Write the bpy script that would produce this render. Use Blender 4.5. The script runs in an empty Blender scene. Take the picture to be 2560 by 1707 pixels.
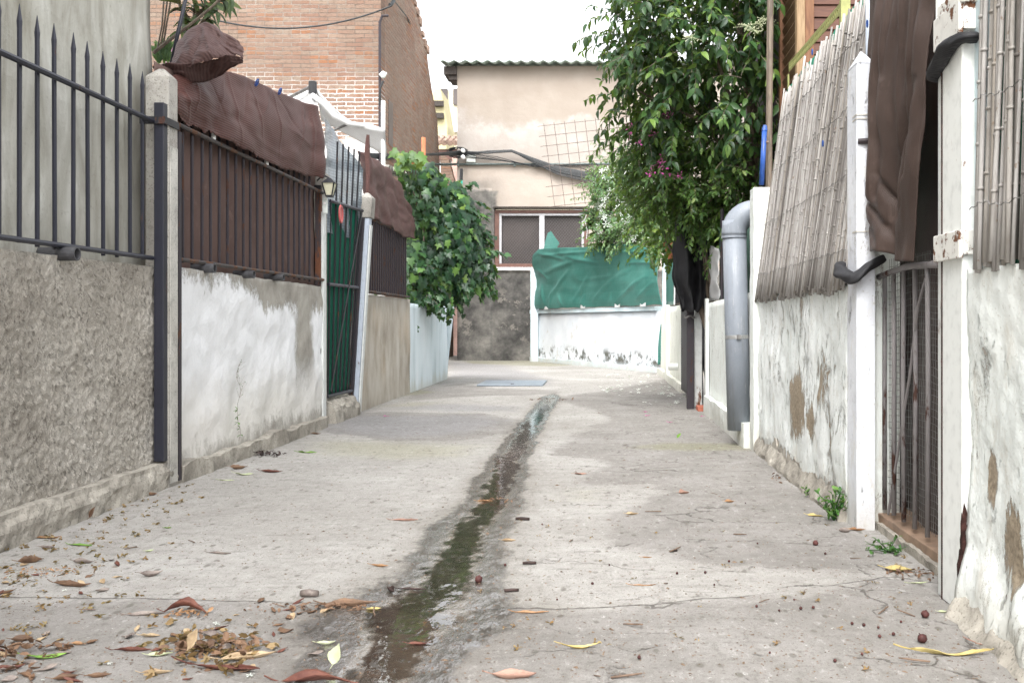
import bpy, math, random
import numpy as np
from mathutils import Vector, Matrix, noise

# ---------------------------------------------------------------- camera maths
# camera stands at (0, 0, H) and looks along +Y (the alley); F, VX, VY describe its lens shift
F, VX, VY, H = 2287.0, 1375.0, 742.0, 0.8
def P(u, v, y):  return Vector(((u - VX) * y / F, y, H + (VY - v) * y / F))
def PX(u, v, x): return P(u, v, x * F / (u - VX))
def G(u, v):     return P(u, v, H * F / (v - VY))
R = random.Random(11)
rnd = R.uniform
sc = bpy.context.scene
C = sc.collection
ORG = {}

def nz(x, y=0.0, z=0.0): return noise.noise((x, y, z))
def fbm(x, y=0.0, z=0.0, o=4):
    s, a = 0.0, 1.0
    for i in range(o):
        s += a * noise.noise((x, y, z)); x *= 2.03; y *= 2.03; z *= 2.03; a *= 0.5
    return s
def lerp(a, b, t): return a + (b - a) * t
def interp(x, pts):
    if x <= pts[0][0]: return pts[0][1]
    for (x0, y0), (x1, y1) in zip(pts, pts[1:]):
        if x <= x1: return y0 + (y1 - y0) * (x - x0) / (x1 - x0)
    return pts[-1][1]

# ---------------------------------------------------------------- scene helpers
def tag(o, label=None, cat=None, group=None, kind=None):
    if label: o['label'] = label
    if cat: o['category'] = cat
    if group: o['group'] = group
    if kind: o['kind'] = kind
    return o
def thing(name, label, cat, loc, group=None):
    o = bpy.data.objects.new(name, None); C.objects.link(o)
    o.empty_display_size = 0.1
    o.location = loc; ORG[o.name] = Vector(loc)
    return tag(o, label, cat, group)
def copy_tree(o, parent=None):
    c = o.copy(); C.objects.link(c); c.parent = parent
    ORG[c.name] = ORG.get(o.name, Vector())
    for ch in list(o.children): copy_tree(ch, c)
    return c

class MB:
    def __init__(s): s.v = []; s.f = []; s.r = None
    def add(s, vs, fs):
        o = len(s.v); s.v.extend(tuple(p) for p in vs); s.f.extend(tuple(i + o for i in f) for f in fs); return s
    def box(s, x0, x1, y0, y1, z0, z1):
        return s.hexa([(x0,y0,z0),(x1,y0,z0),(x1,y1,z0),(x0,y1,z0),(x0,y0,z1),(x1,y0,z1),(x1,y1,z1),(x0,y1,z1)])
    def hexa(s, p):
        return s.add(p, [(3,2,1,0),(4,5,6,7),(0,1,5,4),(1,2,6,5),(2,3,7,6),(3,0,4,7)])
    def tube(s, path, r, n=6, cap=True):
        path = [Vector(p) for p in path]; m = len(path)
        rs = r if isinstance(r, (list, tuple)) else [r] * m
        t0 = (path[1] - path[0]).normalized()
        ref = Vector((0,0,1)) if abs(t0.z) < 0.9 else Vector((1,0,0))
        nrm = t0.cross(ref).normalized(); vs = []
        for i in range(m):
            t = (path[min(i+1,m-1)] - path[max(i-1,0)]).normalized()
            nrm = (nrm - t * nrm.dot(t)).normalized(); b = t.cross(nrm)
            for k in range(n):
                a = 2*math.pi*k/n
                vs.append(path[i] + (nrm*math.cos(a) + b*math.sin(a)) * rs[i])
        fs = [(i*n+k, i*n+(k+1)%n, (i+1)*n+(k+1)%n, (i+1)*n+k) for i in range(m-1) for k in range(n)]
        if cap: fs += [tuple(range(n-1,-1,-1)), tuple((m-1)*n+k for k in range(n))]
        return s.add(vs, fs)
    def cyl(s, p0, p1, r, n=10, r1=None): return s.tube([p0, p1], [r, r if r1 is None else r1], n)
    def prism(s, poly, d):
        d = Vector(d); n = len(poly); poly = [Vector(p) for p in poly]
        return s.add(poly + [p + d for p in poly], [tuple(range(n-1,-1,-1)), tuple(range(n,2*n))] +
                     [(i, (i+1)%n, (i+1)%n+n, i+n) for i in range(n)])
    def grid(s, fn, nu, nv, hole=None):
        vs = [fn(i/nu, j/nv) for i in range(nu+1) for j in range(nv+1)]
        fs = [(i*(nv+1)+j, (i+1)*(nv+1)+j, (i+1)*(nv+1)+j+1, i*(nv+1)+j+1) for i in range(nu) for j in range(nv)
              if not (hole and hole((i+.5)/nu, (j+.5)/nv))]
        return s.add(vs, fs)
    def ball(s, c, r, n=8, sq=(1,1,1), jit=0.0):
        vs = [(c[0], c[1], c[2]-r*sq[2])]
        m = max(3, n//2+1)
        for i in range(1, m):
            a = -math.pi/2 + math.pi*i/m
            for k in range(n):
                b = 2*math.pi*k/n; q = r*(1+rnd(-jit,jit))
                vs.append((c[0]+q*sq[0]*math.cos(a)*math.cos(b), c[1]+q*sq[1]*math.cos(a)*math.sin(b), c[2]+q*sq[2]*math.sin(a)))
        vs.append((c[0], c[1], c[2]+r*sq[2])); L = len(vs)-1
        fs = [(0, 1+(k+1)%n, 1+k) for k in range(n)]
        for i in range(m-2):
            fs += [(1+i*n+k, 1+i*n+(k+1)%n, 1+(i+1)*n+(k+1)%n, 1+(i+1)*n+k) for k in range(n)]
        fs += [(L, 1+(m-2)*n+k, 1+(m-2)*n+(k+1)%n) for k in range(n)]
        return s.add(vs, fs)
    def build(s, name, mat, parent=None, smooth=False, loc=None, bevel=0, solid=0, label=None):
        A = np.array(s.v, dtype=np.float64)
        if parent is not None: L = ORG[parent.name]
        elif loc is not None: L = Vector(loc)
        else:
            lo, hi = A.min(0), A.max(0); L = Vector(((lo[0]+hi[0])/2, (lo[1]+hi[1])/2, lo[2]))
        me = bpy.data.meshes.new(name)
        me.from_pydata((A - np.array(L)).tolist(), [], s.f); me.update()
        if smooth: me.polygons.foreach_set('use_smooth', [True]*len(me.polygons))
        if s.r is not None:
            s.r += [0.5]*(len(s.f)-len(s.r))
            at = me.attributes.new('rnd', 'FLOAT', 'FACE'); at.data.foreach_set('value', s.r)
        if mat: me.materials.append(mat)
        o = bpy.data.objects.new(name, me); C.objects.link(o)
        if parent is not None: o.parent = parent
        else: o.location = L
        ORG[o.name] = L
        if bevel:
            b = o.modifiers.new('bevel', 'BEVEL'); b.width = bevel; b.segments = 2; b.limit_method = 'ANGLE'; b.angle_limit = math.radians(40)
        if solid:
            b = o.modifiers.new('solid', 'SOLIDIFY'); b.thickness = solid; b.offset = 0
        if label: o['label'] = label
        return o

def wall_mb(A, B, z0, z1, thick, amp=0.004, fr=6.0, step=0.04, base=None, fn=None, left=True):
    """upright slab from A to B (xy); its worn front face is a displaced grid, thickness goes away from the front.
       z1 may be a function of s in 0..1; base(s) pushes the foot of the wall outwards"""
    A, B = Vector(A[:2]), Vector(B[:2]); d = B - A; L = d.length; t = d / L
    n = Vector((t.y, -t.x)) if left else Vector((-t.y, t.x))
    top = z1 if callable(z1) else (lambda s: z1)
    nu = max(2, int(L/step)); nv = max(2, int((top(0.5)-z0)/step))
    vs = []
    for i in range(nu+1):
        for j in range(nv+1):
            s, q = i/nu, j/nv; z = lerp(z0, top(s), q)
            a = s*L
            e = amp * fbm((A.x+t.x*a)*fr, (A.y+t.y*a)*fr, z*fr)
            if fn: e += fn(a, z)
            p = A + t*a + n*e
            vs.append((p.x, p.y, z))
    m = len(vs)
    for i in range(nu+1):
        for j in range(nv+1):
            s, q = i/nu, j/nv
            p = A + t*(s*L) - n*thick; vs.append((p.x, p.y, lerp(z0, top(s), q)))
    idx = lambda i, j: i*(nv+1)+j
    fs = [(idx(i,j), idx(i+1,j), idx(i+1,j+1), idx(i,j+1)) for i in range(nu) for j in range(nv)]
    for i in range(nu):
        fs.append((idx(i,nv), idx(i+1,nv), idx(i+1,nv)+m, idx(i,nv)+m))
    for j in range(nv):
        fs.append((idx(0,j+1), idx(0,j+1)+m, idx(0,j)+m, idx(0,j)))
        fs.append((idx(nu,j), idx(nu,j)+m, idx(nu,j+1)+m, idx(nu,j+1)))
    fs += [(idx(i,j)+m, idx(i,j+1)+m, idx(i+1,j+1)+m, idx(i+1,j)+m) for i in range(nu) for j in range(nv)]
    if not left: fs = [tuple(reversed(f)) for f in fs]
    return MB().add(vs, fs)

# ---------------------------------------------------------------- leaf clouds
def leaf_template(kind):
    if kind == 'ovate':        # pointed oval leaf, folded along its midrib and drooping at the tip
        xs = [0, .18, .42, .68, .88, 1.0]; w = [.02, .17, .23, .17, .075, 0.0]; v = []
        for x, q in zip(xs, w):
            z = -.28*x*x
            v += [(x, q, z+.35*q), (x, 0, z), (x, -q, z+.35*q)]
        f = []
        for i in range(5):
            a = i*3; f += [(a, a+1, a+4, a+3), (a+1, a+2, a+5, a+4)]
        return np.array(v), f
    if kind == 'small':
        v = [(0,0,0), (.35,.22,.05), (.75,.18,.0), (1,0,-.12), (.75,-.18,.0), (.35,-.22,.05), (.5,0,-.03)]
        return np.array(v, float), [(0,6,1),(1,6,2),(2,6,3),(3,6,4),(4,6,5),(5,6,0)]
    if kind == 'ivy':
        o = [(0,0), (-.12,.3), (.12,.52), (.34,.3), (.6,.4), (.66,.17), (1.05,0), (.66,-.17), (.6,-.4), (.34,-.3), (.12,-.52), (-.12,-.3)]
        v = [(x, y, -.10*x*x - .25*y*y) for x, y in o] + [(.38, 0, .06)]
        return np.array(v), [(i, (i+1) % 12, 12) for i in range(12)]
    if kind == 'strap':
        xs = [0, .2, .45, .7, .9, 1]; w = [.04, .11, .135, .11, .05, 0]; v = []
        for x, q in zip(xs, w):
            z = .25*x - .5*x*x
            v += [(x, q, z+.4*q), (x, 0, z), (x, -q, z+.4*q)]
        f = []
        for i in range(5):
            a = i*3; f += [(a, a+1, a+4, a+3), (a+1, a+2, a+5, a+4)]
        return np.array(v), f
    if kind == 'flower':
        v = [(0,0,0)]; f = []
        for k in range(5):
            a = 2*math.pi*k/5; b = a-.3; c = a+.3
            v += [(.28*math.cos(b), .28*math.sin(b), .05), (1*math.cos(a-.18), math.sin(a-.18), .02), (1*math.cos(a+.18), math.sin(a+.18), -.05), (.28*math.cos(c), .28*math.sin(c), .05)]
            o = 1+4*k; f += [(0, o, o+1, o+2, o+3)]
        return np.array(v), f
def leaves(mb, kind, pos, fwd, nor, size):
    """append len(pos) leaves: base at pos, growing along fwd, upper side towards nor"""
    T, faces = leaf_template(kind)
    pos = np.array(pos); f = np.array(fwd); n = np.array(nor); size = np.array(size)
    f = f/np.linalg.norm(f, axis=1, keepdims=True)
    n = n - f*(n*f).sum(1, keepdims=True); n = n/(np.linalg.norm(n, axis=1, keepdims=True)+1e-9)
    s = np.cross(n, f)
    M = np.stack([f, s, n], axis=2)                       # columns
    V = np.einsum('nij,kj->nki', M, T)*size[:, None, None] + pos[:, None, :]
    N, k = len(pos), len(T); o = len(mb.v)
    mb.v.extend(map(tuple, V.reshape(-1, 3).tolist()))
    if mb.r is None: mb.r = [0.5]*len(mb.f)
    for i in range(N):
        b = o + i*k; q = R.random()
        for fc in faces:
            mb.f.append(tuple(b+j for j in fc)); mb.r.append(q)
def rv(s=1.0): return Vector((R.gauss(0,s), R.gauss(0,s), R.gauss(0,s)))
def in_blob(blobs, shell=0.55):
    tot = sum(b[3]*b[4]*b[5] for b in blobs); x = rnd(0, tot)
    for b in blobs:
        x -= b[3]*b[4]*b[5]
        if x <= 0: break
    d = rv().normalized(); r = rnd(shell**3, 1)**(1/3)
    return Vector((b[0]+d.x*r*b[3], b[1]+d.y*r*b[4], b[2]+d.z*r*b[5])), d
def shoots(lm, sm, blobs, n, kind, size, length, gap, droop=0.5, out=0.7, shell=.45, stem=.0025, spread=.9, bias=(0,0,0)):
    """n shoots scattered through a crown: thin stems (sm) with leaves along them (lm)"""
    ps, fs, ns, ss = [], [], [], []
    for i in range(n):
        p, d = in_blob(blobs, shell)
        dr = (d*out + rv(.45) + Vector(bias) + Vector((0,0,-droop*.4))).normalized()
        L = length*rnd(.5, 1.3); k = max(2, int(L/gap)); path = [p.copy()]
        for j in range(k):
            p = p + dr*gap; dr = (dr + Vector((0,0,-droop*.12)) + rv(.08)).normalized(); path.append(p.copy())
            for sd in (-1, 1):
                side = dr.cross(Vector((0,0,1)))
                if side.length < .1: side = Vector((1,0,0))
                side = (side.normalized()*math.cos(j*1.2) + Vector((0,0,1))*math.sin(j*1.2)*.7)*sd
                f = (dr*.55 + side*spread + Vector((0,0,-droop)) + rv(.22)).normalized()
                ps.append(p); fs.append(f); ns.append(Vector((0,-.25,1)) + d*.5 + rv(.35)); ss.append(size*rnd(.65, 1.2))
        if sm is not None: sm.tube(path, stem, 3, False)
    leaves(lm, kind, ps, fs, ns, ss)

def folds(segs, u, v, asp=1.0):
    """height of soft pressed folds: (u0, v0, u1, v1, width, amp) segments in cloth coordinates"""
    e = 0.0
    for (a, b, c, d, w, h) in segs:
        dx, dy = (c-a)*asp, d-b; px, py = (u-a)*asp, v-b
        t = max(0, min(1, (px*dx+py*dy)/(dx*dx+dy*dy+1e-9))); q = math.hypot(px-t*dx, py-t*dy) + .25*w*noise.noise((u*9*asp, v*9, a*7))
        e += h*math.exp(-(q/w)**2)*math.sin(math.pi*(.12+.76*t))
    return e
# ---------------------------------------------------------------- materials
class Mat:
    def __init__(s, name):
        s.m = bpy.data.materials.new(name); s.m.use_nodes = True; s.t = s.m.node_tree
        s.t.nodes.clear(); s._pos = None
    def node(s, typ, **kw):
        n = s.t.nodes.new(typ)
        for k, v in kw.items(): setattr(n, k, v)
        return n
    def put(s, inp, val):
        if isinstance(val, bpy.types.NodeSocket): s.t.links.new(val, inp)
        elif inp.type == 'RGBA' and not isinstance(val, (int, float)): inp.default_value = (*val[:3], 1)
        elif inp.type == 'RGBA': inp.default_value = (val, val, val, 1)
        elif inp.type == 'VECTOR' and isinstance(val, (int, float)): inp.default_value = (val,)*3
        else: inp.default_value = val
    def pos(s):
        if s._pos is None: s._pos = s.node('ShaderNodeNewGeometry').outputs['Position']
        return s._pos
    def vmath(s, op, a, b=(0,0,0)):
        n = s.node('ShaderNodeVectorMath', operation=op); s.put(n.inputs[0], a); s.put(n.inputs[1], b)
        return n.outputs['Value'] if op in ('LENGTH','DISTANCE','DOT_PRODUCT') else n.outputs['Vector']
    def scale(s, v, k): return s.vmath('MULTIPLY', v, k)
    def xyz(s, v=None):
        n = s.node('ShaderNodeSeparateXYZ'); s.put(n.inputs[0], v or s.pos()); return n.outputs
    def comb(s, x, y, z):
        n = s.node('ShaderNodeCombineXYZ')
        for i, q in enumerate((x, y, z)): s.put(n.inputs[i], q)
        return n.outputs[0]
    def noise(s, scale, detail=5, rough=.55, vec=None, dist=0.0):
        n = s.node('ShaderNodeTexNoise'); s.put(n.inputs['Vector'], vec or s.pos())
        n.inputs['Scale'].default_value = scale; n.inputs['Detail'].default_value = detail
        n.inputs['Roughness'].default_value = rough; n.inputs['Distortion'].default_value = dist
        return n.outputs['Fac']
    def voro(s, scale, feature='F1', vec=None, rand=1.0):
        n = s.node('ShaderNodeTexVoronoi', feature=feature); s.put(n.inputs['Vector'], vec or s.pos())
        n.inputs['Scale'].default_value = scale; n.inputs['Randomness'].default_value = rand
        return n.outputs['Distance']
    def wave(s, scale, dirn='Z', dist=0.0, vec=None, dscale=1.0, prof='SIN'):
        n = s.node('ShaderNodeTexWave', wave_type='BANDS', bands_direction=dirn, wave_profile=prof)
        s.put(n.inputs['Vector'], vec or s.pos()); n.inputs['Scale'].default_value = scale
        n.inputs['Distortion'].default_value = dist; n.inputs['Detail Scale'].default_value = dscale
        return n.outputs['Fac']
    def attr(s, name): return s.node('ShaderNodeAttribute', attribute_name=name).outputs['Fac']
    def objrand(s): return s.node('ShaderNodeObjectInfo').outputs['Random']
    def m_(s, op, a, b=0.0, clamp=False):
        n = s.node('ShaderNodeMath', operation=op, use_clamp=clamp); s.put(n.inputs[0], a); s.put(n.inputs[1], b); return n.outputs[0]
    def step(s, x, a, b):           # smooth 0..1 as x goes from a to b
        n = s.node('ShaderNodeMapRange', interpolation_type='SMOOTHSTEP'); s.put(n.inputs['Value'], x)
        s.put(n.inputs['From Min'], a); s.put(n.inputs['From Max'], b); return n.outputs['Result']
    def ramp(s, x, st, const=False):
        n = s.node('ShaderNodeValToRGB'); s.put(n.inputs[0], x); e = n.color_ramp.elements
        if const: n.color_ramp.interpolation = 'CONSTANT'
        while len(e) < len(st): e.new(.5)
        for q, (p, c) in zip(e, st):
            q.position = p; q.color = (*c, 1) if not isinstance(c, (int, float)) else (c, c, c, 1)
        return n.outputs['Color']
    def mix(s, f, a, b, mode='MIX'):
        n = s.node('ShaderNodeMix', data_type='RGBA', blend_type=mode); s.put(n.inputs[0], f); s.put(n.inputs[6], a); s.put(n.inputs[7], b)
        return n.outputs[2]
    def bump(s, h, strength=.5, dist=.01, normal=None):
        n = s.node('ShaderNodeBump'); n.inputs['Strength'].default_value = strength; n.inputs['Distance'].default_value = dist
        s.put(n.inputs['Height'], h)
        if normal: s.put(n.inputs['Normal'], normal)
        return n.outputs[0]
    def bsdf(s, col, rough=.8, normal=None, spec=.4, metal=0.0, **kw):
        n = s.node('ShaderNodeBsdfPrincipled'); s.put(n.inputs['Base Color'], col); s.put(n.inputs['Roughness'], rough)
        s.put(n.inputs['Metallic'], metal); s.put(n.inputs['Specular IOR Level'], spec)
        for k, v in kw.items(): s.put(n.inputs[k], v)
        if normal: s.put(n.inputs['Normal'], normal)
        return n.outputs[0]
    def mixs(s, f, a, b):
        n = s.node('ShaderNodeMixShader'); s.put(n.inputs[0], f); s.t.links.new(a, n.inputs[1]); s.t.links.new(b, n.inputs[2]); return n.outputs[0]
    def out(s, sh):
        o = s.node('ShaderNodeOutputMaterial'); s.t.links.new(sh, o.inputs['Surface']); return s.m
    def done(s, *a, **k): return s.out(s.bsdf(*a, **k))

def M_plain(name, col, rough=.6, var=.25, scale=20, spec=.4, metal=0.0, bump=.2, col2=None, bscale=None):
    m = Mat(name); n = m.noise(scale, 6, .65)
    c = m.mix(m.step(n, .35, .65), tuple(q*(1-var) for q in col), col2 or tuple(min(1, q*(1+var)) for q in col))
    return m.done(c, rough, m.bump(m.noise(bscale or scale*4, 5, .6), bump, .004), spec, metal)

def M_leaf(name, stops, trans=.35, rough=.38, spec=.45, back=None):
    m = Mat(name); c = m.ramp(m.attr('rnd'), stops)
    c = m.mix(m.step(m.noise(3.0, 2), .3, .7), c, m.mix(1.0, c, (.72, .8, .75), 'MULTIPLY'))
    if back is not None:
        g = m.node('ShaderNodeNewGeometry').outputs['Backfacing']; c = m.mix(m.m_('MULTIPLY', g, .7), c, back)
    b = m.bsdf(c, rough, None, spec)
    t = m.node('ShaderNodeBsdfTranslucent'); m.put(t.inputs['Color'], m.mix(.5, c, (.30, .42, .06)))
    return m.out(m.mixs(trans, b, t.outputs[0]))

def rusty(name, paint, amount=.5, scale=9, rust=(.16,.055,.022), rough=.5, spec=.4, vstretch=.35):
    """painted metal that has flaked to rust in places"""
    m = Mat(name); v = m.scale(m.pos(), (1, 1, vstretch))
    n = m.noise(scale, 8, .7, v); k = m.step(n, 1-amount-.03, 1-amount+.03)
    rc = m.mix(m.noise(60, 4), rust, tuple(q*.45 for q in rust))
    pc = m.mix(m.step(m.noise(25, 5), .45, .75), paint, tuple(q*.84 for q in paint))
    h = m.m_('ADD', m.m_('MULTIPLY', k, -1.0), m.m_('MULTIPLY', m.noise(90, 4), .35))
    return m.done(m.mix(k, pc, rc), m.mix(k, rough, .85), m.bump(h, .5, .003), spec)

MT = {}
def build_materials():
    # --- grey stucco of the house on the left: streaked, pale runs over olive grey
    m = Mat('grey_stucco'); v = m.scale(m.pos(), (3, 3, .8))
    a = m.noise(2.2, 6, .6, v, .6); b = m.noise(1.1, 4, .6); f = m.noise(38, 5, .7)
    c = m.ramp(a, [(.30, (.25,.24,.205)), (.45, (.37,.36,.315)), (.57, (.46,.455,.41)), (.70, (.60,.60,.56))])
    c = m.mix(m.step(b, .42, .66), c, m.mix(1.0, c, (.80,.78,.73), 'MULTIPLY'))
    c = m.mix(m.m_('MULTIPLY', m.step(f, .56, .7), .25), c, (.14,.13,.11))
    MT['stucco'] = m.done(c, .92, m.bump(m.m_('ADD', f, m.m_('MULTIPLY', m.noise(7, 4), 2)), .5, .006), .2)

    # --- thrown render on the near left wall
    m = Mat('rough_render'); v = m.pos()
    sl = m.vmath('ADD', m.scale(v, (1, 1, .62)), m.comb(0, m.m_('MULTIPLY', m.xyz()[2], .55), 0)); a = m.noise(1.5, 5, .6); f = m.noise(75, 6, .8); g = m.noise(30, 8, .82, sl); pit = m.m_('MULTIPLY', m.step(m.noise(70, 5, .7, sl), .55, .62), m.step(m.noise(13, 5, .7), .42, .56))
    c = m.ramp(a, [(.34, (.44,.40,.345)), (.5, (.62,.575,.505)), (.64, (.77,.725,.65))])
    c = m.mix(m.m_('MULTIPLY', m.step(g, .42, .60), .2), c, (.30,.265,.225))
    c = m.mix(m.m_('MULTIPLY', pit, .5), c, (.16,.14,.115))
    c = m.mix(m.m_('MULTIPLY', m.step(f, .58, .68), .55), c, (.62,.59,.53))
    h = m.m_('SUBTRACT', m.m_('ADD', m.m_('MULTIPLY', f, .7), m.m_('MULTIPLY', g, 1.3)), m.m_('MULTIPLY', pit, .6))
    MT['render'] = m.done(c, .95, m.bump(h, 1.0, .018), .15)

    # --- bare concrete
    def conc(name, lo, hi, sc_=2.5, moss=0.0):
        m = Mat(name); a = m.noise(sc_, 7, .65); f = m.noise(55, 6, .7)
        c = m.ramp(a, [(.32, lo), (.66, hi)])
        c = m.mix(m.m_('MULTIPLY', m.step(m.noise(9, 8, .75), .46, .66), .55), c, tuple(q*.5 for q in lo))
        c = m.mix(m.m_('MULTIPLY', m.step(m.noise(120, 3), .57, .66), .55), c, tuple(q*.35 for q in lo))
        return m.done(c, .92, m.bump(m.m_('ADD', f, m.noise(14, 4)), .45, .006), .2)
    MT['concrete'] = conc('bare_concrete', (.24,.225,.20), (.44,.42,.385))
    MT['concrete_pale'] = conc('pale_concrete', (.40,.385,.35), (.58,.565,.525))
    MT['plinth'] = conc('plinth_concrete', (.23,.21,.18), (.46,.43,.375), 4)

    # --- beige concrete of the wall beyond the green gate, stained in runs
    m = Mat('beige_concrete'); p = m.xyz(); a = m.noise(3.2, 6, .6, m.scale(m.pos(), (1, 1.3, .6)))
    c = m.ramp(a, [(.32, (.30,.265,.22)), (.5, (.45,.41,.35)), (.68, (.56,.53,.48))])
    c = m.mix(m.m_('MULTIPLY', m.step(m.noise(1.3, 3), .5, .7), .4), c, (.50,.40,.29))
    c = m.mix(m.m_('MULTIPLY', m.step(m.m_('ADD', p[2], m.m_('MULTIPLY', m.noise(6, 5), .3)), 1.0, 1.2), .4), c, (.27,.255,.225))
    MT['beige'] = m.done(c, .92, m.bump(m.noise(40, 6, .7), .4, .006), .2)

    # --- whitewash worn off the left wall: bare grey along its top and in a tongue near the gate post
    m = Mat('worn_whitewash'); p = m.xyz()
    n1 = m.noise(4.0, 8, .68, m.scale(m.pos(), (1, 1, .7))); n2 = m.noise(26, 8, .78, m.scale(m.pos(), (1, 1, .6)))
    d = m.m_('ADD', m.m_('MULTIPLY', m.m_('SUBTRACT', n1, .5), .34), m.m_('MULTIPLY', m.m_('SUBTRACT', n2, .5), .34))
    zz = m.m_('ADD', p[2], d)
    top = m.node('ShaderNodeMapRange'); m.put(top.inputs['Value'], p[1])            # border drops as the wall goes back
    for k, q in (('From Min', 6.0), ('From Max', 6.4), ('To Min', 1.03), ('To Max', .89)): top.inputs[k].default_value = q
    k = m.step(m.m_('SUBTRACT', zz, top.outputs[0]), -.03, .05)
    ty = m.m_('ABSOLUTE', m.m_('SUBTRACT', m.m_('ADD', p[1], m.m_('MULTIPLY', d, .6)), 7.25))
    tongue = m.m_('MULTIPLY', m.step(ty, .26, .14), m.step(zz, .25, .6)); k = m.m_('MAXIMUM', k, tongue)
    low = m.m_('MULTIPLY', m.step(zz, .2, .06), .8); k = m.m_('MAXIMUM', k, low)
    chip = m.step(m.noise(7, 9, .74), .66, .69); k = m.m_('MAXIMUM', k, chip)
    white = m.mix(m.step(m.noise(3, 5), .35, .7), (.76,.77,.78), (.86,.87,.89))
    white = m.mix(m.m_('MULTIPLY', m.step(m.m_('ADD', p[2], m.m_('MULTIPLY', d, .8)), .62, .2), .55), white, (.66,.62,.54))
    grey = m.ramp(n1, [(.3, (.20,.185,.16)), (.5, (.33,.31,.275)), (.7, (.43,.41,.365))])
    hh = m.m_('ADD', m.m_('MULTIPLY', k, -1.2), m.m_('ADD', m.noise(30, 6, .7), m.m_('MULTIPLY', m.noise(9, 4), 1.3)))
    MT['leftwhite'] = m.done(m.mix(k, white, grey), .88, m.bump(hh, .55, .010), .25)

    # --- lime paint flaking off the right-hand walls
    def peel(name, thr, paint, paint2, under, lowz=.12, spots=(), vs=.42, fl=7.0):
        m = Mat(name); p = m.xyz()
        sv = m.scale(m.pos(), (1, 1, vs)); big = m.noise(1.6, 4, .6); n = m.noise(fl, 9, .74, sv, .5)
        x = m.m_('ADD', n, m.m_('MULTIPLY', m.m_('SUBTRACT', big, .5), .45))
        x = m.m_('ADD', x, m.m_('MULTIPLY', m.step(m.m_('ADD', p[2], m.m_('MULTIPLY', m.m_('SUBTRACT', n, .5), .5)), lowz+.1, lowz-.06), .16))
        core = None
        for (y, z, ry, rz, w) in spots:
            q = m.vmath('DIVIDE', m.vmath('SUBTRACT', m.comb(0, p[1], p[2]), (0, y, z)), (1, ry, rz))
            e = m.m_('ADD', m.vmath('LENGTH', q), m.m_('MULTIPLY', m.m_('SUBTRACT', m.noise(13, 9, .8, m.scale(m.pos(), (1, 1, .3))), .5), 3.0))
            g = m.step(e, 1.1, .75); x = m.m_('ADD', x, m.m_('MULTIPLY', g, w))
            core = g if core is None else m.m_('MAXIMUM', core, g)
        n3 = m.noise(fl*4.2, 7, .7, m.scale(m.pos(), (1, 1, vs*.8)), .4)
        x2 = m.m_('ADD', n3, m.m_('MULTIPLY', m.m_('SUBTRACT', m.noise(3.1, 4, .6), .5), .34))
        k = m.m_('MAXIMUM', m.step(x, thr, thr+.018), m.step(x2, thr+.005, thr+.022))
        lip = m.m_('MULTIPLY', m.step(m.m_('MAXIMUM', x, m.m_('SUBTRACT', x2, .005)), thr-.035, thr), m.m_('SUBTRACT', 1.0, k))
        pc = m.mix(m.step(m.noise(2.4, 6, .6), .35, .68), paint, paint2)
        pc = m.mix(m.m_('MULTIPLY', m.step(m.noise(11, 8, .75, sv), .50, .68), .6), pc, (.57,.54,.47))
        pc = m.mix(m.m_('MULTIPLY', m.step(m.noise(70, 4, .7), .60, .68), .5), pc, (.40,.38,.33))
        pc = m.mix(m.m_('MULTIPLY', m.step(m.m_('ADD', p[2], m.m_('MULTIPLY', m.m_('SUBTRACT', m.noise(5, 6, .7), .5), .5)), .22, .0), .5), pc, (.42,.39,.33))
        uc = m.ramp(m.noise(19, 7, .7), [(.3, tuple(q*.45 for q in under)), (.6, under), (.75, tuple(min(1, q*1.35) for q in under))])
        if core is not None: uc = m.mix(core, uc, m.ramp(m.noise(70, 5, .7), [(.35, (.20,.16,.115)), (.65, (.40,.335,.25))]))
        h = m.m_('ADD', m.m_('MULTIPLY', k, -2.2), m.m_('MULTIPLY', lip, .9))
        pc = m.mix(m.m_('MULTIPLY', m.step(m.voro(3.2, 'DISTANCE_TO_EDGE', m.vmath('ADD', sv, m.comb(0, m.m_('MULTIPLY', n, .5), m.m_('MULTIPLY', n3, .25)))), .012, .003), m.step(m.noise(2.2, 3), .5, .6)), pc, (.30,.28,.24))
        h = m.m_('ADD', h, m.m_('ADD', m.m_('MULTIPLY', m.noise(30, 7, .7), .7), m.m_('MULTIPLY', m.noise(6, 3), 1.2)))
        return m.done(m.mix(k, pc, uc), .85, m.bump(h, .75, .009), .3)
    W1, W2 = (.83,.86,.85), (.74,.78,.76)
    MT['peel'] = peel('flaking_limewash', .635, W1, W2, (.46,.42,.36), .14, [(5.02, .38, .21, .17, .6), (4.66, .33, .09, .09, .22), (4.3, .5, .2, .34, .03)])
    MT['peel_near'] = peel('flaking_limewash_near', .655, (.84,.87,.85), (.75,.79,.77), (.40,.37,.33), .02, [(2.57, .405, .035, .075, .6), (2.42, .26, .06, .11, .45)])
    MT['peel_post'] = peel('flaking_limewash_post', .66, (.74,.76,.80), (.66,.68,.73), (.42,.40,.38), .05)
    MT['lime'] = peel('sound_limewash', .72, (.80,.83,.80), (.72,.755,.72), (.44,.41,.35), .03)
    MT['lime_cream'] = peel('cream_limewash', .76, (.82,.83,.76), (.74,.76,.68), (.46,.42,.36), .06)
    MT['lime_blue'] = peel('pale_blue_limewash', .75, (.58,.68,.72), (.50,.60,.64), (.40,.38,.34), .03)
    # end wall under the tarpaulin: white with black mould low down
    m = Mat('mouldy_whitewash'); p = m.xyz(); n = m.noise(2.6, 8, .7); n2 = m.noise(1.1, 4, .6)
    c = m.mix(m.step(n2, .35, .65), (.58,.62,.66), (.68,.71,.735))
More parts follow.
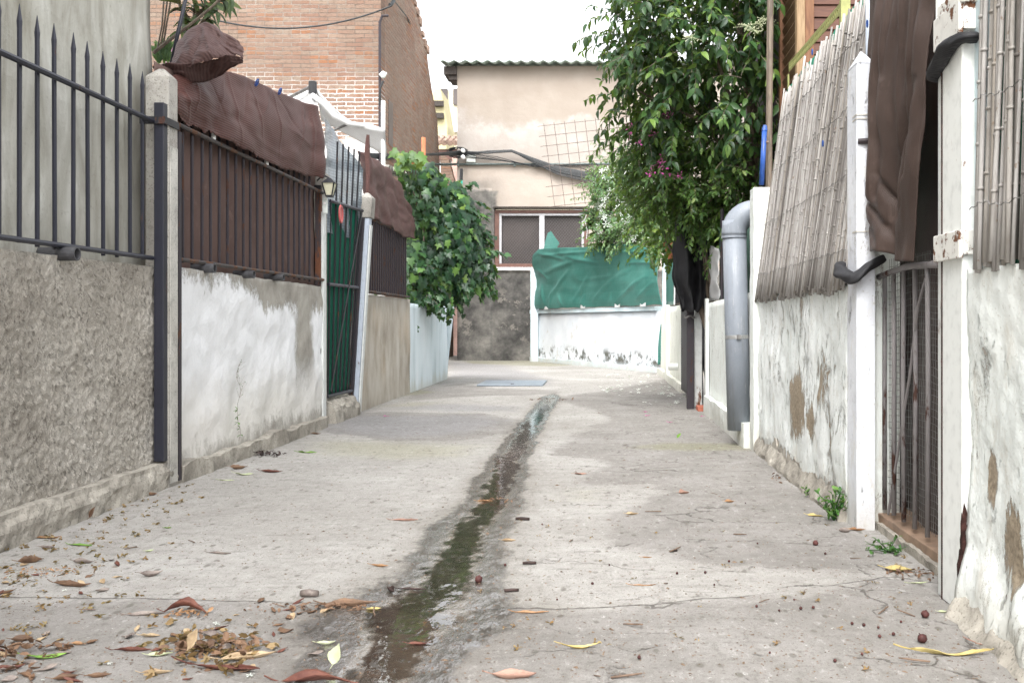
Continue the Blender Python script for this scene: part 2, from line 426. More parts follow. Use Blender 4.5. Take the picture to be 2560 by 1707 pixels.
    c = m.mix(m.m_('MULTIPLY', m.step(n, .57, .66), .55), c, (.46,.43,.37))
    mo = m.m_('MULTIPLY', m.step(m.noise(3.4, 8, .75), .47, .58), m.step(m.m_('ABSOLUTE', m.m_('SUBTRACT', p[2], .20)), .22, .04))
    c = m.mix(mo, c, (.10,.10,.085))
    MT['mould'] = m.done(c, .88, m.bump(m.noise(16, 6, .7), .5, .012), .25)
    # blue-white wall on the left beyond the gate
    m = Mat('bluish_whitewash'); p = m.xyz(); n = m.noise(2.2, 6, .6, m.scale(m.pos(), (1, 1.5, .4)))
    c = m.ramp(n, [(.33, (.45,.52,.55)), (.5, (.62,.70,.74)), (.7, (.70,.76,.80))])
    c = m.mix(m.m_('MULTIPLY', m.step(m.m_('ADD', p[2], m.m_('MULTIPLY', n, .5)), .42, .26), .55), c, (.50,.49,.43))
    MT['bluewhite'] = m.done(c, .85, m.bump(m.noise(20, 6, .7), .35, .008), .3)

    # --- brick
    def brick(name, swap, wash):
        m = Mat(name); p = m.xyz(); jx = m.m_('MULTIPLY', m.m_('SUBTRACT', m.noise(6, 5, .65), .5), .042)
        vec = m.comb(m.m_('ADD', p[1] if swap else p[0], jx), m.m_('ADD', p[2], jx), 0)
        b = m.node('ShaderNodeTexBrick', offset=.5); m.put(b.inputs['Vector'], vec)
        b.inputs['Scale'].default_value = 1.0; b.inputs['Brick Width'].default_value = .29; b.inputs['Row Height'].default_value = .068
        b.inputs['Mortar Size'].default_value = .0075; b.inputs['Mortar Smooth'].default_value = .35; b.inputs['Bias'].default_value = 0
        k = .50 if swap else .41
        for i, c in (('Color1', (.49*k,.275*k,.20*k)), ('Color2', (.60*k,.42*k,.32*k)), ('Mortar', (.50*k,.43*k,.37*k))): b.inputs[i].default_value = (*c, 1)
        cell = m.node('ShaderNodeTexWhiteNoise', noise_dimensions='2D')
        row = m.m_('FLOOR', m.m_('DIVIDE', m.m_('ADD', p[2], jx), .068))
        off = m.m_('MULTIPLY', m.m_('MODULO', row, 2.0), .145)
        m.put(cell.inputs['Vector'], m.comb(m.m_('FLOOR', m.m_('DIVIDE', m.m_('ADD', m.m_('ADD', p[1] if swap else p[0], jx), off), .29)), row, 0))
        c = m.mix(m.step(cell.outputs['Value'], .78, 1.0), b.outputs['Color'], (.60*k,.28*k,.15*k))
        c = m.mix(m.m_('MULTIPLY', m.step(cell.outputs['Value'], .25, .0), .5), c, (.58*k,.50*k,.40*k))
        c = m.mix(m.step(b.outputs['Fac'], .2, .8), c, m.mix(m.step(m.noise(1.1, 5, .6), .42, .6), (.30*k,.24*k,.20*k), (.64*k,.58*k,.51*k)))
        n = m.noise(.75, 6, .6); c = m.mix(m.m_('MULTIPLY', m.step(n, .38, .62), .6), c, (.44*k,.34*k,.27*k))
        c = m.mix(m.m_('MULTIPLY', m.step(m.noise(14, 7, .78), .47, .66), .55), c, (.27*k,.19*k,.145*k))
        if wash:
            e = m.m_('ADD', p[2], m.m_('MULTIPLY', m.m_('SUBTRACT', m.noise(1.6, 7, .7), .5), 1.1))
            lo = m.step(e, 5.0, 4.3)                                   # limewash left in the joints low down
            c = m.mix(m.m_('MULTIPLY', lo, m.step(m.m_('ADD', b.outputs['Fac'], m.m_('MULTIPLY', m.noise(22, 6, .7), .8)), .44, .56)), c, (.60,.575,.55))
            c = m.mix(m.step(e, 3.95, 3.6), c, (.62,.61,.59))
        h = m.m_('ADD', m.m_('MULTIPLY', b.outputs['Fac'], -1.0), m.m_('MULTIPLY', m.noise(40, 6, .7), .6))
        return m.done(c, .92, m.bump(h, .7, .02), .2)
    MT['brick'] = brick('old_brick', False, True); MT['brick_side'] = brick('old_brick_side', True, False)

    # --- facade at the end of the alley
    m = Mat('patched_plaster'); p = m.xyz(); n = m.noise(1.3, 7, .65); n2 = m.noise(.55, 4, .6)
    w = m.m_('MULTIPLY', m.m_('SUBTRACT', m.noise(.9, 7, .62, m.scale(m.pos(), (1, 1, .7))), .5), 1.5)
    e = m.m_('ADD', p[2], w)
    tan = m.mix(m.step(n2, .38, .62), (.275,.235,.198), (.325,.285,.245))
    pink = m.mix(m.step(n, .38, .66), (.33,.295,.265), (.375,.345,.318))
    cream = m.mix(m.step(n, .35, .65), (.36,.31,.265), (.405,.355,.31))
    c = m.mix(m.step(e, 5.05, 5.25), pink, tan)
    c = m.mix(m.m_('MULTIPLY', m.step(m.m_('ABSOLUTE', m.m_('SUBTRACT', e, 5.0)), .22, .0), m.m_('MULTIPLY', m.step(n, .48, .58), .6)), c, (.43,.40,.37))
    c = m.mix(m.step(m.m_('ADD', p[2], m.m_('MULTIPLY', m.m_('SUBTRACT', m.noise(3, 6, .7), .5), .25)), 4.28, 4.22), c, cream)
    x = m.m_('ADD', p[0], m.m_('MULTIPLY', m.m_('SUBTRACT', m.noise(2.2, 7, .7), .5), .35))
    z = m.m_('ADD', p[2], m.m_('MULTIPLY', m.m_('SUBTRACT', m.noise(2.0, 7, .7), .5), .35))
    s1 = m.m_('MULTIPLY', m.step(x, -2.10, -2.22), m.step(z, 3.72, 3.62))
    s1 = m.m_('MAXIMUM', s1, m.m_('MULTIPLY', m.m_('MULTIPLY', m.step(x, -1.8, -2.6), m.step(z, 4.0, 3.75)), .55))
    s2 = m.step(z, 1.97, 1.88); st = m.m_('MAXIMUM', s1, s2)
    g = m.ramp(m.noise(1.9, 8, .7), [(.32, (.035,.034,.033)), (.45, (.085,.082,.077)), (.57, (.155,.148,.136)), (.70, (.27,.255,.23))])
    patch = m.m_('MULTIPLY', m.step(m.noise(1.5, 7, .68), .54, .58), m.step(m.m_('ABSOLUTE', m.m_('SUBTRACT', p[2], .95)), .75, .35))
    g = m.mix(m.m_('MULTIPLY', patch, .75), g, (.25,.23,.205))
    c = m.mix(st, c, g)
    q = m.vmath('LENGTH', m.vmath('DIVIDE', m.vmath('SUBTRACT', m.comb(x, 0, z), (-.85, 0, 3.75)), (.16, 1, .55)))
    c = m.mix(m.m_('MULTIPLY', m.step(q, 1.1, .3), .4), c, (.30,.27,.24))
    MT['facade'] = m.done(c, .92, m.bump(m.m_('ADD', m.noise(9, 7, .7), m.m_('MULTIPLY', patch, -.5)), .5, .02), .2)

    # --- cloths
    def cloth(name, a, b, rib=330.0, rough=.75, spec=.3, trans=.1, fine=.25, dirn='Z'):
        m = Mat(name); w = m.wave(rib/6.283, dirn, .5, None, 3.0); n = m.noise(2.5, 5, .6)
        c = m.mix(m.step(n, .35, .68), a, b); c = m.mix(m.m_('MULTIPLY', w, .42), c, tuple(q*.42 for q in a))
        c = m.mix(m.m_('MULTIPLY', m.step(m.noise(6, 7, .75), .56, .75), .35), c, tuple(min(1, q*1.9+.03) for q in b))
        bs = m.bsdf(c, rough, m.bump(m.m_('ADD', w, m.m_('MULTIPLY', m.noise(60, 4), .7)), fine, .004), spec)
        t = m.node('ShaderNodeBsdfTranslucent'); m.put(t.inputs['Color'], c)
        return m.out(m.mixs(trans, bs, t.outputs[0]))
    MT['brown_cloth'] = cloth('brown_shade_cloth', (.090,.038,.032), (.118,.056,.048), 150, .58, .3, .08, .45)
    MT['hood'] = cloth('brown_hood_mesh', (.075,.040,.037), (.105,.06,.055), 170, .6, .3, .08, .35, 'DIAGONAL')
    MT['brown_cloth_flat'] = cloth('brown_backing_cloth', (.125,.080,.069), (.165,.11,.096), 300, .85, .2, .05, .15)
    MT['curtain'] = cloth('dark_brown_curtain', (.056,.035,.028), (.085,.057,.047), 420, .5, .4, .04, .3, 'Y')
    MT['black_cloth'] = cloth('black_cloth', (.012,.012,.014), (.028,.028,.032), 500, .6, .4, .02)
    MT['green_gate_cloth'] = cloth('dark_green_cloth', (.009,.13,.083), (.013,.175,.11), 700, .7, .3, .3)
    m = Mat('teal_tarpaulin'); p = m.xyz(); n = m.noise(1.6, 6, .6)
    c = m.mix(m.step(n, .35, .66), (.042,.165,.138), (.070,.215,.184))
    ln = m.step(m.m_('ABSOLUTE', m.m_('SUBTRACT', m.m_('FRACT', m.m_('DIVIDE', m.m_('ADD', p[2], m.m_('MULTIPLY', m.noise(.8, 2), .12)), .155)), .5)), .47, .495)
    c = m.mix(m.m_('MULTIPLY', ln, .35), c, (.14,.30,.26))
    c = m.mix(m.m_('MULTIPLY', m.step(m.noise(5, 7, .75), .54, .72), .4), c, (.12,.21,.19))
    c = m.mix(m.m_('MULTIPLY', m.step(m.noise(55, 3), .5, .62), .25), c, (.02,.085,.07))
    b = m.bsdf(c, .4, m.bump(m.noise(7, 4, .55), .3, .02), .45)
    t = m.node('ShaderNodeBsdfTranslucent'); m.put(t.inputs['Color'], c)
    MT['tarp'] = m.out(m.mixs(.08, b, t.outputs[0]))
    MT['white_cloth'] = cloth('white_canopy_cloth', (.70,.70,.70), (.82,.82,.82), 300, .8, .2, .35, .1)
    MT['green_net'] = cloth('green_netting', (.015,.17,.10), (.02,.24,.15), 400, .7, .3, .3)
    MT['pink'] = M_plain('pink_plastic', (.80,.45,.62), .5, .1)
    # clear reinforced sheeting
    m = Mat('reinforced_clear_sheet'); p = m.xyz()
    def line(q, per): return m.step(m.m_('ABSOLUTE', m.m_('SUBTRACT', m.m_('FRACT', m.m_('DIVIDE', q, per)), .5)), .33, .42)
    g = m.m_('MAXIMUM', line(p[1], .024), line(p[2], .024))
    b = m.bsdf(m.mix(g, (.22,.26,.295), (.09,.115,.14)), .35, m.bump(m.noise(9, 4), .5, .02), .6)
    t = m.node('ShaderNodeBsdfTransparent'); m.put(t.inputs['Color'], (.88,.93,.96))
    MT['clear'] = m.out(m.mixs(m.m_('ADD', .84, m.m_('MULTIPLY', g, .12)), t.outputs[0], b))

    # --- metals and plastics
    MT['iron'] = rusty('dark_blue_iron', (.016,.017,.028), .34, 14, (.10,.04,.025), .45, .5, .2)
    MT['iron_black'] = rusty('black_iron', (.018,.018,.022), .38, 14, (.11,.045,.028), .5)
    MT['iron_brown'] = rusty('rust_spotted_iron', (.034,.028,.034), .40, 12, (.10,.045,.028), .6)
    MT['rust_rail'] = rusty('rusted_rail', (.06,.052,.05), .47, 10, (.15,.07,.038), .7)
    MT['rust_bar'] = rusty('greyed_rust_bar', (.22,.205,.205), .41, 15, (.10,.05,.038), .65, .3, .3)
    MT['white_metal'] = rusty('white_painted_metal', (.82,.84,.82), .335, 7, (.22,.075,.03), .45, .45, .5)
    MT['sash'] = M_plain('dull_white_sash', (.44,.44,.455), .6, .12)
    MT['white_metal_rust'] = rusty('rust_spotted_white_plate', (.74,.73,.69), .44, 26, (.20,.085,.04), .5, .4, 1)
    MT['white_strip'] = rusty('white_painted_strip', (.64,.66,.645), .35, 7, (.20,.08,.035), .6, .3, .3)
    MT['rust_scab'] = M_plain('dark_rust_scab', (.045,.02,.017), .85, .5, 40, .2, 0, .6)
    MT['rust_tube'] = rusty('tube_rusted_low', (.045,.035,.038), .47, 8, (.18,.07,.035), .7)
    MT['blue_post'] = rusty('pale_blue_paint', (.44,.49,.565), .36, 9, (.17,.12,.09), .6, .3, .3)
    m = Mat('grey_pvc'); v = m.scale(m.pos(), (1, 1, .12)); n = m.noise(26, 6, .7, v); n2 = m.noise(9, 6, .7, m.scale(m.pos(), (1, 1, .5)))
    c = m.mix(m.step(n2, .35, .7), (.20,.222,.255), (.24,.262,.295)); c = m.mix(m.m_('MULTIPLY', m.step(n, .52, .68), .4), c, (.15,.155,.165))
    c = m.mix(m.m_('MULTIPLY', m.step(m.noise(70, 4, .7, v), .60, .66), .6), c, (.36,.37,.38)); pz = m.xyz()[2]
    c = m.mix(m.m_('MULTIPLY', m.step(m.m_('ADD', pz, m.m_('MULTIPLY', m.noise(12, 5), .3)), .35, .1), .15), c, (.17,.16,.14))
    MT['pvc'] = m.done(c, .45, m.bump(m.noise(5, 3), .15, .01), .3)
    MT['pvc_dark'] = M_plain('dark_pipe', (.06,.06,.065), .5, .3)
    MT['steel'] = M_plain('zinc_band', (.50,.50,.50), .35, .2, 30, .5, .8)
    MT['mesh_wire'] = M_plain('galvanised_wire', (.20,.20,.19), .5, .25, 30, .5, .3)
    MT['wire'] = M_plain('wire', (.16,.155,.15), .5, .3, 30, .5, .4)
    MT['wire_rust'] = M_plain('rebar', (.13,.10,.088), .8, .3, 30)
    MT['cable'] = M_plain('black_cable', (.022,.025,.027), .5, .3)
    MT['conduit'] = M_plain('grey_green_conduit', (.12,.15,.145), .5, .2)
    MT['white_plastic'] = M_plain('white_plastic', (.80,.81,.79), .4, .06)
    MT['box_plastic'] = M_plain('ivory_box', (.66,.70,.66), .4, .08)
    MT['teal_plastic'] = M_plain('teal_plastic', (.02,.36,.30), .4, .1)
    MT['blue_plastic'] = M_plain('blue_plastic', (.02,.07,.27), .35, .2)
    MT['black_plastic'] = M_plain('black_plastic', (.02,.02,.022), .4, .2)
    MT['red_disc'] = M_plain('faded_red_plastic', (.48,.10,.10), .4, .2, 8)
    MT['yellow_angle'] = M_plain('yellow_green_paint', (.27,.28,.10), .5, .15)
    MT['glass_pane'] = M_plain('lantern_glass', (.62,.60,.45), .15, .1, 12, .5)
    MT['terracotta'] = M_plain('terracotta', (.46,.17,.085), .8, .2, 14)
    MT['tile'] = M_plain('clay_threshold', (.27,.185,.13), .6, .25, 7)
    MT['tile_red'] = M_plain('red_clay_tile', (.40,.13,.08), .7, .2, 9)
    MT['dark'] = M_plain('dark_timber', (.045,.037,.032), .8, .3)
    MT['plate'] = M_plain('blue_grey_cover', (.20,.235,.27), .5, .12, 8, .4)
    # --- wood
    def wood(name, a, b, dirn=(9, 9, 1.0)):
        m = Mat(name); n = m.noise(5, 6, .6, m.scale(m.pos(), dirn), .8)
        c = m.mix(m.step(n, .35, .65), a, b)
        return m.done(c, .6, m.bump(n, .3, .004), .35)
    MT['wood'] = wood('red_brown_wood', (.065,.023,.013), (.095,.037,.02), (1, 1, 9))
    MT['wood_v'] = wood('brown_post_wood', (.115,.048,.022), (.18,.085,.04))
    MT['wood_light'] = wood('worn_light_wood', (.19,.12,.062), (.28,.195,.11))
    MT['louver'] = wood('louver_wood', (.105,.058,.032), (.155,.092,.052), (2, 2, 9))
    MT['bark'] = wood('bark', (.085,.065,.05), (.17,.135,.10))
    MT['twig'] = wood('dry_twig', (.10,.065,.045), (.18,.12,.085), (5,5,5))
    # --- reeds: bleached canes with darker knots, one tone per cane
    m = Mat('bleached_reed'); a = m.attr('rnd'); n = m.noise(16, 5, .6, m.scale(m.pos(), (6, 6, .7)))
    c = m.ramp(a, [(0, (.13,.118,.108)), (.3, (.29,.275,.262)), (.7, (.43,.415,.40)), (1, (.25,.225,.195))])
    c = m.mix(m.m_('MULTIPLY', m.step(n, .42, .68), .55), c, m.mix(1, c, (.55,.51,.48), 'MULTIPLY'))
    c = m.mix(m.m_('MULTIPLY', m.step(m.noise(45, 3), .66, .72), .6), c, (.16,.10,.06))
    MT['reed'] = m.done(c, .75, m.bump(n, .3, .003), .25)
    MT['reed_knot'] = M_plain('reed_knot', (.22,.15,.10), .8, .3)
    # --- roofs
    m = Mat('green_corrugated_roof'); c = m.mix(m.step(m.noise(2, 5), .35, .7), (.34,.43,.38), (.50,.57,.53)); MT['roof_green'] = m.done(c, .6, None, .3)
    m = Mat('grey_corrugated_sheet'); c = m.mix(m.step(m.noise(5, 6), .35, .7), (.16,.15,.13), (.42,.40,.36)); MT['sheet'] = m.done(c, .8, None, .3)
    MT['rooftile'] = M_plain('old_roof_tile', (.30,.21,.165), .9, .4, 6)
    MT['cream'] = M_plain('cream_plaster', (.58,.53,.40), .9, .05, 2)
    MT['yellow'] = M_plain('yellow_plaster', (.50,.45,.27), .9, .06, 2)
    MT['whitewall'] = M_plain('white_plaster', (.78,.76,.75), .9, .06, 2)
    MT['pinkwall'] = M_plain('pink_brickwork', (.55,.37,.32), .9, .15, 4)
    MT['brown_door'] = M_plain('brown_door', (.085,.06,.055), .7, .2)
    # --- window: dark pane behind white diamond netting
    m = Mat('dark_pane'); MT['pane'] = m.done(m.mix(m.step(m.noise(1.2, 4), .35, .65), (.06,.05,.048), (.085,.07,.066)), .35, None, .35)
    MT['frame'] = M_plain('red_brown_paint', (.135,.07,.055), .55, .15, 12)
    MT['net'] = M_plain('grey_net_wire', (.13,.125,.125), .6, .1)
    # --- foliage
    MT['privet'] = M_leaf('privet_leaf', [(0, (.018,.045,.023)), (.5, (.034,.080,.032)), (.8, (.066,.14,.042)), (1, (.19,.29,.065))], .33, .42, .35)
    MT['boug'] = M_leaf('shrub_leaf', [(0, (.035,.080,.026)), (.5, (.070,.150,.040)), (.85, (.13,.24,.06)), (1, (.26,.35,.09))], .38, .45)
    MT['jasmine'] = M_leaf('jasmine_leaf', [(0, (.075,.15,.075)), (.5, (.12,.22,.10)), (1, (.22,.34,.13))], .4, .5)
    MT['ivy'] = M_leaf('ivy_leaf', [(0, (.012,.038,.022)), (.5, (.024,.074,.032)), (.82, (.048,.122,.042)), (.96, (.12,.23,.055)), (1, (.22,.33,.07))], .24, .38, .42)
    MT['lime_leaf'] = M_leaf('young_vine_leaf', [(0, (.045,.115,.028)), (.6, (.095,.19,.04)), (1, (.22,.30,.05))], .4, .45)
    MT['weed'] = M_leaf('weed_leaf', [(0, (.03,.10,.03)), (.6, (.075,.21,.05)), (1, (.18,.34,.075))], .4, .5)
    MT['araucaria'] = M_leaf('spiky_shrub_leaf', [(0, (.035,.06,.03)), (.6, (.075,.115,.05)), (1, (.19,.22,.10))], .25, .5, back=(.10,.055,.05))
    MT['petal_white'] = M_leaf('white_petal', [(0, (.78,.78,.76)), (1, (.88,.88,.86))], .3, .6, .2)
    MT['petal_pink'] = M_leaf('magenta_bract', [(0, (.55,.06,.33)), (1, (.72,.16,.50))], .35, .6, .2)
    MT['petal_dry'] = M_leaf('dried_blossom', [(0, (.085,.048,.028)), (.5, (.24,.135,.06)), (1, (.38,.27,.155))], .2, .8, .2)
    def dry(name, a, b, vein=.5):
        m = Mat(name); n = m.noise(22, 6, .65); c = m.mix(m.step(n, .32, .7), a, b)
        c = m.mix(m.m_('MULTIPLY', m.step(m.noise(60, 4), .6, .7), .5), c, tuple(q*.4 for q in a))
        return m.done(c, .62, m.bump(m.m_('ADD', n, m.noise(90, 3)), .35, .003), .3)
    MT['dl_tan'] = dry('tan_dry_leaf', (.30,.21,.125), (.45,.35,.225)); MT['dl_red'] = dry('red_brown_dry_leaf', (.085,.03,.023), (.16,.065,.045))
    MT['dl_brown'] = dry('brown_dry_leaf', (.095,.055,.035), (.21,.125,.075)); MT['dl_grey'] = dry('grey_dry_leaf', (.13,.105,.095), (.30,.255,.225))
    MT['dl_yellow'] = dry('yellow_dry_leaf', (.38,.29,.10), (.52,.43,.20)); MT['dl_green'] = dry('green_fallen_leaf', (.10,.21,.035), (.20,.34,.07))
    MT['dl_pale'] = dry('pale_green_fallen_leaf', (.36,.40,.24), (.50,.52,.35)); MT['dl_dark'] = dry('wet_dark_leaf', (.030,.02,.018), (.07,.045,.04))
    MT['dl_pink'] = dry('pinkish_dry_leaf', (.26,.15,.115), (.38,.24,.185)); MT['dl_orange'] = dry('orange_dry_leaf', (.24,.125,.06), (.36,.215,.115))
    MT['seed'] = dry('dark_seed', (.045,.015,.014), (.11,.04,.035)); MT['crumb'] = dry('soil_crumb', (.07,.045,.03), (.22,.15,.10))
build_materials()
# ---------------------------------------------------------------- ground, paving, water
def ground_material():
    m = Mat('alley_concrete'); p = m.pos()
    n = m.noise(1.1, 6, .6); n2 = m.noise(7, 8, .72); f = m.noise(85, 6, .75); f2 = m.noise(240, 3, .7)
    base = m.ramp(m.m_('ADD', m.m_('MULTIPLY', n, .6), m.m_('MULTIPLY', n2, .4)), [(.34, (.255,.242,.222)), (.5, (.325,.312,.292)), (.64, (.39,.378,.36))])
    sd = m.m_('ADD', m.attr('patch'), m.m_('ADD', m.m_('MULTIPLY', m.m_('SUBTRACT', n2, .5), .42), m.m_('MULTIPLY', m.m_('SUBTRACT', m.noise(2.6, 4), .5), .30)))
    k = m.m_('MULTIPLY', m.step(sd, -.03, .07), .9)
    grey = m.ramp(m.m_('ADD', m.m_('MULTIPLY', m.noise(2.3, 7, .65), .7), m.m_('MULTIPLY', n2, .3)), [(.34, (.168,.157,.145)), (.5, (.225,.212,.198)), (.66, (.28,.266,.252))])
    c = m.mix(k, base, grey)
    bl = m.step(m.m_('ADD', m.attr('bluish'), m.m_('MULTIPLY', m.m_('SUBTRACT', n2, .5), .9)), -.1, .22)
    c = m.mix(m.m_('MULTIPLY', bl, .55), c, (.225,.222,.232))
    mo = m.step(m.m_('ADD', m.attr('moss'), m.m_('MULTIPLY', m.m_('SUBTRACT', n2, .5), .35)), -.05, .12)
    c = m.mix(m.m_('MULTIPLY', mo, .5), c, (.20,.195,.105))
    yl = m.step(m.m_('ADD', m.attr('yellowish'), m.m_('MULTIPLY', m.m_('SUBTRACT', n2, .5), .5)), -.1, .3)
    c = m.mix(m.m_('MULTIPLY', yl, .42), c, (.31,.30,.20))
    # worn scrapes and dark specks
    sc_ = m.noise(9, 8, .75, m.scale(p, (.6, 2.4, 1))); c = m.mix(m.m_('MULTIPLY', m.step(sc_, .52, .68), .55), c, (.15,.14,.125))
    c = m.mix(m.m_('MULTIPLY', m.step(f, .56, .65), .7), c, (.115,.105,.09))
    c = m.mix(m.m_('MULTIPLY', m.step(f2, .60, .68), .75), c, (.08,.07,.06))
    c = m.mix(m.m_('MULTIPLY', m.step(m.noise(48, 4, .7), .66, .69), .7), c, (.52,.51,.49))
    dots = m.node('ShaderNodeTexVoronoi', feature='F1'); m.put(dots.inputs['Vector'], m.scale(p, (1, .55, 0))); dots.inputs['Scale'].default_value = 21
    dm = m.m_('MULTIPLY', m.step(dots.outputs['Distance'], .26, .14), m.step(m.xyz(dots.outputs['Color'])[0], .66, .70))
    c = m.mix(m.m_('MULTIPLY', dm, .6), c, (.10,.09,.075))
    sp2 = m.noise(30, 7, .8, m.scale(p, (1, .45, 1))); c = m.mix(m.m_('MULTIPLY', m.step(sp2, .54, .62), .45), c, (.13,.12,.105)); c = m.mix(m.m_('MULTIPLY', m.step(sp2, .44, .36), .4), c, (.47,.46,.44))
    # hairline cracks: slab joint plus a cracked zone on the right
    dv = m.vmath('ADD', m.scale(p, (1, .62, 1)), m.scale(m.node('ShaderNodeTexNoise').outputs['Color'], (.05, .05, 0)))
    cr = m.voro(2.1, 'DISTANCE_TO_EDGE', m.vmath('ADD', m.scale(p, (.75, 1.5, 0)), m.comb(m.m_('MULTIPLY', m.noise(5, 5), .35), m.m_('MULTIPLY', m.noise(6, 5), .35), 0)))
    crk = m.m_('MULTIPLY', m.step(cr, .016, .004), m.m_('MULTIPLY', m.step(m.noise(1.4, 5, .7), .47, .56), m.step(m.m_('ADD', m.xyz()[0], m.m_('MULTIPLY', n, .4)), -.15, .25)))
    jn = m.step(m.m_('ABSOLUTE', m.m_('ADD', m.attr('joint'), m.m_('MULTIPLY', m.m_('SUBTRACT', m.noise(14, 6, .7), .5), .03))), .006, .0015)
    jn = m.m_('MULTIPLY', jn, m.step(m.noise(2.2, 3), .36, .46))
    ck = m.m_('MAXIMUM', crk, jn)
    c = m.mix(m.m_('MULTIPLY', ck, .8), c, (.10,.09,.08))
    # damp along the gutter
    w = m.m_('ADD', m.attr('chan'), m.m_('MULTIPLY', m.m_('SUBTRACT', m.noise(6, 8, .75, m.scale(p, (1, .7, 1))), .5), 2.9))
    wet = m.step(w, 2.35, 1.75); damp = m.step(w, 3.8, 2.1)
    c = m.mix(m.m_('MULTIPLY', damp, .45), c, m.mix(1, c, (.62,.59,.55), 'MULTIPLY'))
    c = m.mix(wet, c, m.mix(1, c, (.31,.29,.265), 'MULTIPLY'))
    c = m.mix(m.m_('MULTIPLY', m.step(m.m_('ADD', m.attr('chan'), m.m_('MULTIPLY', m.m_('SUBTRACT', n2, .5), 1.6)), 1.2, .7), .7), c, m.mix(m.step(n2, .4, .6), (.16,.135,.105), (.25,.215,.172)))
    rough = m.mix(wet, .88, .45)
    film = m.m_('MULTIPLY', wet, m.m_('MAXIMUM', m.step(m.noise(30, 7, .8, m.scale(p, (1, .4, 1))), .45, .50), m.step(m.attr('chan'), 1.7, 1.2)))
    spark = m.bump(m.noise(34, 5, .66, m.scale(p, (1, .5, 1))), 1.0, .0045)
    h = m.m_('ADD', m.m_('MULTIPLY', f, .8), m.m_('ADD', m.m_('MULTIPLY', n2, 1.2), m.m_('MULTIPLY', ck, -1.5)))
    b = m.bump(h, .7, .008)
    m.out(m.bsdf(c, rough, b, .25, 0.0, **{'Coat Weight': film, 'Coat IOR': 3.4, 'Coat Roughness': .02, 'Coat Normal': spark}))
    return m.m
def gut_x(y): return interp(y, [(1,-.53),(2.2,-.52),(2.72,-.50),(3.1,-.478),(3.67,-.50),(4.48,-.482),(5.2,-.505),(5.94,-.526),(7.5,-.535),(9.7,-.52),(12,-.50)]) + .008*math.sin(y*6.1)
def gut_w(y): return interp(y, [(1.2, .95), (2.2, 1.0), (2.45, 1.1), (2.72, 1.7), (2.9, 1.45), (3.1, 1.05), (3.67, .85), (4.48, .85), (5.94, .85), (7.5, .75), (9.6, .65), (10.6, .2), (11.5, .12), (40, .1)])
def ground_z(x, y):
    w = gut_w(y); d = abs(x - gut_x(y)) / (.085*w)
    k = interp(y, [(9.5, 1), (11, 0)])
    z = -k*(.0068*math.exp(-d*d) + .0035*math.exp(-(d*.3)**2))
    q = 1.0 if d < 8 else .6
    return z + q*(.0030*noise.noise((x*9, y*7, 3.1)) + .0020*noise.noise((x*23, y*17, 1.7)) + .0028*noise.noise((x*41, y*33, 4.7))*(d < 8)) + .006*noise.noise((x*.8, y*.6, 0)) * min(1, d*.15)
def sdist(px, py, poly):
    """signed distance (positive inside) of many points to a polygon, in metres"""
    n = len(poly); dmin = np.full(px.shape, 1e9); ins = np.zeros(px.shape, bool)
    for i in range(n):
        ax, ay = poly[i]; bx, by = poly[(i+1) % n]; dx, dy = bx-ax, by-ay
        t = np.clip(((px-ax)*dx + (py-ay)*dy)/(dx*dx+dy*dy+1e-12), 0, 1)
        dmin = np.minimum(dmin, np.hypot(px-ax-t*dx, py-ay-t*dy))
        c = ((ay > py) != (by > py)) & (px < dx*(py-ay)/(dy if abs(dy) > 1e-9 else 1e-9) + ax); ins ^= c
    return np.where(ins, dmin, -dmin)
def gp(*pts): return [tuple(G(u, v)[:2]) for u, v in pts]
PATCH = [gp((-600,1363),(0,1370),(330,1372),(560,1378),(720,1383),(860,1392),(1000,1396),(1180,1395),(1330,1396),(1480,1390),(1700,1370),(1900,1345),(2040,1322),(2150,1336),(2300,1420),(3400,2600),(-1800,2600)),
         gp((1270,918),(1320,905),(1420,893),(1560,862),(1625,950),(1760,1050),(1950,1210),(2090,1290),(1960,1312),(1700,1300),(1560,1290),(1460,1266),(1398,1238),(1372,1215),(1388,1186),(1500,1132),(1492,1112),(1335,1112),(1318,1100),(1380,1072),(1362,1052),(1262,1045),(1300,1000),(1400,962),(1345,938)),
         gp((735,992),(775,950),(900,945),(1100,948),(1190,962),(1205,985),(1150,1000),(1060,1012),(900,1014)),
         gp((960,893),(1060,880),(1140,892),(1290,895),(1280,905),(1060,912),(930,922))]
BLUISH = [gp((1028,832),(1160,838),(1275,872),(1270,888),(1150,884),(1090,868),(1025,866)), gp((880,938),(1000,925),(1190,932),(1190,945),(1020,945)), gp((735,992),(775,955),(1100,952),(1180,968),(1060,1000),(900,1008))]
MOSS = [gp((1430,1028),(1520,1015),(1725,1018),(1745,1036),(1560,1036)), gp((1050,826),(1220,826),(1330,838),(1270,842),(1080,835)), gp((850,905),(960,893),(1010,900),(920,912))]
YELL = [gp((700,1012),(820,1008),(1130,1022),(1080,1052),(900,1060),(690,1045)), gp((850,935),(940,922),(1040,925),(960,935)), gp((1300,1120),(1380,1125),(1370,1150),(1300,1145))]
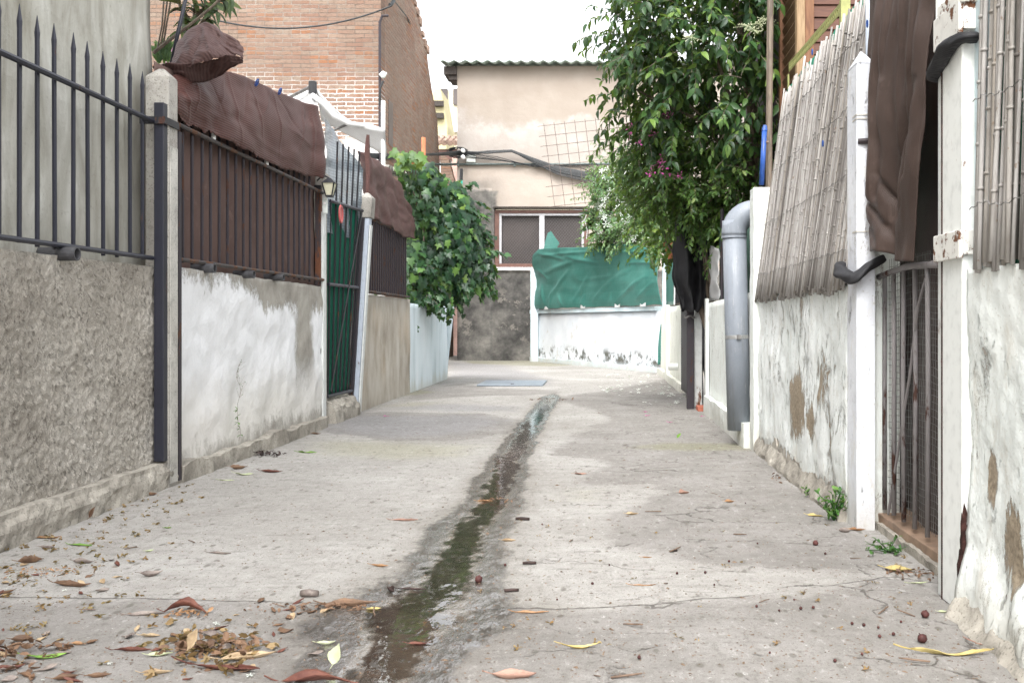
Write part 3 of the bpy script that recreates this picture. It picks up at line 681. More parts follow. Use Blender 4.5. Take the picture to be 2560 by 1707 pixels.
def make_ground():
    o = MB().grid(lambda u, v: (lerp(-140, 140, u), lerp(-60, 260, v), -.045), 8, 8).build('ground', MT['plinth'], loc=(0,0,0)); tag(o, kind='structure')
    xs = list(np.arange(-6.2, -1.0, .06)) + list(np.arange(-1.0, -.05, .0125)) + list(np.arange(-.05, 1.65, .05))
    ys = [1.0]
    while ys[-1] < 34: ys.append(ys[-1]*1.0078 + .001)
    nx, ny = len(xs), len(ys)
    vs = [(x, y, ground_z(x, y)) for x in xs for y in ys]
    fs = [(i*ny+j, (i+1)*ny+j, (i+1)*ny+j+1, i*ny+j+1) for i in range(nx-1) for j in range(ny-1)]
    o = MB().add(vs, fs).build('alley_pavement', ground_material(), smooth=True, loc=(0,0,0)); tag(o, kind='structure')
    A = np.array(vs); px, py = A[:,0], A[:,1]
    for name, polys in (('patch', PATCH), ('bluish', BLUISH), ('moss', MOSS), ('yellowish', YELL)):
        d = np.max([sdist(px, py, q) for q in polys], axis=0)
        o.data.attributes.new(name, 'FLOAT', 'POINT').data.foreach_set('value', d.astype(np.float32))
    chan = np.array([abs(x-gut_x(y))*interp(y, [(3.8, 1), (6, 1.35), (9, 1.6)])/(.085*max(.9, gut_w(y))) + max(0, (y-10.8)*4) for x, y in zip(px, py)], dtype=np.float32)
    o.data.attributes.new('chan', 'FLOAT', 'POINT').data.foreach_set('value', chan)
    jl = gp((-600,1363),(0,1370),(330,1372),(560,1378),(720,1383),(860,1392),(1180,1395),(1330,1396),(1480,1390),(1700,1370),(1900,1345),(2040,1322),(2150,1336),(2600,1420))
    jx = np.array([q[0] for q in jl]); jy = np.array([q[1] for q in jl])
    o.data.attributes.new('joint', 'FLOAT', 'POINT').data.foreach_set('value', (py - np.interp(px, jx, jy)).astype(np.float32))
    # shallow stream in the gutter
    m = Mat('gutter_water')
    nrm = m.bump(m.m_('ADD', m.noise(16, 3, .5, m.scale(m.pos(), (1, .6, 1))), m.m_('MULTIPLY', m.step(m.noise(44, 3, .6, m.scale(m.pos(), (1, .5, 1))), .56, .66), .16)), .45, .0028)
    gl = m.node('ShaderNodeBsdfGlossy'); gl.inputs['Roughness'].default_value = .03; m.put(gl.inputs['Normal'], nrm)
    tr = m.node('ShaderNodeBsdfTransparent'); m.put(tr.inputs['Color'], (.93,.89,.83))
    fr = m.node('ShaderNodeFresnel'); fr.inputs['IOR'].default_value = 1.9; m.put(fr.inputs['Normal'], nrm)
    clr = m.node('ShaderNodeBsdfTransparent')
    w = m.out(m.mixs(m.step(m.attr('depth'), .0, .0022), clr.outputs[0], m.mixs(fr.outputs[0], tr.outputs[0], gl.outputs[0])))
    def wf(u, v):
        y = lerp(1.0, 10.6, v); return (gut_x(y) + (u-.5)*.55*gut_w(y), y, -.0058)
    mbw = MB().grid(wf, 44, 760); o = tag(mbw.build('gutter_water', w, smooth=True, loc=(-.5, 5, 0)), kind='structure')
    o.data.attributes.new('depth', 'FLOAT', 'POINT').data.foreach_set('value', [z-ground_z(x, y) for x, y, z in mbw.v])
make_ground()

# ================================================================= LEFT SIDE
XL = -2.15
# --- house behind the spiked fence
t = thing('stucco_house', 'grey streaked stucco house standing close behind the spiked iron fence', 'house', (-4, 2, 0))
wall_mb((-2.27, -2.5), (-2.27, 5.05), 0, 6.4, .3, .010, 2.2, .06, left=True).build('side_wall', MT['stucco'], t, smooth=True)
wall_mb((-2.571, 5.03), (-7, 5.03), 0, 6.4, .3, .008, 2, .3, left=True).build('end_wall', MT['stucco'], t)
MB().box(-7, -2.15, -2.5, 5.1, 6.4, 6.6).build('roof_slab', MT['concrete'], t)

# --- near rough-rendered wall with its plinth
def rough(a, z):
    e = .007*abs(fbm(a*14+z*9, z*15-a*5, 2.0)) + .009*fbm(a*52+z*26, z*40-a*9, 5.0, 3) + .010*fbm(a*2.5, z*2.5)
    return e
t = thing('rough_wall', 'rough rendered brown-grey low wall under the spiked fence, nearest on the left', 'wall', (XL-.06, 3, 0))
wall_mb((XL, 1.2), (XL, 4.825), .06, lambda s: 1.07+.012*fbm(s*9), .11, 0, 1, .0095, fn=rough).build('rendered_wall', MT['render'], t, smooth=True)
def plinth(a, z): return .012*fbm(a*5, z*9) + .016*max(0, min(1, (.11+.04*nz(a*3.3, 7)+.02*nz(a*13, 2)-z)/.03)) + .006*fbm(a*19, z*24, 3)
wall_mb((XL+.05, 1.2), (XL+.05, 4.97), 0, lambda s: .125+.008*nz(s*17), .11, .002, 9, .02, fn=plinth).build('plinth', MT['plinth'], t)

# --- spiked fence
t = thing('spiked_fence', 'dark blue iron fence of spear-tipped bars in front of the stucco house', 'fence', (XL, 3.7, 1.1))
m_ir = MT['iron']
MB().tube([(XL+.012, 1.3, 1.768), (XL+.012, 4.77, 1.768)], .013, 8).build('rail', m_ir, t)
MB().tube([(XL+.012, 1.3, 1.108), (XL+.012, 3.2, 1.106), (XL+.012, 4.77, 1.112)], .011, 8).build('rail', m_ir, t)
bar0 = None
for k in range(14):
    y = 4.71 - k*.1255
    if bar0 is None:
        bar0 = MB().tube([(XL-.008, y, 1.10), (XL-.008, y, 1.90), (XL-.008, y, 1.925), (XL-.008, y, 1.99)], [.009, .009, .0105, .001], 7).build('bar', m_ir, t, smooth=False)
    else:
        c = bar0.copy(); C.objects.link(c); c.parent = t; c.location = (rnd(-.002,.002), -k*.1255+rnd(-.004,.004), rnd(-.008,.006)); c.rotation_euler = (0, rnd(-.004,.004), 0)

# --- drain stubs sticking out under the rails
def stub(u, v, r, label, first=[None]):
    p = PX(u, v, XL+.07)
    o = MB()
    n = 16; vs = []; fs = []
    for x, q in ((XL-.08, r), (p.x, r), (p.x, r*.78), (p.x-.10, r*.75)):
        for k in range(n): a = 2*math.pi*k/n; vs.append((x, p.y+q*math.cos(a), p.z+q*math.sin(a)))
    for i in range(3): fs += [(i*n+k, i*n+(k+1)%n, (i+1)*n+(k+1)%n, (i+1)*n+k) for k in range(n)]
    fs.append(tuple(3*n+k for k in range(n)))
    tag(o.add(vs, fs).build('drain_stub', MT['pvc_dark'], smooth=False), label, 'drain pipe', 'drain pipe stubs poking out above the left walls')
stub(178, 583, .028, 'short dark drain pipe stub sticking out under the spiked fence')
stub(494, 616, .026, 'dark drain pipe stub under the brown railing, nearest to the dark gate post')
stub(584, 630, .024, 'dark drain pipe stub under the middle of the brown railing')
stub(652, 637, .023, 'dark drain pipe stub under the far end of the brown railing')

# --- concrete post with dark iron tube
t = thing('concrete_post', 'tall concrete post with chamfered top and dark blue iron tube strapped to it', 'post', (-2.14, 4.88, 0))
def post_shaft(x0, x1, y0, y1, z0, z1, ch, mb=None):
    mb = mb or MB(); c = ch
    a = [(x0,y0),(x1,y0),(x1,y1),(x0,y1)]; b = [(x0+c,y0+c),(x1-c,y0+c),(x1-c,y1-c),(x0+c,y1-c)]
    vs = [(*q, z0) for q in a] + [(*q, z1) for q in a] + [(*q, z1+c) for q in b]
    return mb.add(vs, [(3,2,1,0),(8,9,10,11)] + [(i+l*4, (i+1)%4+l*4, (i+1)%4+l*4+4, i+l*4+4) for l in (0,1) for i in range(4)])
post_shaft(-2.20, -2.085, 4.83, 4.935, .0, 2.0, .045).build('shaft', MT['concrete'], t, bevel=.006)
tb = MB().box(-2.137, -2.090, 4.783, 4.828, .135, 1.86).build('iron_tube', m_ir, t, bevel=.003)
MB().box(-2.20, -2.076, 4.770, 4.781, 1.755, 1.79).box(-2.0835, -2.076, 4.7815, 4.93, 1.755, 1.79).build('strap', MT['iron_black'], t)
MB().box(-2.12, -2.079, 4.937, 4.965, .02, 1.75).build('edge_strip', MT['iron_brown'], t)
MB().box(-2.0845, -2.0815, 4.84, 4.925, .02, 1.66).build('pale_paint_strip', MT['concrete_pale'], t)

# --- whitewashed wall with kerb
t = thing('whitewashed_wall', 'worn white low wall with bare grey top, between the two concrete posts', 'wall', (XL-.08, 6.4, 0))
def lumps(a, z): return .014*fbm(a*3, z*4, 9) + .006*fbm(a*11, z*13, 2)
wall_mb((XL+.01, 4.97), (XL+.01, 7.72), .04, lambda s: 1.085+.010*fbm(s*11, 3), .15, .002, 10, .03, fn=lumps).build('wall_face', MT['leftwhite'], t, smooth=True)
wall_mb((XL+.075, 4.975), (XL+.075, 7.66), 0, lambda s: .085+.03*fbm(s*8, 5), .12, .012, 7, .03).build('kerb', MT['plinth'], t)

# --- railing with brown cloth
t = thing('bar_railing', 'rust-spotted bar railing with brown cloth behind it, above the whitewashed wall', 'railing', (XL, 6.3, 1.1))
MB().tube([(XL+.014, 4.94, 1.808), (XL+.014, 7.72, 1.808)], .012, 7).build('rail', MT['rust_rail'], t)
MB().tube([(XL+.014, 4.94, 1.125), (XL+.014, 7.72, 1.135)], .012, 7).build('rail', MT['rust_rail'], t)
bar0 = None
for k in range(20):
    y = 5.0286 + k*.1264
    if bar0 is None: bar0 = MB().tube([(XL-.006, y, 1.12), (XL-.006, y, 1.5), (XL-.006, y, 1.93)], .0085, 7).build('bar', MT['iron_brown'], t)
    else:
        c = bar0.copy(); C.objects.link(c); c.parent = t; c.location = (0, k*.1264+rnd(-.006,.006), rnd(-.01,.01)); c.rotation_euler = (rnd(-.006,.006), 0, 0)
for k in (3, 10):
    y = 5.155 + k*.1264
    MB().tube([(XL+.008, y, 1.82), (XL+.008, y, 1.945)], .014, 9).build('sleeve', MT['white_plastic'], t, label='white plastic sleeve on a bar end')
# flat brown cloth behind the bars
def flat_cloth(u, v):
    y = lerp(4.94, 7.72, u); z = lerp(1.05, 2.1, v)
    return (XL-.05 + .008*math.sin(u*60+3*math.sin(v*4)) + .012*fbm(u*7, v*3), y, z)
tag(MB().grid(flat_cloth, 90, 30).build('backing_cloth', MT['brown_cloth_flat'], smooth=True, solid=.003), 'flat brown cloth stretched behind the bars above the whitewashed wall', 'shade cloth')
# loose brown shade cloth over the top of the railing
TOPV = [(400,190),(425,172),(470,162),(540,163),(585,178),(640,205),(700,230),(735,244)]
BOTV = [(400,255),(415,272),(440,288),(480,303),(560,345),(640,383),(700,402),(740,408)]
CREASE = [(.05,.95,.10,.1,.02,.014),(.16,1,.13,.2,.012,.010),(.27,.9,.33,.3,.012,-.010),(.40,1,.30,.45,.02,.012),(.42,1,.43,.05,.014,.012),(.55,.97,.45,.35,.02,-.010),(.56,.97,.60,.2,.012,.012),(.70,1,.58,.5,.016,.012),(.71,1,.71,.1,.012,.014),(.72,1,.86,.5,.016,-.012),(.93,1,.84,.3,.014,.018),(.96,.9,.93,.1,.012,.020),(.5,.25,.85,.12,.03,.010),(.12,.35,.4,.28,.04,.008),(.75,.6,.97,.35,.02,.012)]
def loose(u, v):
    uu = lerp(402, 738, u); x = XL+.035
    a = PX(uu, interp(uu, TOPV), x); b = PX(uu, interp(uu, BOTV), x)
    z = lerp(b.z, a.z, v); sag = math.sin(v*math.pi)
    fold = .026*fbm(u*3.5, v*1.4, 4, 3) + .003*math.sin(u*40+2*nz(u*7, v*3)) + .5*folds(CREASE, u, v, 2.6) + .035*math.exp(-((u-.985)/.03)**2)
    crease = .006*nz(u*16, v*7, 8)
    return (x - .05*v**1.5 + fold + crease + .02*sag, a.y, z + .012*nz(u*14, v*3) + (1-v)**8*(.022*nz(u*26, 3) + .012*nz(u*70, 5)))
t = tag(MB().grid(loose, 240, 40).build('shade_cloth', MT['brown_cloth'], smooth=True, solid=.003), 'creased brown shade cloth draped over the top of the long bar railing', 'shade cloth')
for (u, v, y) in ((590, 190, 0), (643, 210, 0), (588, 186, 0)):
    p = PX(u, v, XL+.05); q = MB()
    for k in range(2): q.tube([p+Vector((.01*math.cos(a+k), .018*math.sin(a)*1.2, .022*math.cos(a))) for a in [i*.7 for i in range(9)]], .0035, 4)
    if v != 186: q.build('blue_tie', MT['blue_plastic'], t)
# folded hood of the same cloth on the post
HC = [[(397,150,5.42),(414,112,5.45),(446,84,5.48),(484,78,5.48),(520,98,5.46),(552,118,5.42)],
      [(394,148,5.30),(410,98,5.32),(440,67,5.33),(482,56,5.33),(521,80,5.31),(548,97,5.28)],
      [(396,151,5.22),(416,112,5.22),(452,88,5.20),(490,84,5.22),(524,104,5.25),(558,110,5.24)],
      [(398,154,5.17),(424,132,5.13),(462,118,5.10),(500,112,5.12),(534,119,5.17),(560,122,5.20)],
      [(400,157,5.15),(436,150,5.10),(474,141,5.08),(512,132,5.10),(542,127,5.14),(558,136,5.17)]]
def catmull(p, t):
    n = len(p)-1; i = min(n-1, int(t*n)); f = t*n-i
    a, b, c, d = p[max(0,i-1)], p[i], p[i+1], p[min(n,i+2)]
    return tuple(.5*((2*b[k]) + (c[k]-a[k])*f + (2*a[k]-5*b[k]+4*c[k]-d[k])*f*f + (3*b[k]-a[k]-3*c[k]+d[k])*f**3) for k in range(3))
HF = [(.52,.30,.20,.95,.05,-.014),(.52,.30,.50,.98,.04,.014),(.53,.28,.78,.95,.04,-.014),(.55,.26,.95,.62,.04,.016)]
def hood(u, v):
    q = catmull([catmull(r, u) for r in HC], v); p = P(*q)
    w = .010*abs(nz(u*7-v*2, v*3, 1)) + .012*fbm(u*5, v*4, 2) + .010*math.exp(-((u-.62-.2*v)/.03)**2) - .010*math.exp(-((u-.3+.1*v)/.04)**2) + folds(HF, u, v, 1.6)
    return (p.x + .006*nz(v*9, u*9, 3), p.y - w, p.z + .5*w)
t = thing('cloth_hood', 'brown mesh cloth folded into a peaked hood on top of the concrete post', 'shade cloth', (-2.15, 5.25, 2.05))
MB().grid(hood, 60, 44).build('hood_crown', MT['hood'], t, smooth=True, solid=.004)
BT = [(352,153),(405,148),(470,139),(530,130),(560,134)]
BB = [(352,158),(380,165),(420,182),(470,168),(530,154),(560,146)]
def brim(u, v):
    uu = lerp(352, 560, u); a = P(uu, interp(uu, BT), 5.10); b = P(uu, interp(uu, BB), 5.12)
    p = lerp(b, a, v); p.y += .10*(1-v)*math.sin(u*math.pi) - .03*math.sin(u*9) + .02*fbm(u*8, v*4); return p
MB().grid(brim, 50, 10).build('hood_brim', MT['hood'], t, smooth=True, solid=.004)
tag(MB().tube([P(393, 150, 5.5), P(410, 70, 5.5), P(440, -60, 5.55)], [.011, .011, .010], 8).build('support_pole', MT['iron'], smooth=True), 'thin dark blue pole slanting up beside the hood of brown cloth', 'pole')

# --- second concrete post: cap, iron tube rusted low, white strip
t = thing('capped_post', 'concrete post with pointed cap beside the green gate, rusted tube on its face', 'post', (-2.2, 7.85, 0))
post_shaft(-2.255, -2.150, 7.74, 7.88, 0, 1.86, .001).build('shaft', MT['concrete'], t, bevel=.006)
post_shaft(-2.275, -2.130, 7.72, 7.90, 1.862, 1.96, .055).build('post_cap', MT['concrete'], t, bevel=.004)
MB().box(-2.192, -2.148, 7.69, 7.737, .05, 1.86).build('iron_tube', MT['rust_tube'], t, bevel=.003)
MB().box(-2.147, -2.128, 7.70, 7.78, .0, 1.66).build('white_strip', MT['white_strip'], t, bevel=.003)
MB().box(-2.26, -2.14, 7.672, 7.686, 1.83, 1.862).build('strap', MT['iron_black'], t)
# lantern and bell box on it
p = P(757, 432, 7.6); t = thing('wall_lantern', 'small four-sided lantern with dark frame on the capped concrete post', 'lantern', p)
def fru(mb, z0, r0, z1, r1):
    vs = [(p.x+r0*a, p.y+r0*b, p.z+z0) for a, b in ((-1,-1),(1,-1),(1,1),(-1,1))] + [(p.x+r1*a, p.y+r1*b, p.z+z1) for a, b in ((-1,-1),(1,-1),(1,1),(-1,1))]
    return mb.hexa(vs)
fru(MB(), -.055, .022, .035, .042).build('glass', MT['glass_pane'], t)
q = fru(MB(), .036, .050, .075, .012); fru(q, -.068, .026, -.056, .026)
for a, b in ((-1,-1),(1,-1),(1,1),(-1,1)): q.cyl((p.x+.024*a, p.y+.024*b, p.z-.056), (p.x+.045*a, p.y+.045*b, p.z+.036), .005, 4)
q.tube([(p.x-.10, p.y+.02, p.z+.06), (p.x-.05, p.y, p.z+.10), (p.x, p.y, p.z+.075)], .006, 5)
q.build('lantern_frame', MT['iron_black'], t)
p = P(748, 474, 7.68); t = thing('bell_box', 'ivory plastic bell box on the capped post below the lantern', 'door bell', p)
MB().box(p.x-.018, p.x+.018, p.y-.03, p.y-.001, p.z-.06, p.z+.06).build('bell_case', MT['box_plastic'], t, bevel=.006)
MB().cyl((p.x, p.y-.036, p.z+.02), (p.x, p.y-.029, p.z+.02), .009, 10).build('button', MT['whitewall'], t)

# --- green gate, leaning out into the alley with its far post
LEAN = .062
def gx(z, y=8.66): return -2.165 + lerp(.012, LEAN, (y-7.93)/.73)*z
t = thing('green_gate', 'dark green barred gate leaning outwards, with cloth behind its bars', 'gate', (-2.165, 8.3, .2))
Y0, Y1 = 7.93, 8.66
for z, nm in ((.215, 'rail'), (1.11, 'rail'), (1.775, 'rail')):
    MB().tube([(gx(z, Y0), Y0, z), (gx(z, Y1), Y1, z)], .015, 6).build(nm, MT['iron'], t)
for k in range(7):
    y = lerp(Y0+.03, Y1-.02, k/6)
    zt = 2.27 if 1 <= k <= 5 else 1.775
    MB().tube([(gx(.21, y)-.002, y, .21), (gx(zt, y)-.002, y, zt)], .008, 7).build('bar', MT['iron_black'], t)
MB().tube([(gx(.25, Y0)+.012, Y0+.06, .25), (gx(1.75)+.012, Y1-.06, 1.75)], .006, 6).build('diagonal_brace', MT['iron_black'], t)
def gcl(u, v):
    z = lerp(.20, 1.77, v); y = lerp(Y0-.02, Y1, u); return (gx(z, y)-.026+.010*math.sin(u*22+v*2)+.01*nz(u*5, v*5), y, z)
MB().grid(gcl, 40, 30).build('green_cloth', MT['green_gate_cloth'], t, smooth=True, solid=.002)
def net(u, v):
    top = 2.43 - .30*u*u + .05*math.sin(u*3.1); z = lerp(1.52, top, v)
    return (gx(z, lerp(Y0, Y1, u))-.03-.10*(v*v)*math.sin(math.pi*u)+.015*math.sin(u*12+v*3)+.02*fbm(u*4, v*4), lerp(Y0-.06, Y1+.02, u), z)
tag(MB().grid(net, 40, 30).build('clear_sheet', MT['clear'], smooth=True), 'grey see-through reinforced plastic sheet behind the spikes of the green gate', 'plastic sheet')
# pale blue post on the far side
t = thing('leaning_post', 'pale blue painted post with concrete cap leaning over beside the green gate', 'post', (-2.16, 8.8, 0))
def shear(o):   # sheared mesh: the post leans out by LEAN
    for v in o.data.vertices: v.co.x += LEAN*v.co.z
shear(post_shaft(-2.20, -2.115, 8.72, 8.82, 0, 1.72, .001).build('shaft', MT['blue_post'], t, bevel=.005))
shear(post_shaft(-2.215, -2.10, 8.71, 8.85, 1.722, 1.90, .045).build('post_cap', MT['concrete'], t, bevel=.006))
shear(MB().box(-2.112, -2.10, 8.73, 8.80, .02, 1.66).build('white_strip', MT['white_strip'], t))
shear(MB().box(-2.2, -2.15, 8.675, 8.705, .1, 1.72).build('dark_jamb', MT['iron_brown'], t))
# disc on the gate
p = P(776, 492, 8.05); t = thing('round_disc', 'faded red plastic disc hanging on the green gate', 'disc', p)
n = 20; vs = []
for x, r in ((0, .055), (.012, .055), (.012, .042), (.006, .036)): vs += [(p.x+.02+x, p.y+r*math.cos(2*math.pi*k/n)*1.0, p.z+r*1.35*math.sin(2*math.pi*k/n)) for k in range(n)]
MB().add(vs, [(i*n+k, i*n+(k+1)%n, (i+1)*n+(k+1)%n, (i+1)*n+k) for i in range(3) for k in range(n)] + [tuple(3*n+k for k in range(n)), tuple(range(n-1,-1,-1))]).build('disc_face', MT['red_disc'], t, smooth=False)
MB().tube([(p.x+.02, p.y, p.z+.07), (p.x+.01, p.y+.02, p.z+.16)], .003, 4).build('hanging_wire', MT['wire'], t)
# gate step
def stepf(u, v):
    x = -2.26 + .19*u; y = lerp(7.90, 8.70, v); e = math.sin(min(1, max(0, u))*math.pi/2)
    return (x, y, .19)
q = MB(); n1, n2 = 10, 26; vs = []
for i in range(n1+1):
    for j in range(n2+1):
        a = i/n1; y = lerp(7.90, 8.70, j/n2); ang = a*math.pi/2
        r = 1+.10*fbm(a*4, y*6) + .05*fbm(a*11, y*15)
        vs.append((-2.24+.16*math.sin(ang)*r, y, .002+.19*math.cos(ang)**.55*r))
fs = [(i*(n2+1)+j, i*(n2+1)+j+1, (i+1)*(n2+1)+j+1, (i+1)*(n2+1)+j) for i in range(n1) for j in range(n2)]
m0 = len(vs); vs += [(-2.24, 7.90, 0), (-2.24, 8.70, 0)]
fs += [(m0, i*(n2+1), (i+1)*(n2+1)) for i in range(n1)] + [(m0+1, (i+1)*(n2+1)+n2, i*(n2+1)+n2) for i in range(n1)]
tag(q.add(vs, fs).build('gate_step', MT['plinth'], smooth=False), 'broken rounded concrete step under the green gate', 'step')

# --- beige wall, far railing and its cloth
t = thing('beige_wall', 'stained beige concrete low wall just beyond the green gate', 'wall', (XL-.08, 10, 0))
wall_mb((XL, 8.86), (XL, 11.35), 0, lambda s: 1.07+.006*fbm(s*9, 1), .16, .006, 3, .05).build('wall_face', MT['beige'], t, smooth=True)
t = thing('fine_railing', 'rusty railing of closely set bars on the beige wall', 'railing', (XL, 10, 1.07))
for z in (1.095, 1.775): MB().tube([(XL+.02, 8.9, z), (XL+.02, 11.2, z)], .012, 6).build('rail', MT['rust_rail'], t)
bar0 = None
for k in range(22):
    y = 8.98 + k*.1
    if bar0 is None: bar0 = MB().tube([(XL+.002, y, 1.09), (XL+.002, y, 1.78)], .009, 6).build('bar', MT['iron_brown'], t)
    else: c = bar0.copy(); C.objects.link(c); c.parent = t; c.location = (0, k*.1, 0)
def fl2(u, v): return (XL-.04+.01*math.sin(u*40), lerp(8.88, 11.3, u), lerp(1.08, 1.9, v))
tag(MB().grid(fl2, 50, 12).build('backing_cloth', MT['brown_cloth_flat'], smooth=True, solid=.003), 'brown cloth behind the closely set bars on the beige wall', 'shade cloth')
T3 = [(836,342),(850,350),(870,362),(905,385),(930,420),(958,482)]; B3 = [(836,488),(850,496),(900,525),(930,545),(958,548)]
def loose3(u, v):
    uu = lerp(838, 957, u); x = XL+.045; a = PX(uu, interp(uu, T3), x); b = PX(uu, interp(uu, B3), x)
    return (x + .015*math.sin(u*30+v*3) + .03*fbm(u*5, v*3, 7) - .06*v, a.y, lerp(b.z, a.z, v))
tag(MB().grid(loose3, 70, 26).build('shade_cloth', MT['brown_cloth'], smooth=True, solid=.003), 'brown shade cloth hanging above the closely set bars, next to the ivy', 'shade cloth')
tag(MB().tube([P(845, 310, 8.95), P(843, 345, 8.95), P(846, 400, 8.95), P(843, 470, 8.92)], [.014, .026, .022, .016], 7).build('cloth_roll', MT['brown_cloth']), 'rolled brown cloth end standing up beside the clear plastic sheet', 'shade cloth')

# --- bluish wall end
t = thing('bluish_wall', 'bluish white low wall below the ivy at the bend of the alley', 'wall', (XL-.1, 12.8, 0))
wall_mb((XL-.01, 11.36), (XL-.01, 14.2), 0, lambda s: 1.03-.02*s, .22, .012, 1.6, .06).build('wall_face', MT['bluewhite'], t, smooth=True)
MB().hexa([(XL-.23,14.202,0),(XL-.02,14.202,0),(XL-.10,14.5,0),(XL-.23,14.5,0),(XL-.23,14.202,1.06),(XL+.10,14.202,1.06),(XL-.02,14.5,1.06),(XL-.23,14.5,1.06)]).build('flared_end', MT['bluewhite'], t, bevel=.02)
# corrugated sheet above the ivy
def corr(mb, p0, du, dv, n, per, amp, up, th=.006):
    """corrugated sheet: waves run along du, ridges along dv"""
    L = du.length; t_ = du/L; k = int(L/per*8)
    return mb.grid(lambda u, v: p0 + t_*(u*L) + dv*v + up*(amp*math.sin(2*math.pi*u*L/per)), k, n)
p0 = P(893, 385, 11.3); mb = corr(MB(), p0, P(945, 405, 12.9)-p0, Vector((-.9, 0, .10)), 3, .17, .028, Vector((0,0,1)))
tag(mb.build('corrugated_sheet', MT['sheet'], smooth=True, solid=.008), 'small weathered corrugated sheet roof poking out above the ivy', 'roof sheet')

# --- white canopy in the garden behind
t = thing('garden_canopy', 'white cloth garden canopy with sagging valance in front of the brick house', 'canopy', (-3.4, 11, 0))
yy = 10.6
def can(u, v):
    a = lerp(P(628, 232, yy+.6), P(727, 200, yy+.3), u); b = lerp(P(628, 262, yy), P(880, 300, yy-.2), u)
    p = lerp(a, b, v); p.z -= .10*math.sin(math.pi*u)*v; return p
MB().grid(lambda u, v: lerp(lerp(P(620,228,yy+.8), P(726,203,yy), u), lerp(P(640,262,yy+.1), P(732,262,yy-.1), u), v), 10, 10).build('canopy_side', MT['white_cloth'], t, smooth=True, solid=.004)
MB().grid(lambda u, v: lerp(lerp(P(726,203,yy), P(884,297,yy-.1), u) + Vector((0,0,-.16*math.sin(math.pi*u)*.8)), lerp(P(732,262,yy), P(884,345,yy), u)+Vector((0,.1,-.05)), v), 20, 8).build('canopy_front', MT['white_cloth'], t, smooth=True, solid=.004)
path = [P(716,218,yy-.05), P(742,238,yy-.05), P(768,266,yy-.05), P(800,284,yy-.05), P(845,290,yy-.05), P(884,300,yy-.05)]
MB().tube(path, [.028,.030,.036,.026,.028,.018], 8).build('rolled_valance', MT['white_cloth'], t, smooth=True)
MB().cyl(P(718, 190, yy), P(718, 330, yy), .035, 8).build('clear_leg', MT['steel'], t)
MB().cyl(P(718, 188, yy-.02), P(718, 215, yy-.02), .045, 8).build('leg_bracket', MT['black_plastic'], t)
MB().cyl(P(641, 236, yy+.3), P(716, 198, yy), .018, 6).build('roof_strut', MT['wire'], t)
MB().cyl(P(745, 308, yy), P(800, 285, yy), .014, 6).build('roof_strut', MT['wire'], t)
q = P(880, 232, yy); tag(MB().cyl((q.x, q.y, 0), q, .022, 8).build('white_pole', MT['white_plastic'], smooth=True), 'slim white upright pole in front of the corner of the brick house', 'pole')
q = P(973, 316, 13.0); tag(MB().tube([(q.x, q.y, 0), q], .03, 6).build('rust_pole', MT['terracotta']), 'thin orange-brown upright pole above the ivy', 'pole')
t = thing('broom_handle', 'teal broom handle with black end sticking up out of the ivy', 'broom', P(1058, 500, 13.6))
MB().cyl(P(1057, 520, 13.6), P(1059, 414, 13.6), .022, 8).build('handle', MT['teal_plastic'], t)
MB().cyl(P(1059, 414, 13.6), P(1060, 388, 13.6), .024, 8).build('handle_end', MT['black_plastic'], t)
# ================================================================= BEHIND
# --- brick house
t = thing('brick_house', 'tall bare brick house behind the gardens on the left', 'house', (-8, 18, 0))
MB().prism([(-14,16,0),(-3.5,16,0),(-3.5,16,8.2),(-14,16,8.2)], (0,.3,0)).build('front_wall', MT['brick'], t)
prof = [(16.301,0),(24,0),(24,2.2),(22.2,3.4),(21.6,5.2),(20.9,5.7),(20.45,6.1),(20.3,6.35),(19.9,6.4),(19.6,6.6),(19.2,6.75),(18.7,6.95),(18.2,7.3),(17.6,7.6),(17,7.9),(16.301,8.2)]
MB().prism([(-3.5,y,z) for y, z in prof], (-.3,0,0)).build('side_wall', MT['brick_side'], t)
for (y, z, h) in ((16.75, 4.15, .75), (19.7, 3.1, .5)):
    MB().box(-3.56, -3.494, y-.17, y+.17, z-h/2, z+h/2).build('window', MT['pane'], t)
# broken coping bricks along the raked top
mb = MB()
for y in np.arange(18.3, 20.5, .28):
    z = interp(y, [(a, b) for a, b in prof[4:]][::-1])
    mb.box(-3.78, -3.47, y, y+.2, z-.04, z+rnd(.03,.12))
mb.build('coping', MT['rooftile'], t)
# drainpipe and insulator on the corner
p = P(872, 200, 15.95)
t = thing('corner_conduit', 'thin rusty conduit running down the corner of the brick house', 'pipe', (p.x, 15.95, 2))
MB().tube([(p.x,15.96,2), (p.x,15.96,5.3), (p.x,15.96,5.62), (p.x+.04,15.96,5.72), (p.x+.14,15.95,5.72)], .022, 6).build('conduit_pipe', MT['iron_brown'], t)
q = P(880, 172, 15.9); MB().tube([(p.x,15.94,4.3), (p.x+.02,15.9,4.55), q+Vector((0,0,-.1))], .018, 5).build('cable_tail', MT['cable'], t)
MB().ball(q, .05, 8, (1,1,1.2)).cyl(q+Vector((-.06,0,0)), q+Vector((.06,0,.02)), .02, 6).build('insulator', MT['box_plastic'], t)
# wire looping across the brick wall
def catenary(mb, a, b, sag, r, n=18, k=5):
    a, b = Vector(a), Vector(b)
    return mb.tube([lerp(a, b, i/n) - Vector((0,0,sag*4*(i/n)*(1-i/n))) for i in range(n+1)], r, k)
mb = catenary(MB(), P(500, 48, 15.2), P(900, 14, 15.6), .22, .014)
catenary(mb, P(895, 12, 15.7), P(905, 0, 15.8), .02, .03); mb.tube([P(905,2,15.8), P(935,40,18), P(948,70,19)], .013, 4)
tag(mb.build('overhead_wire', MT['cable']), 'thin grey wire sagging across the upper brick wall', 'wire')

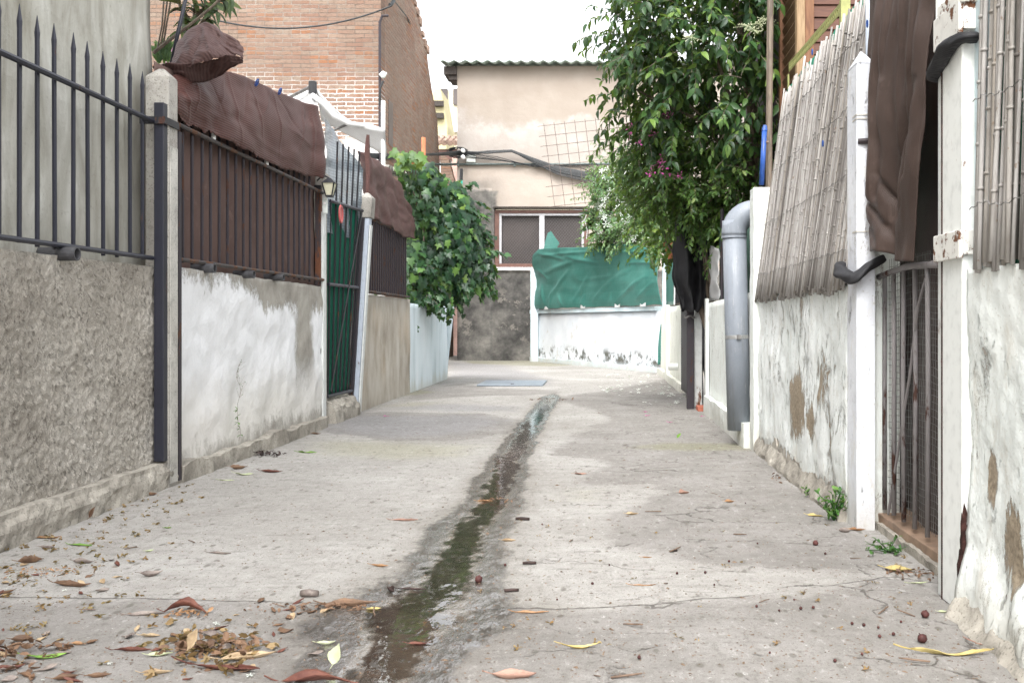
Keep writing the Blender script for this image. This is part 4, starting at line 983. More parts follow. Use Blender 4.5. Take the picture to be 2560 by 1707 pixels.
# --- far buildings in the gap
t = thing('cream_building', 'distant cream building with small square openings seen through the gap', 'building', (-7, 41, 0))
wall_mb((-12, 40), (-1, 40), 0, 10.15, .4, .01, 1, 1.2, left=True).build('wall', MT['cream'], t)
for u in (1019, 1050): 
    p = P(u, 222, 39.9); MB().box(p.x-.16, p.x+.16, 39.9, 39.975, p.z-.32, p.z+.32).build('window', MT['pane'], t)
MB().box(-12, -1, 39.8, 39.97, 8.45, 8.75).build('ledge', MT['whitewall'], t)
t = thing('yellow_building', 'narrow yellow building with raked stair wall in the gap beside the brick house', 'building', (-4.9, 30, 0))
MB().prism([P(998,205,29), P(1012,205,29), P(1028,290,29), P(1020,420,29), P(985,420,29), P(985,260,29)], (0,1.5,0)).build('wall', MT['yellow'], t)
for v in (240, 268): p = P(1006, v, 28.9); MB().box(p.x-.16, p.x+.16, 28.85, 28.98, p.z-.05, p.z+.10).build('railing', MT['dark'], t)
t = thing('tiled_lean_to', 'small lean-to with old clay roof tiles between brick house and end house', 'lean-to', (-4, 26, 0))
p = P(1000, 330, 26); MB().box(-4.4, -3.3, 26.0, 26.3, 0, 5.25).build('wall', MT['whitewall'], t)
mb = MB()
for k in range(7):
    x = -4.3 + .15*k; mb.tube([(x, 25.75, 5.45), (x, 26.6, 5.75)], .075, 7)
mb.build('roof', MT['rooftile'], t)
MB().box(-4.4, -3.3, 25.9, 25.98, 5.05, 5.32).build('fascia', MT['frame'], t)
t = tag(MB().prism([(-3.62,24.6,0),(-3.35,24.6,0),(-3.35,24.6,4.9),(-3.62,24.6,4.9)], (0,.4,0)).build('pink_brick_pier', MT['pinkwall']), 'pinkish brick pier in the gap beside the dark brick gable', 'wall')
t = tag(MB().prism([P(1012,440,23), P(1012,350,23), P(1030,365,23), P(1050,440,23)], (0,.3,0)).build('raked_brick_wall', MT['brick_side']), 'low raked brick wall sloping down to the end house', 'wall')
t = thing('brown_gate', 'dark brown solid gate far down the side passage', 'gate', (-4.6, 30, 0))
MB().box(-6.6, -3.9, 30, 30.08, .04, 2.4).build('gate_leaf', MT['brown_door'], t)
MB().box(-3.898, -3.7, 29.95, 30.15, 0, 2.6).build('gate_pier', MT['whitewall'], t)

# --- house closing the alley
t = thing('end_house', 'beige patched plaster house with corrugated roof closing the alley', 'house', (0, 22, 0))
YB = 21.3; xa, xb = P(1050, 0, YB).x, 4.5; zt = P(0, 152, YB).z
w0, w1, wz0, wz1 = P(1135,0,YB).x, P(1352,0,YB).x, P(0,620,YB).z, P(0,478,YB).z
mb = MB()      # facade with the window opening, as butting blocks
mb.prism([(xa,YB,0),(w0,YB,0),(w0,YB,zt),(xa,YB,zt)], (0,.3,0)); mb.prism([(w1,YB,0),(xb,YB,0),(xb,YB,zt),(w1,YB,zt)], (0,.3,0))
mb.prism([(w0,YB,0),(w1,YB,0),(w1,YB,wz0),(w0,YB,wz0)], (0,.3,0)); mb.prism([(w0,YB,wz1),(w1,YB,wz1),(w1,YB,zt),(w0,YB,zt)], (0,.3,0))
mb.build('facade', MT['facade'], t)
MB().box(xa, xa+.3, YB+.301, 26, 0, zt).build('side_wall', MT['facade'], t)
p0 = Vector((xa-.32, YB-.28, zt+.03)); mb = corr(MB(), p0, Vector((xb-xa+.4, 0, 0)), Vector((0, 4.6, .55)), 2, .235, .024, Vector((0,0,1)))
mb.build('roof', MT['roof_green'], t, smooth=True, solid=.012)
MB().box(xa-.27, xa-.003, YB-.1, YB+.6, zt-.20, zt-.03).box(xa-.17, xa-.003, YB-.05, YB+.5, zt-.30, zt-.201).build('eave_beam', MT['dark'], t)
# raised quoin of old render on the left edge
wall_mb((xa+.002, YB-.005), (P(1130,0,YB).x, YB-.005), 0, P(0, 432, YB).z, .03, .006, 2, .08, left=True).build('thick_render', MT['facade'], t, smooth=True)
wd = MB(); f = .10
for a, b, c, d in ((w0, w1, wz1-f, wz1-.03), (w0, w1, wz0+.06, wz0+.14), (w0, w0+f, wz0+.141, wz1-f-.001), (w1-f, w1, wz0+.141, wz1-f-.001)): wd.box(a+.002, b-.002, YB+.06, YB+.14, c, d)
wo = wd.build('window', MT['frame'], t, bevel=.006)
MB().box(w0+.05, w1-.05, YB+.20, YB+.22, wz0+.1, wz1-.1).build('pane', MT['pane'], wo)
mb = MB(); xm = P(1244, 0, YB).x
for a, b, c, d in ((w0+f+.002, w1-f-.002, wz1-f-.05, wz1-f-.002), (xm-.055, xm+.055, wz0+.143, wz1-f-.052), (w0+f+.002, w0+f+.05, wz0+.143, wz1-f-.052), (w1-f-.05, w1-f-.002, wz0+.143, wz1-f-.052)):
    mb.box(a, b, YB+.085, YB+.125, c, d)
mb.build('white_sash', MT['sash'], wo)
mb = MB()      # diamond netting
for sgn in (1, -1):
    for k in np.arange(-1.4, 3.6, .062):
        pts = []
        x0, x1 = w0+f+.05, w1-f-.05; z0, z1 = wz0+.145, wz1-f-.05
        a = x0+k; # line x = a + sgn*s , z = z0 + s*1.2
        hgt = z1-z0; xs0, xs1 = (a, a+hgt/1.2) if sgn > 0 else (a, a-hgt/1.2)
        s0, s1 = 0.0, 1.0
        dx = xs1-xs0
        for lim, sign in ((x0, 1), (x1, -1)):
            q0, q1 = (xs0-lim)*sign, (xs1-lim)*sign
            if q0 < 0 and q1 < 0: s0 = 2
            elif q0 < 0: s0 = max(s0, q0/(q0-q1))
            elif q1 < 0: s1 = min(s1, q0/(q0-q1))
        if s0 < s1: mb.tube([(xs0+dx*s0, YB+.155+.004*sgn, z0+hgt*s0), (xs0+dx*s1, YB+.155+.004*sgn, z0+hgt*s1)], 0.0026, 3, False)
mb.build('netting', MT['net'], wo)
MB().box(w0-.01, w1+.01, YB-.06, YB+.05, wz0-.012, wz0+.055).build('sill', MT['whitewall'], wo, bevel=.008)
MB().box(w0-.015, w1+.015, YB-.035, YB-.004, wz1+.002, wz1+.03).build('lintel_drip', MT['dark'], wo)

# --- cables, conduit and junction box on the facade
cb = MB(); yb = YB-.12
node_ = P(1052, 350, yb)
for k in range(9):
    j = lambda s: Vector((rnd(-s,s), rnd(-s,s)*.5, rnd(-s,s)))
    cb.tube([P(828, 352+k*1.5, 15.2), P(900, 356+k*1.2, 16.6), P(985, 353+rnd(-4,4), 19.5), node_+j(.05), P(1120, 350+rnd(-3,3), yb), P(1175, 347+rnd(-2,2), yb-.02), P(1220, 362+k*1.2, yb), P(1280, 383+k*2.2, yb), P(1345, 396+k*2.5, yb), P(1420, 398+k*4, yb-.1)], .016 if k < 6 else .009, 5)
for k in range(5): cb.tube([node_+Vector((.02*k,0,.0)), P(1060+k*20, 360, yb), P(1180+k*12, 372+k*3, yb), P(1290+k*20, 392-k*4, yb), P(1400, 395+k*9, yb)], .007, 4)
for k in range(5):
    a0 = rnd(0, 6); cb.tube([node_+Vector((.16*math.cos(a0+a)*(1+.1*k), -.03-.01*k, .10*math.sin(a0+a)-.03*(k%2))) for a in [i*.65 for i in range(10)]], .011, 4)
tag(cb.build('cable_bundle', MT['cable']), 'thick bundle of black cables looping across the end house', 'cable')
t = thing('wall_insulators', 'pair of white cable insulators amid the black cable tangle on the end house', 'insulator', P(1062, 352, yb))
for v in (345, 360): q = P(1063, v, yb-.22); MB().cyl(q, q+Vector((0,.12,0)), .042, 10).ball(q, .028, 7).build('insulator_knob', MT['white_plastic'], t)
p = P(1081, 362, YB-.09); t = thing('junction_box', 'ivory junction box fixed to the end house beside the cables', 'junction box', p)
MB().box(p.x-.10, p.x+.10, YB-.09, YB-.008, p.z-.105, p.z+.105).build('box_body', MT['box_plastic'], t, bevel=.012)
MB().box(p.x-.085, p.x+.085, YB-.102, YB-.091, p.z-.09, p.z+.09).build('box_lid', MT['box_plastic'], t, bevel=.006)
mb = MB().tube([P(968, 378, YB-.05), P(1100, 377, YB-.05), P(1300, 377, YB-.05), P(1440, 376, YB-.05)], .026, 7)
o = tag(mb.build('wall_conduit', MT['conduit'], smooth=True), 'straight grey-green conduit running level across the end house', 'pipe')
for u in (1052, 1182, 1250): q = P(u, 377, YB-.05); MB().box(q.x-.02, q.x+.02, YB-.085, YB-.01, q.z-.05, q.z+.05).build('clip', MT['conduit'], o)

# --- rebar mesh standing against the house
mb = MB(); yr = 18.6
def rb(a, b): return lerp(lerp(P(1240,290,yr), P(1265,475,yr), b), lerp(P(1500,262,yr), P(1520,445,yr), b), a)
for k in range(11): mb.tube([rb((k+.4)/11, -.03), rb((k+.4)/11, 1.02)], .0048, 4)
for k in range(9):
    if k != 5: mb.tube([rb(-.02, k/8), rb(1.0, k/8)], .0048, 4)
tag(mb.build('rebar_mesh', MT['wire_rust']), 'tilted rusty reinforcing mesh standing in front of the end house', 'wire mesh')

# ================================================================= END WALL WITH TARPAULIN
A = Vector((-1.42, 21.15)); B = Vector((.95, 16.1))
t = thing('end_wall', 'white mouldy low wall under the teal tarpaulin at the end', 'wall', ((A.x+B.x)/2, (A.y+B.y)/2, 0))
wall_mb(A, B, 0, 1.0, .18, .012, 1.8, .08, left=True).build('wall_face', MT['mould'], t, smooth=True)
dAB = (B-A).normalized(); nAB = Vector((dAB.y, -dAB.x))
wall_mb(A+nAB*.05, B+nAB*.05, 1.002, 1.075, .28, .004, 2, .1, left=True).build('coping', MT['lime_blue'], t)
wall_mb(A+nAB*.05, B+nAB*.05, 0, lambda s: .085+.02*nz(s*9), .049, .006, 3, .08, left=True).build('kerb', MT['lime_blue'], t)
o = wall_mb(A+Vector((.0,-.45)), A+Vector((.165,-.45)), 0, 1.90, .19, .01, 4, .04, left=True).build('blue_pillar', MT['lime_blue'], smooth=True)
tag(o, 'pale blue rough pillar between dark plaster house and mouldy white wall', 'pillar')
TT = [(0,585),(.06,574),(.25,571),(.5,565),(.68,559),(.85,566),(1,578)]
TF = [(.03,.95,.30,.80,.03,.06),(.10,.88,.55,.93,.022,.05),(.55,.80,.95,.92,.025,.05),(.30,.86,.62,.70,.03,.05),(.10,.60,.40,.78,.04,.05),(.12,.15,.33,.62,.035,.06),(.35,.10,.50,.55,.035,.05),
      (.52,.12,.60,.30,.03,.06),(.60,.30,.82,.62,.04,.06),(.70,.08,.92,.50,.03,.06),(.85,.10,.97,.40,.025,.05),(.05,.40,.08,.10,.03,.06),(.16,.30,.14,.06,.022,.05),(.22,.22,.26,.04,.02,.05),(.44,.20,.41,.04,.02,.05),(.66,.2,.64,.05,.02,.05),(.8,.7,.97,.76,.02,.05),(.4,.45,.7,.5,.03,.03),(.02,.7,.12,.5,.03,.05)]
def tarp(u, v):
    q = A+nAB*.09 + (B-A)*lerp(.085, 1.06, u); y = q.y
    zb = 1.09 + .02*nz(u*13, 3); ztp = H+(VY-interp(u, TT))*y/F
    e = .05*fbm(u*2.6, v*1.5, 6, 3) + .03*math.sin(math.pi*v) + .42*folds(TF, u, v, 2.6) + .05*v*v
    x = q.x + nAB.x*e; yq = q.y + nAB.y*e
    return (x - (.03*math.sin(v*9)+.02*nz(v*8,1))*(1-u)**8, yq, lerp(zb, ztp, v) + .02*math.sin(u*9)*v)
t = thing('teal_tarpaulin', 'wrinkled teal tarpaulin screen tied above the mouldy white end wall', 'tarpaulin', ((A.x+B.x)/2, (A.y+B.y)/2, 1.08))
MB().grid(tarp, 150, 60).build('tarp_sheet', MT['tarp'], t, smooth=True, solid=.004)
fl = [P(1246,585,20.6), P(1252,555,20.6), P(1258,535,20.6), P(1266,531,20.6), P(1275,545,20.6), P(1285,558,20.6), P(1280,568,20.6), P(1270,588,20.6)]
MB().prism(fl, (0,.01,0)).build('loose_corner', MT['tarp'], t)
for k, s in enumerate((.2, .52, .78, .95)):
    q = A+nAB*.12 + (B-A)*s; MB().grid(lambda u, v: Vector((q.x+dAB.x*.2*(u-.5), q.y+dAB.y*.2*(u-.5)-.012-.01*math.sin(u*7), 1.075+.045*v*(1+.4*math.sin(u*5+k)))), 6, 3).build('torn_edge', MT['white_cloth'], t, solid=.004)
# posts at its right-hand end
q = P(1527, 0, 15.9)
o = MB().box(q.x-.04, q.x+.04, 15.85, 15.95, 0, P(0,592,15.9).z).build('corner_post', MT['lime_blue'], bevel=.006); tag(o, 'slim pale blue post where teal tarpaulin meets the right-hand walls', 'post')
def strip(u, v):
    p = lerp(P(1503+8*(1-v), 838, 15.75), P(1517, 745, 15.75), v); return p + Vector((.075*u*(1.6-v), .03*math.sin(u*4+v*5), .02*u))
tag(MB().grid(strip, 6, 16).build('hanging_strip', MT['tarp'], smooth=True, solid=.003), 'narrow strip of teal tarpaulin hanging down to the ground at the wall corner', 'tarpaulin')
def gr2(u, v): p = lerp(P(1530, 700, 15), P(1552, 700, 13.2), u); q = lerp(P(1530, 592, 15), P(1552, 590, 13.2), u); return lerp(p, q, v) + Vector((.02*math.sin(u*9), 0, 0))
tag(MB().grid(gr2, 10, 10).build('green_screen', MT['tarp'], smooth=True, solid=.003), 'small piece of teal screen cloth behind the pale blue corner post', 'tarpaulin')

# ================================================================= RIGHT SIDE
XR = 1.0
def rwall(name, label, y0, y1, z1, mat, x=XR, amp=.008, fn=None, thick=.16, step=.05, z0=0):
    t = thing(name, label, 'wall', (x+thick/2, (y0+y1)/2, 0))
    wall_mb((x, y0), (x, y1), z0, z1, thick, amp, 2.5, step, fn=fn, left=False).build('wall_face', mat, t, smooth=True)
    return t
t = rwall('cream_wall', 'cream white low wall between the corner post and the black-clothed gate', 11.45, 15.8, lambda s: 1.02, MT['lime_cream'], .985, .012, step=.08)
q = P(1538, 700, 13.9); MB().box(.93, .984, 13.7, 14.1, 0, 1.05).build('pier', MT['lime_cream'], t, bevel=.01)
wall_mb((.93, 11.45), (.93, 15.7), 0, lambda s: .10, .05, .01, 2, .1, left=False).build('kerb', MT['lime_cream'], t)
MB().cyl((.86, 12.35, .26), (.984, 12.35, .26), .045, 10).build('outlet_pipe', MT['white_plastic'], t)
t = thing('dark_railing', 'dark thin-barred railing on the cream wall behind the jasmine', 'railing', (1.03, 12.5, 1.02))
bar0 = None
for k in range(16):
    y = 11.6+k*.13
    if bar0 is None: bar0 = MB().cyl((1.03,y,1.02), (1.03,y,1.75), .01, 5).build('bar', MT['iron_black'], t)
    else: c = bar0.copy(); C.objects.link(c); c.parent = t; c.location = (0, k*.13, 0)
for z in (1.05, 1.72): MB().cyl((1.03,11.5,z), (1.03,13.7,z), .013, 5).build('rail', MT['rust_rail'], t)
def wcl(u, v): return (1.08+.02*math.sin(u*20), lerp(11.5, 13.7, u), lerp(1.03, 1.75, v))
tag(MB().grid(wcl, 16, 6).build('backing_cloth', MT['green_gate_cloth'], solid=.003), 'dark green cloth behind the thin-barred railing beyond the black cloth', 'shade cloth')
q = P(1548, 0, 13.2); tag(MB().prism([P(1548,700,13.3), P(1560,700,13.3), P(1556,600,13.3), P(1550,600,13.3)], (0,.06,0)).build('white_board', MT['whitewall']), 'narrow white board upright beside the dark thin-barred railing', 'board')

# --- gate hung with black cloth
t = thing('black_gate', 'side gate with dark steel post and white frame, hung with black cloth', 'gate', (.95, 9.9, 0))
p = P(1585, 0, 9.30); MB().box(p.x-.032, p.x+.032, 9.25, 9.32, .0, P(0,712,9.3).z).build('gate_post', MT['iron_brown'], t, bevel=.004)
MB().box(P(1596,0,9.35).x, P(1612,0,9.35).x, 9.34, 9.39, .02, .98).build('white_frame', MT['white_strip'], t)
MB().box(.935, .985, 9.40, 11.3, .05, 1.9).build('gate_leaf', MT['iron_black'], t)
q = P(1584, 728, 9.23); MB().tube([q+Vector((.045*math.cos(a), .045*math.sin(a), .012*math.sin(3*a))) for a in [i*.55 for i in range(12)]], .009, 5).build('chain', MT['wire'], t)
def bcl(u, v):
    z = lerp(P(0,715,9.2).z, 1.95, v); w = .10+.10*math.sin(math.pi*v)**.7
    return (.845 + (u-.5)*w*1.6 + .03*nz(v*5, u*3), 9.16 + .07*math.sin(u*9+v*3) + .02*nz(u*9, v*9), z + .03*nz(u*6, 2))
tag(MB().grid(bcl, 26, 34).build('black_cloth', MT['black_cloth'], smooth=True, solid=.004), 'glossy black cloth bunched over the top of the dark steel gate post', 'cloth')
def bcl2(u, v):
    z = lerp(.06, 2.0, v); l = interp(z, [(0,1630),(.3,1618),(.6,1607),(.8,1604),(1.0,1604),(1.4,1600),(2,1605)]); r = interp(z, [(0,1640),(.6,1624),(.9,1632),(1.1,1648),(1.25,1638),(1.5,1650),(2,1645)]) + 6*nz(z*9, 1)
    y = lerp(9.45, 9.15, u); p = P(lerp(l, r, u), 0, y); return (p.x, y + .025*math.sin(u*8+v*4), z)
tag(MB().grid(bcl2, 16, 60).build('black_cloth', MT['black_cloth'], smooth=True, solid=.004), 'torn matt black cloth strip hanging from the leaves down to the ground', 'cloth')
tag(MB().box(.90, 1.10, 9.02, 9.22, .0, .045).build('door_tile', MT['tile_red'], bevel=.004), 'red clay tile on the ground under the black-clothed gate', 'tile')

# --- wall section behind the drain pipe
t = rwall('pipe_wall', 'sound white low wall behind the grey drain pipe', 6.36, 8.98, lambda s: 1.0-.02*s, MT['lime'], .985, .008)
wall_mb((.93, 6.36), (.93, 8.85), 0, lambda s: .16+.02*nz(s*7, 2), .05, .015, 3, .05, left=False).build('kerb', MT['lime'], t)
MB().box(.955, .984, 8.86, 8.97, 0, 1.02).build('end_pier', MT['lime'], t, bevel=.008)
t = thing('corrugated_fence', 'dark green corrugated fence on the wall behind the grey drain pipe', 'fence', (1.06, 7.4, 1.0))
p0 = Vector((1.05, 6.36, .99)); corr(MB(), p0, Vector((0, 2.2, 0)), Vector((0,0,.60)), 2, .06, .012, Vector((1,0,0))).build('fence_sheet', M_plain('dark_green_sheet', (.02,.055,.04), .6, .3), t, smooth=True, solid=.006)
MB().cyl((1.03, 8.3, .99), (1.03, 8.3, 1.75), .016, 6).build('fence_post', MT['iron_brown'], t)
def hangc(u, v): return (1.0+.03*nz(v*4,u*2), lerp(8.3, 8.95, u), lerp(1.0, 1.42+.08*u, v))
tag(MB().grid(hangc, 8, 12).build('pale_sheet', MT['white_cloth'], smooth=True, solid=.003), 'pale grey sheet hung between the black cloth and the green corrugated fence', 'cloth')

# --- grey drain pipe
t = thing('drain_pipe', 'fat grey plastic drain pipe with elbow coming out over the white wall', 'drain pipe', (.89, 6.5, .08))
yp = 6.52; r = .075
top = P(1686, 500, yp); bot = P(1698, 997, yp); zc = P(0, 489, yp).z
MB().tube([bot+Vector((0,0,.03)), lerp(bot, top, .5), top+Vector((0,0,-.02))], r, 24, False).build('down_pipe', MT['pvc'], t, smooth=True, solid=.006)
bend = [top + Vector((0,0,-.12))] + [Vector((top.x+.13*(1-math.cos(a)), yp, zc-.13+.13*math.sin(a))) for a in [i*math.pi/2/9 for i in range(10)]] + [Vector((top.x+.20, yp, zc))]
MB().tube(bend, r*1.07, 24, False).build('elbow', MT['pvc'], t, smooth=True, solid=.005)
MB().tube([(top.x+.21, yp, zc), (top.x+.9, yp, zc+.01)], r, 20, False).build('inlet_pipe', MT['pvc'], t, smooth=True, solid=.005)
MB().tube([top+Vector((0,0,-.135)), top+Vector((0,0,-.12))], r*1.12, 24).build('socket_rim', MT['pvc'], t, smooth=False)
MB().tube([(top.x+.12, yp, zc), (top.x+.135, yp, zc)], r*1.11, 24).build('socket_rim', MT['pvc'], t, smooth=False)
q = lerp(top, bot, .55); dn = (top-bot).normalized()
o = MB().tube([q-dn*.012, q+dn*.012], r*1.06, 24).build('clamp', MT['steel'], t)
MB().box(q.x+r, q.x+r+.06, yp-.012, yp+.012, q.z-.012, q.z+.012).box(q.x-.014, q.x+.014, yp-r*1.25, yp-r*1.0, q.z-.014, q.z+.014).build('clamp_bolt', MT['wire'], o)
mb = MB()      # cut-away lower lip
MB().tube([bot+Vector((0,0,.035)), bot+Vector((0,0,.04))], r*.93, 20).build('dark_mouth', MT['black_plastic'], t)

# --- white pier, flaking wall with reed screen
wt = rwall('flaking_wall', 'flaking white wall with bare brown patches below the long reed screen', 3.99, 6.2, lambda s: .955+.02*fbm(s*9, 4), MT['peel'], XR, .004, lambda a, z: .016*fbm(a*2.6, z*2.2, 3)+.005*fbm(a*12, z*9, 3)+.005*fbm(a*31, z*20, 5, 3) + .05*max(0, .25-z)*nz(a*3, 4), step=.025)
wall_mb((XR-.035, 4.0), (XR-.035, 6.2), 0, lambda s: .11+.05*fbm(s*14, 9), .034, .006, 9, .016, fn=lambda a, z: .012*fbm(a*9, z*12, 4, 4)-.045*max(0, z-.02)/.1, left=False).build('crumbling_foot', MT['plinth'], wt)
t = thing('white_pier', 'white square pier between drain pipe and long reed screen', 'pier', (1.03, 6.28, 0))
mb = wall_mb((.965, 6.2), (.965, 6.355), 0, P(0,430,6.2).z, .14, .004, 9, .03, left=False)
mb.build('pier_shaft', MT['lime'], t, smooth=False, bevel=.004)

def canes(mb, n, foot, head, r, knots, jitter=.01, dens=1):
    """n upright canes from foot(s) to head(s), with swollen knots"""
    mb.r = mb.r or []
    for k in range(n):
        s = (k+.5+rnd(-.35,.35))/n; a, b = Vector(foot(s)), Vector(head(s))
        lean = rnd(-jitter, jitter)*2.2; b = b + Vector((rnd(-.006,.006), lean, 0)); a = a + Vector((rnd(-.004,.004), rnd(-jitter,jitter)*.5, 0))
        q = r*rnd(.65, 1.25); f0 = len(mb.f); nn = max(4, int((b-a).length/.16)); bow = rnd(-.009,.009); bx = rnd(-.006,.006)
        path = []; rr = []
        for i in range(nn+1):
            t_ = i/nn; p = lerp(a, b, t_) + Vector((bx*math.sin(t_*3.1), bow*math.sin(t_*3.1), 0))
            path.append(p); rr.append(q*(1-.25*t_))
        mb.tube(path, rr, 6); 
        for i in range(1, nn):
            if R.random() < .7:
                p = lerp(path[i], path[i+1], rnd(0,.6)); mb.tube([p-Vector((0,0,.004)), p+Vector((0,0,.004))], q*1.22, 6)
        c = R.random(); mb.r += [c]*(len(mb.f)-f0)
t = thing('reed_screen', 'long bleached reed screen leaning back above the flaking white wall', 'reed screen', (1.05, 5.1, .93))
def fo(s): y = lerp(6.2, 3.98, s); return (.978, y, .945 + .035*nz(s*14, 5) + rnd(-.02,.02))
def he(s): y = lerp(6.12, 3.9, s); return (1.135, y, 2.19 + .05*nz(s*9, 8) + (rnd(.0,.06) if R.random() < .15 else rnd(-.04,.02)))
mb = MB(); canes(mb, 215, fo, he, .0068, 0, .006); 
canes(mb, 60, lambda s: Vector(fo(s))+Vector((.012,0,.0)), lambda s: Vector(he(s))+Vector((.012,0,-.03)), .0068, 0, .014)
mb.build('reeds', MT['reed'], t, smooth=True)
for fr in (.12, .37, .62, .86):
    w = MB(); pts = []
    for i in range(60):
        s = i/59; p = lerp(Vector((.978, lerp(6.2,3.98,s), .945)), Vector((1.135, lerp(6.12,3.9,s), 2.19)), fr+.012*nz(s*8, fr*9)); pts.append(p+Vector((-.011-.003*math.sin(i*2.5), 0, .004*math.sin(i*2))))
    w.tube(pts, .0016, 3).build('tie_wire', MT['wire'], t)
for (u, v) in ((1905, 330), (1870, 635), (1795, 660), (2010, 55), (1880, 120)):
    p = PX(u, v, 1.06); MB().tube([p+Vector((-.03,0,.014*math.cos(a)))+Vector((0,.008*math.sin(a),0)) for a in [i*.8 for i in range(8)]], .003, 4).build('blue_tie', MT['blue_plastic'], t)
def gnet(u, v): return (lerp(1.02,1.165,v)+.01*nz(u*9,v*5), lerp(6.15,3.95,u), lerp(.95,2.24+.02*nz(u*12,1),v))
tag(MB().grid(gnet, 30, 10).build('green_netting', MT['green_net'], smooth=True, solid=.002), 'green netting behind the long reed screen', 'netting')
# blue tube and trunk-like pole behind the pier
t = thing('blue_tube', 'bright blue plastic tube tied upright to a brown stake by the white pier', 'tube', P(1752, 430, 6.5))
MB().tube([P(1749, 425, 6.5), P(1756, 300, 6.5)], .017, 10).build('tube', MT['blue_plastic'], t, smooth=True)
MB().tube([P(1756, 300, 6.5), P(1757, 288, 6.5)], [.020, .012], 10).build('tube_cap', MT['blue_plastic'], t)
MB().tube([P(1751, 326, 6.5), P(1765, 328, 6.5)], .012, 6).build('tie', MT['twig'], t)
q = P(1766, 0, 6.62); tag(MB().tube([(q.x, 6.62, 0), (q.x, 6.62, 2.0), (q.x+.01, 6.62, 3.1)], .022, 7).build('brown_stake', MT['bark']), 'dark brown upright stake beside the blue tube', 'stake')
# yellow-green perforated angle bar
t = thing('perforated_angle', 'yellow-green perforated steel angle frame rising behind the long reed screen', 'metal frame', (1.3, 6, 2.2))
a, b = Vector((1.30, 6.80, 2.545)), Vector((1.30, 5.36, 2.49)); mb = MB(); n = 34
for k in range(n):    # flange with slots: two edge strips and the bridges between the holes
    s0, s1 = k/n, (k+.45)/n; p, q = lerp(a, b, s0), lerp(a, b, s1)
    mb.add([p+Vector((0,0,-.012)), q+Vector((0,0,-.012)), q+Vector((0,0,.012)), p+Vector((0,0,.012))], [(0,1,2,3)])
for z0, z1 in ((-.03,-.012), (.012,.03)): mb.add([a+Vector((0,0,z0)), b+Vector((0,0,z0)), b+Vector((0,0,z1)), a+Vector((0,0,z1))], [(0,1,2,3)])
mb.add([a+Vector((0,0,.03)), b+Vector((0,0,.03)), b+Vector((.05,0,.03)), a+Vector((.05,0,.03))], [(0,1,2,3)])
mb.build('angle_bar', MT['yellow_angle'], t, solid=.004)
MB().box(1.295, 1.302, 5.32, 5.358, 1.2, 2.53).box(1.302, 1.345, 5.32, 5.326, 1.2, 2.53).build('angle_upright', MT['yellow_angle'], t)
MB().box(1.295, 1.302, 6.80, 6.838, 1.2, 2.50).build('angle_upright', MT['yellow_angle'], t)

# --- wooden house upper right
t = thing('wooden_house', 'red-brown timber house with slatted walls rising behind the reed screen', 'house', (2.4, 8, 0))
mb = MB()
for k in range(34):
    z = 1.0 + k*.078; mb.hexa([(1.40,7.03,z),(1.43,7.03,z-.05),(1.43,7.60,z-.05),(1.40,7.60,z),(1.405,7.03,z+.012),(1.435,7.03,z-.038),(1.435,7.60,z-.038),(1.405,7.60,z+.012)])
mb.build('louver_panel', MT['louver'], t)
MB().box(1.385, 1.445, 7.60, 7.66, .2, 4.3).build('frame_post', MT['wood_v'], t, bevel=.004)
MB().box(1.385, 1.445, 6.965, 7.028, .2, 4.3).build('frame_post', MT['wood_light'], t, bevel=.004)
MB().box(1.447, 1.51, 6.975, 7.04, .2, 4.3).build('corner_post', MT['wood_v'], t, bevel=.004)
mb = MB()
for k in range(44): z = .4+k*.088; mb.hexa([(1.512,7.0,z),(3.6,7.0,z),(3.6,7.03,z),(1.512,7.03,z),(1.512,7.012,z+.082),(3.6,7.012,z+.082),(3.6,7.03,z+.082),(1.512,7.03,z+.082)])
mb.build('slat_wall', MT['wood'], t)
MB().box(1.46, 3.6, 7.05, 10, .2, 4.25).build('inner_wall', MT['dark'], t)
MB().box(1.30, 3.8, 6.8, 10.2, 4.31, 4.42).build('roof', MT['rooftile'], t)

# --- white concrete post with pyramid top
t = thing('white_post', 'white concrete post with pyramid top at the end of the long reed screen', 'post', (1.03, 3.92, 0))
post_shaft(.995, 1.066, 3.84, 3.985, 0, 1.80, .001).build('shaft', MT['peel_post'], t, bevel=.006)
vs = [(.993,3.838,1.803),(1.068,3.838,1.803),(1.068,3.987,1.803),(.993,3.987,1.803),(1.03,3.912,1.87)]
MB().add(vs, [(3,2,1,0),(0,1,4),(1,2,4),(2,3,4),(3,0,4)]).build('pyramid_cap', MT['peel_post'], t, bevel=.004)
for z in (1.60, 1.585, 1.15): MB().box(.9935, 1.0675, 3.837, 3.90, z, z+.006).build('mortar_joint', MT['concrete_pale'], t)
MB().box(1.067, 1.18, 3.90, 3.985, 0, 1.3).build('jamb', MT['lime'], t)
MB().tube([(1.0, 3.84, 1.50), (1.075, 3.82, 1.50)], .012, 6).build('hinge_pin', MT['rust_tube'], t)

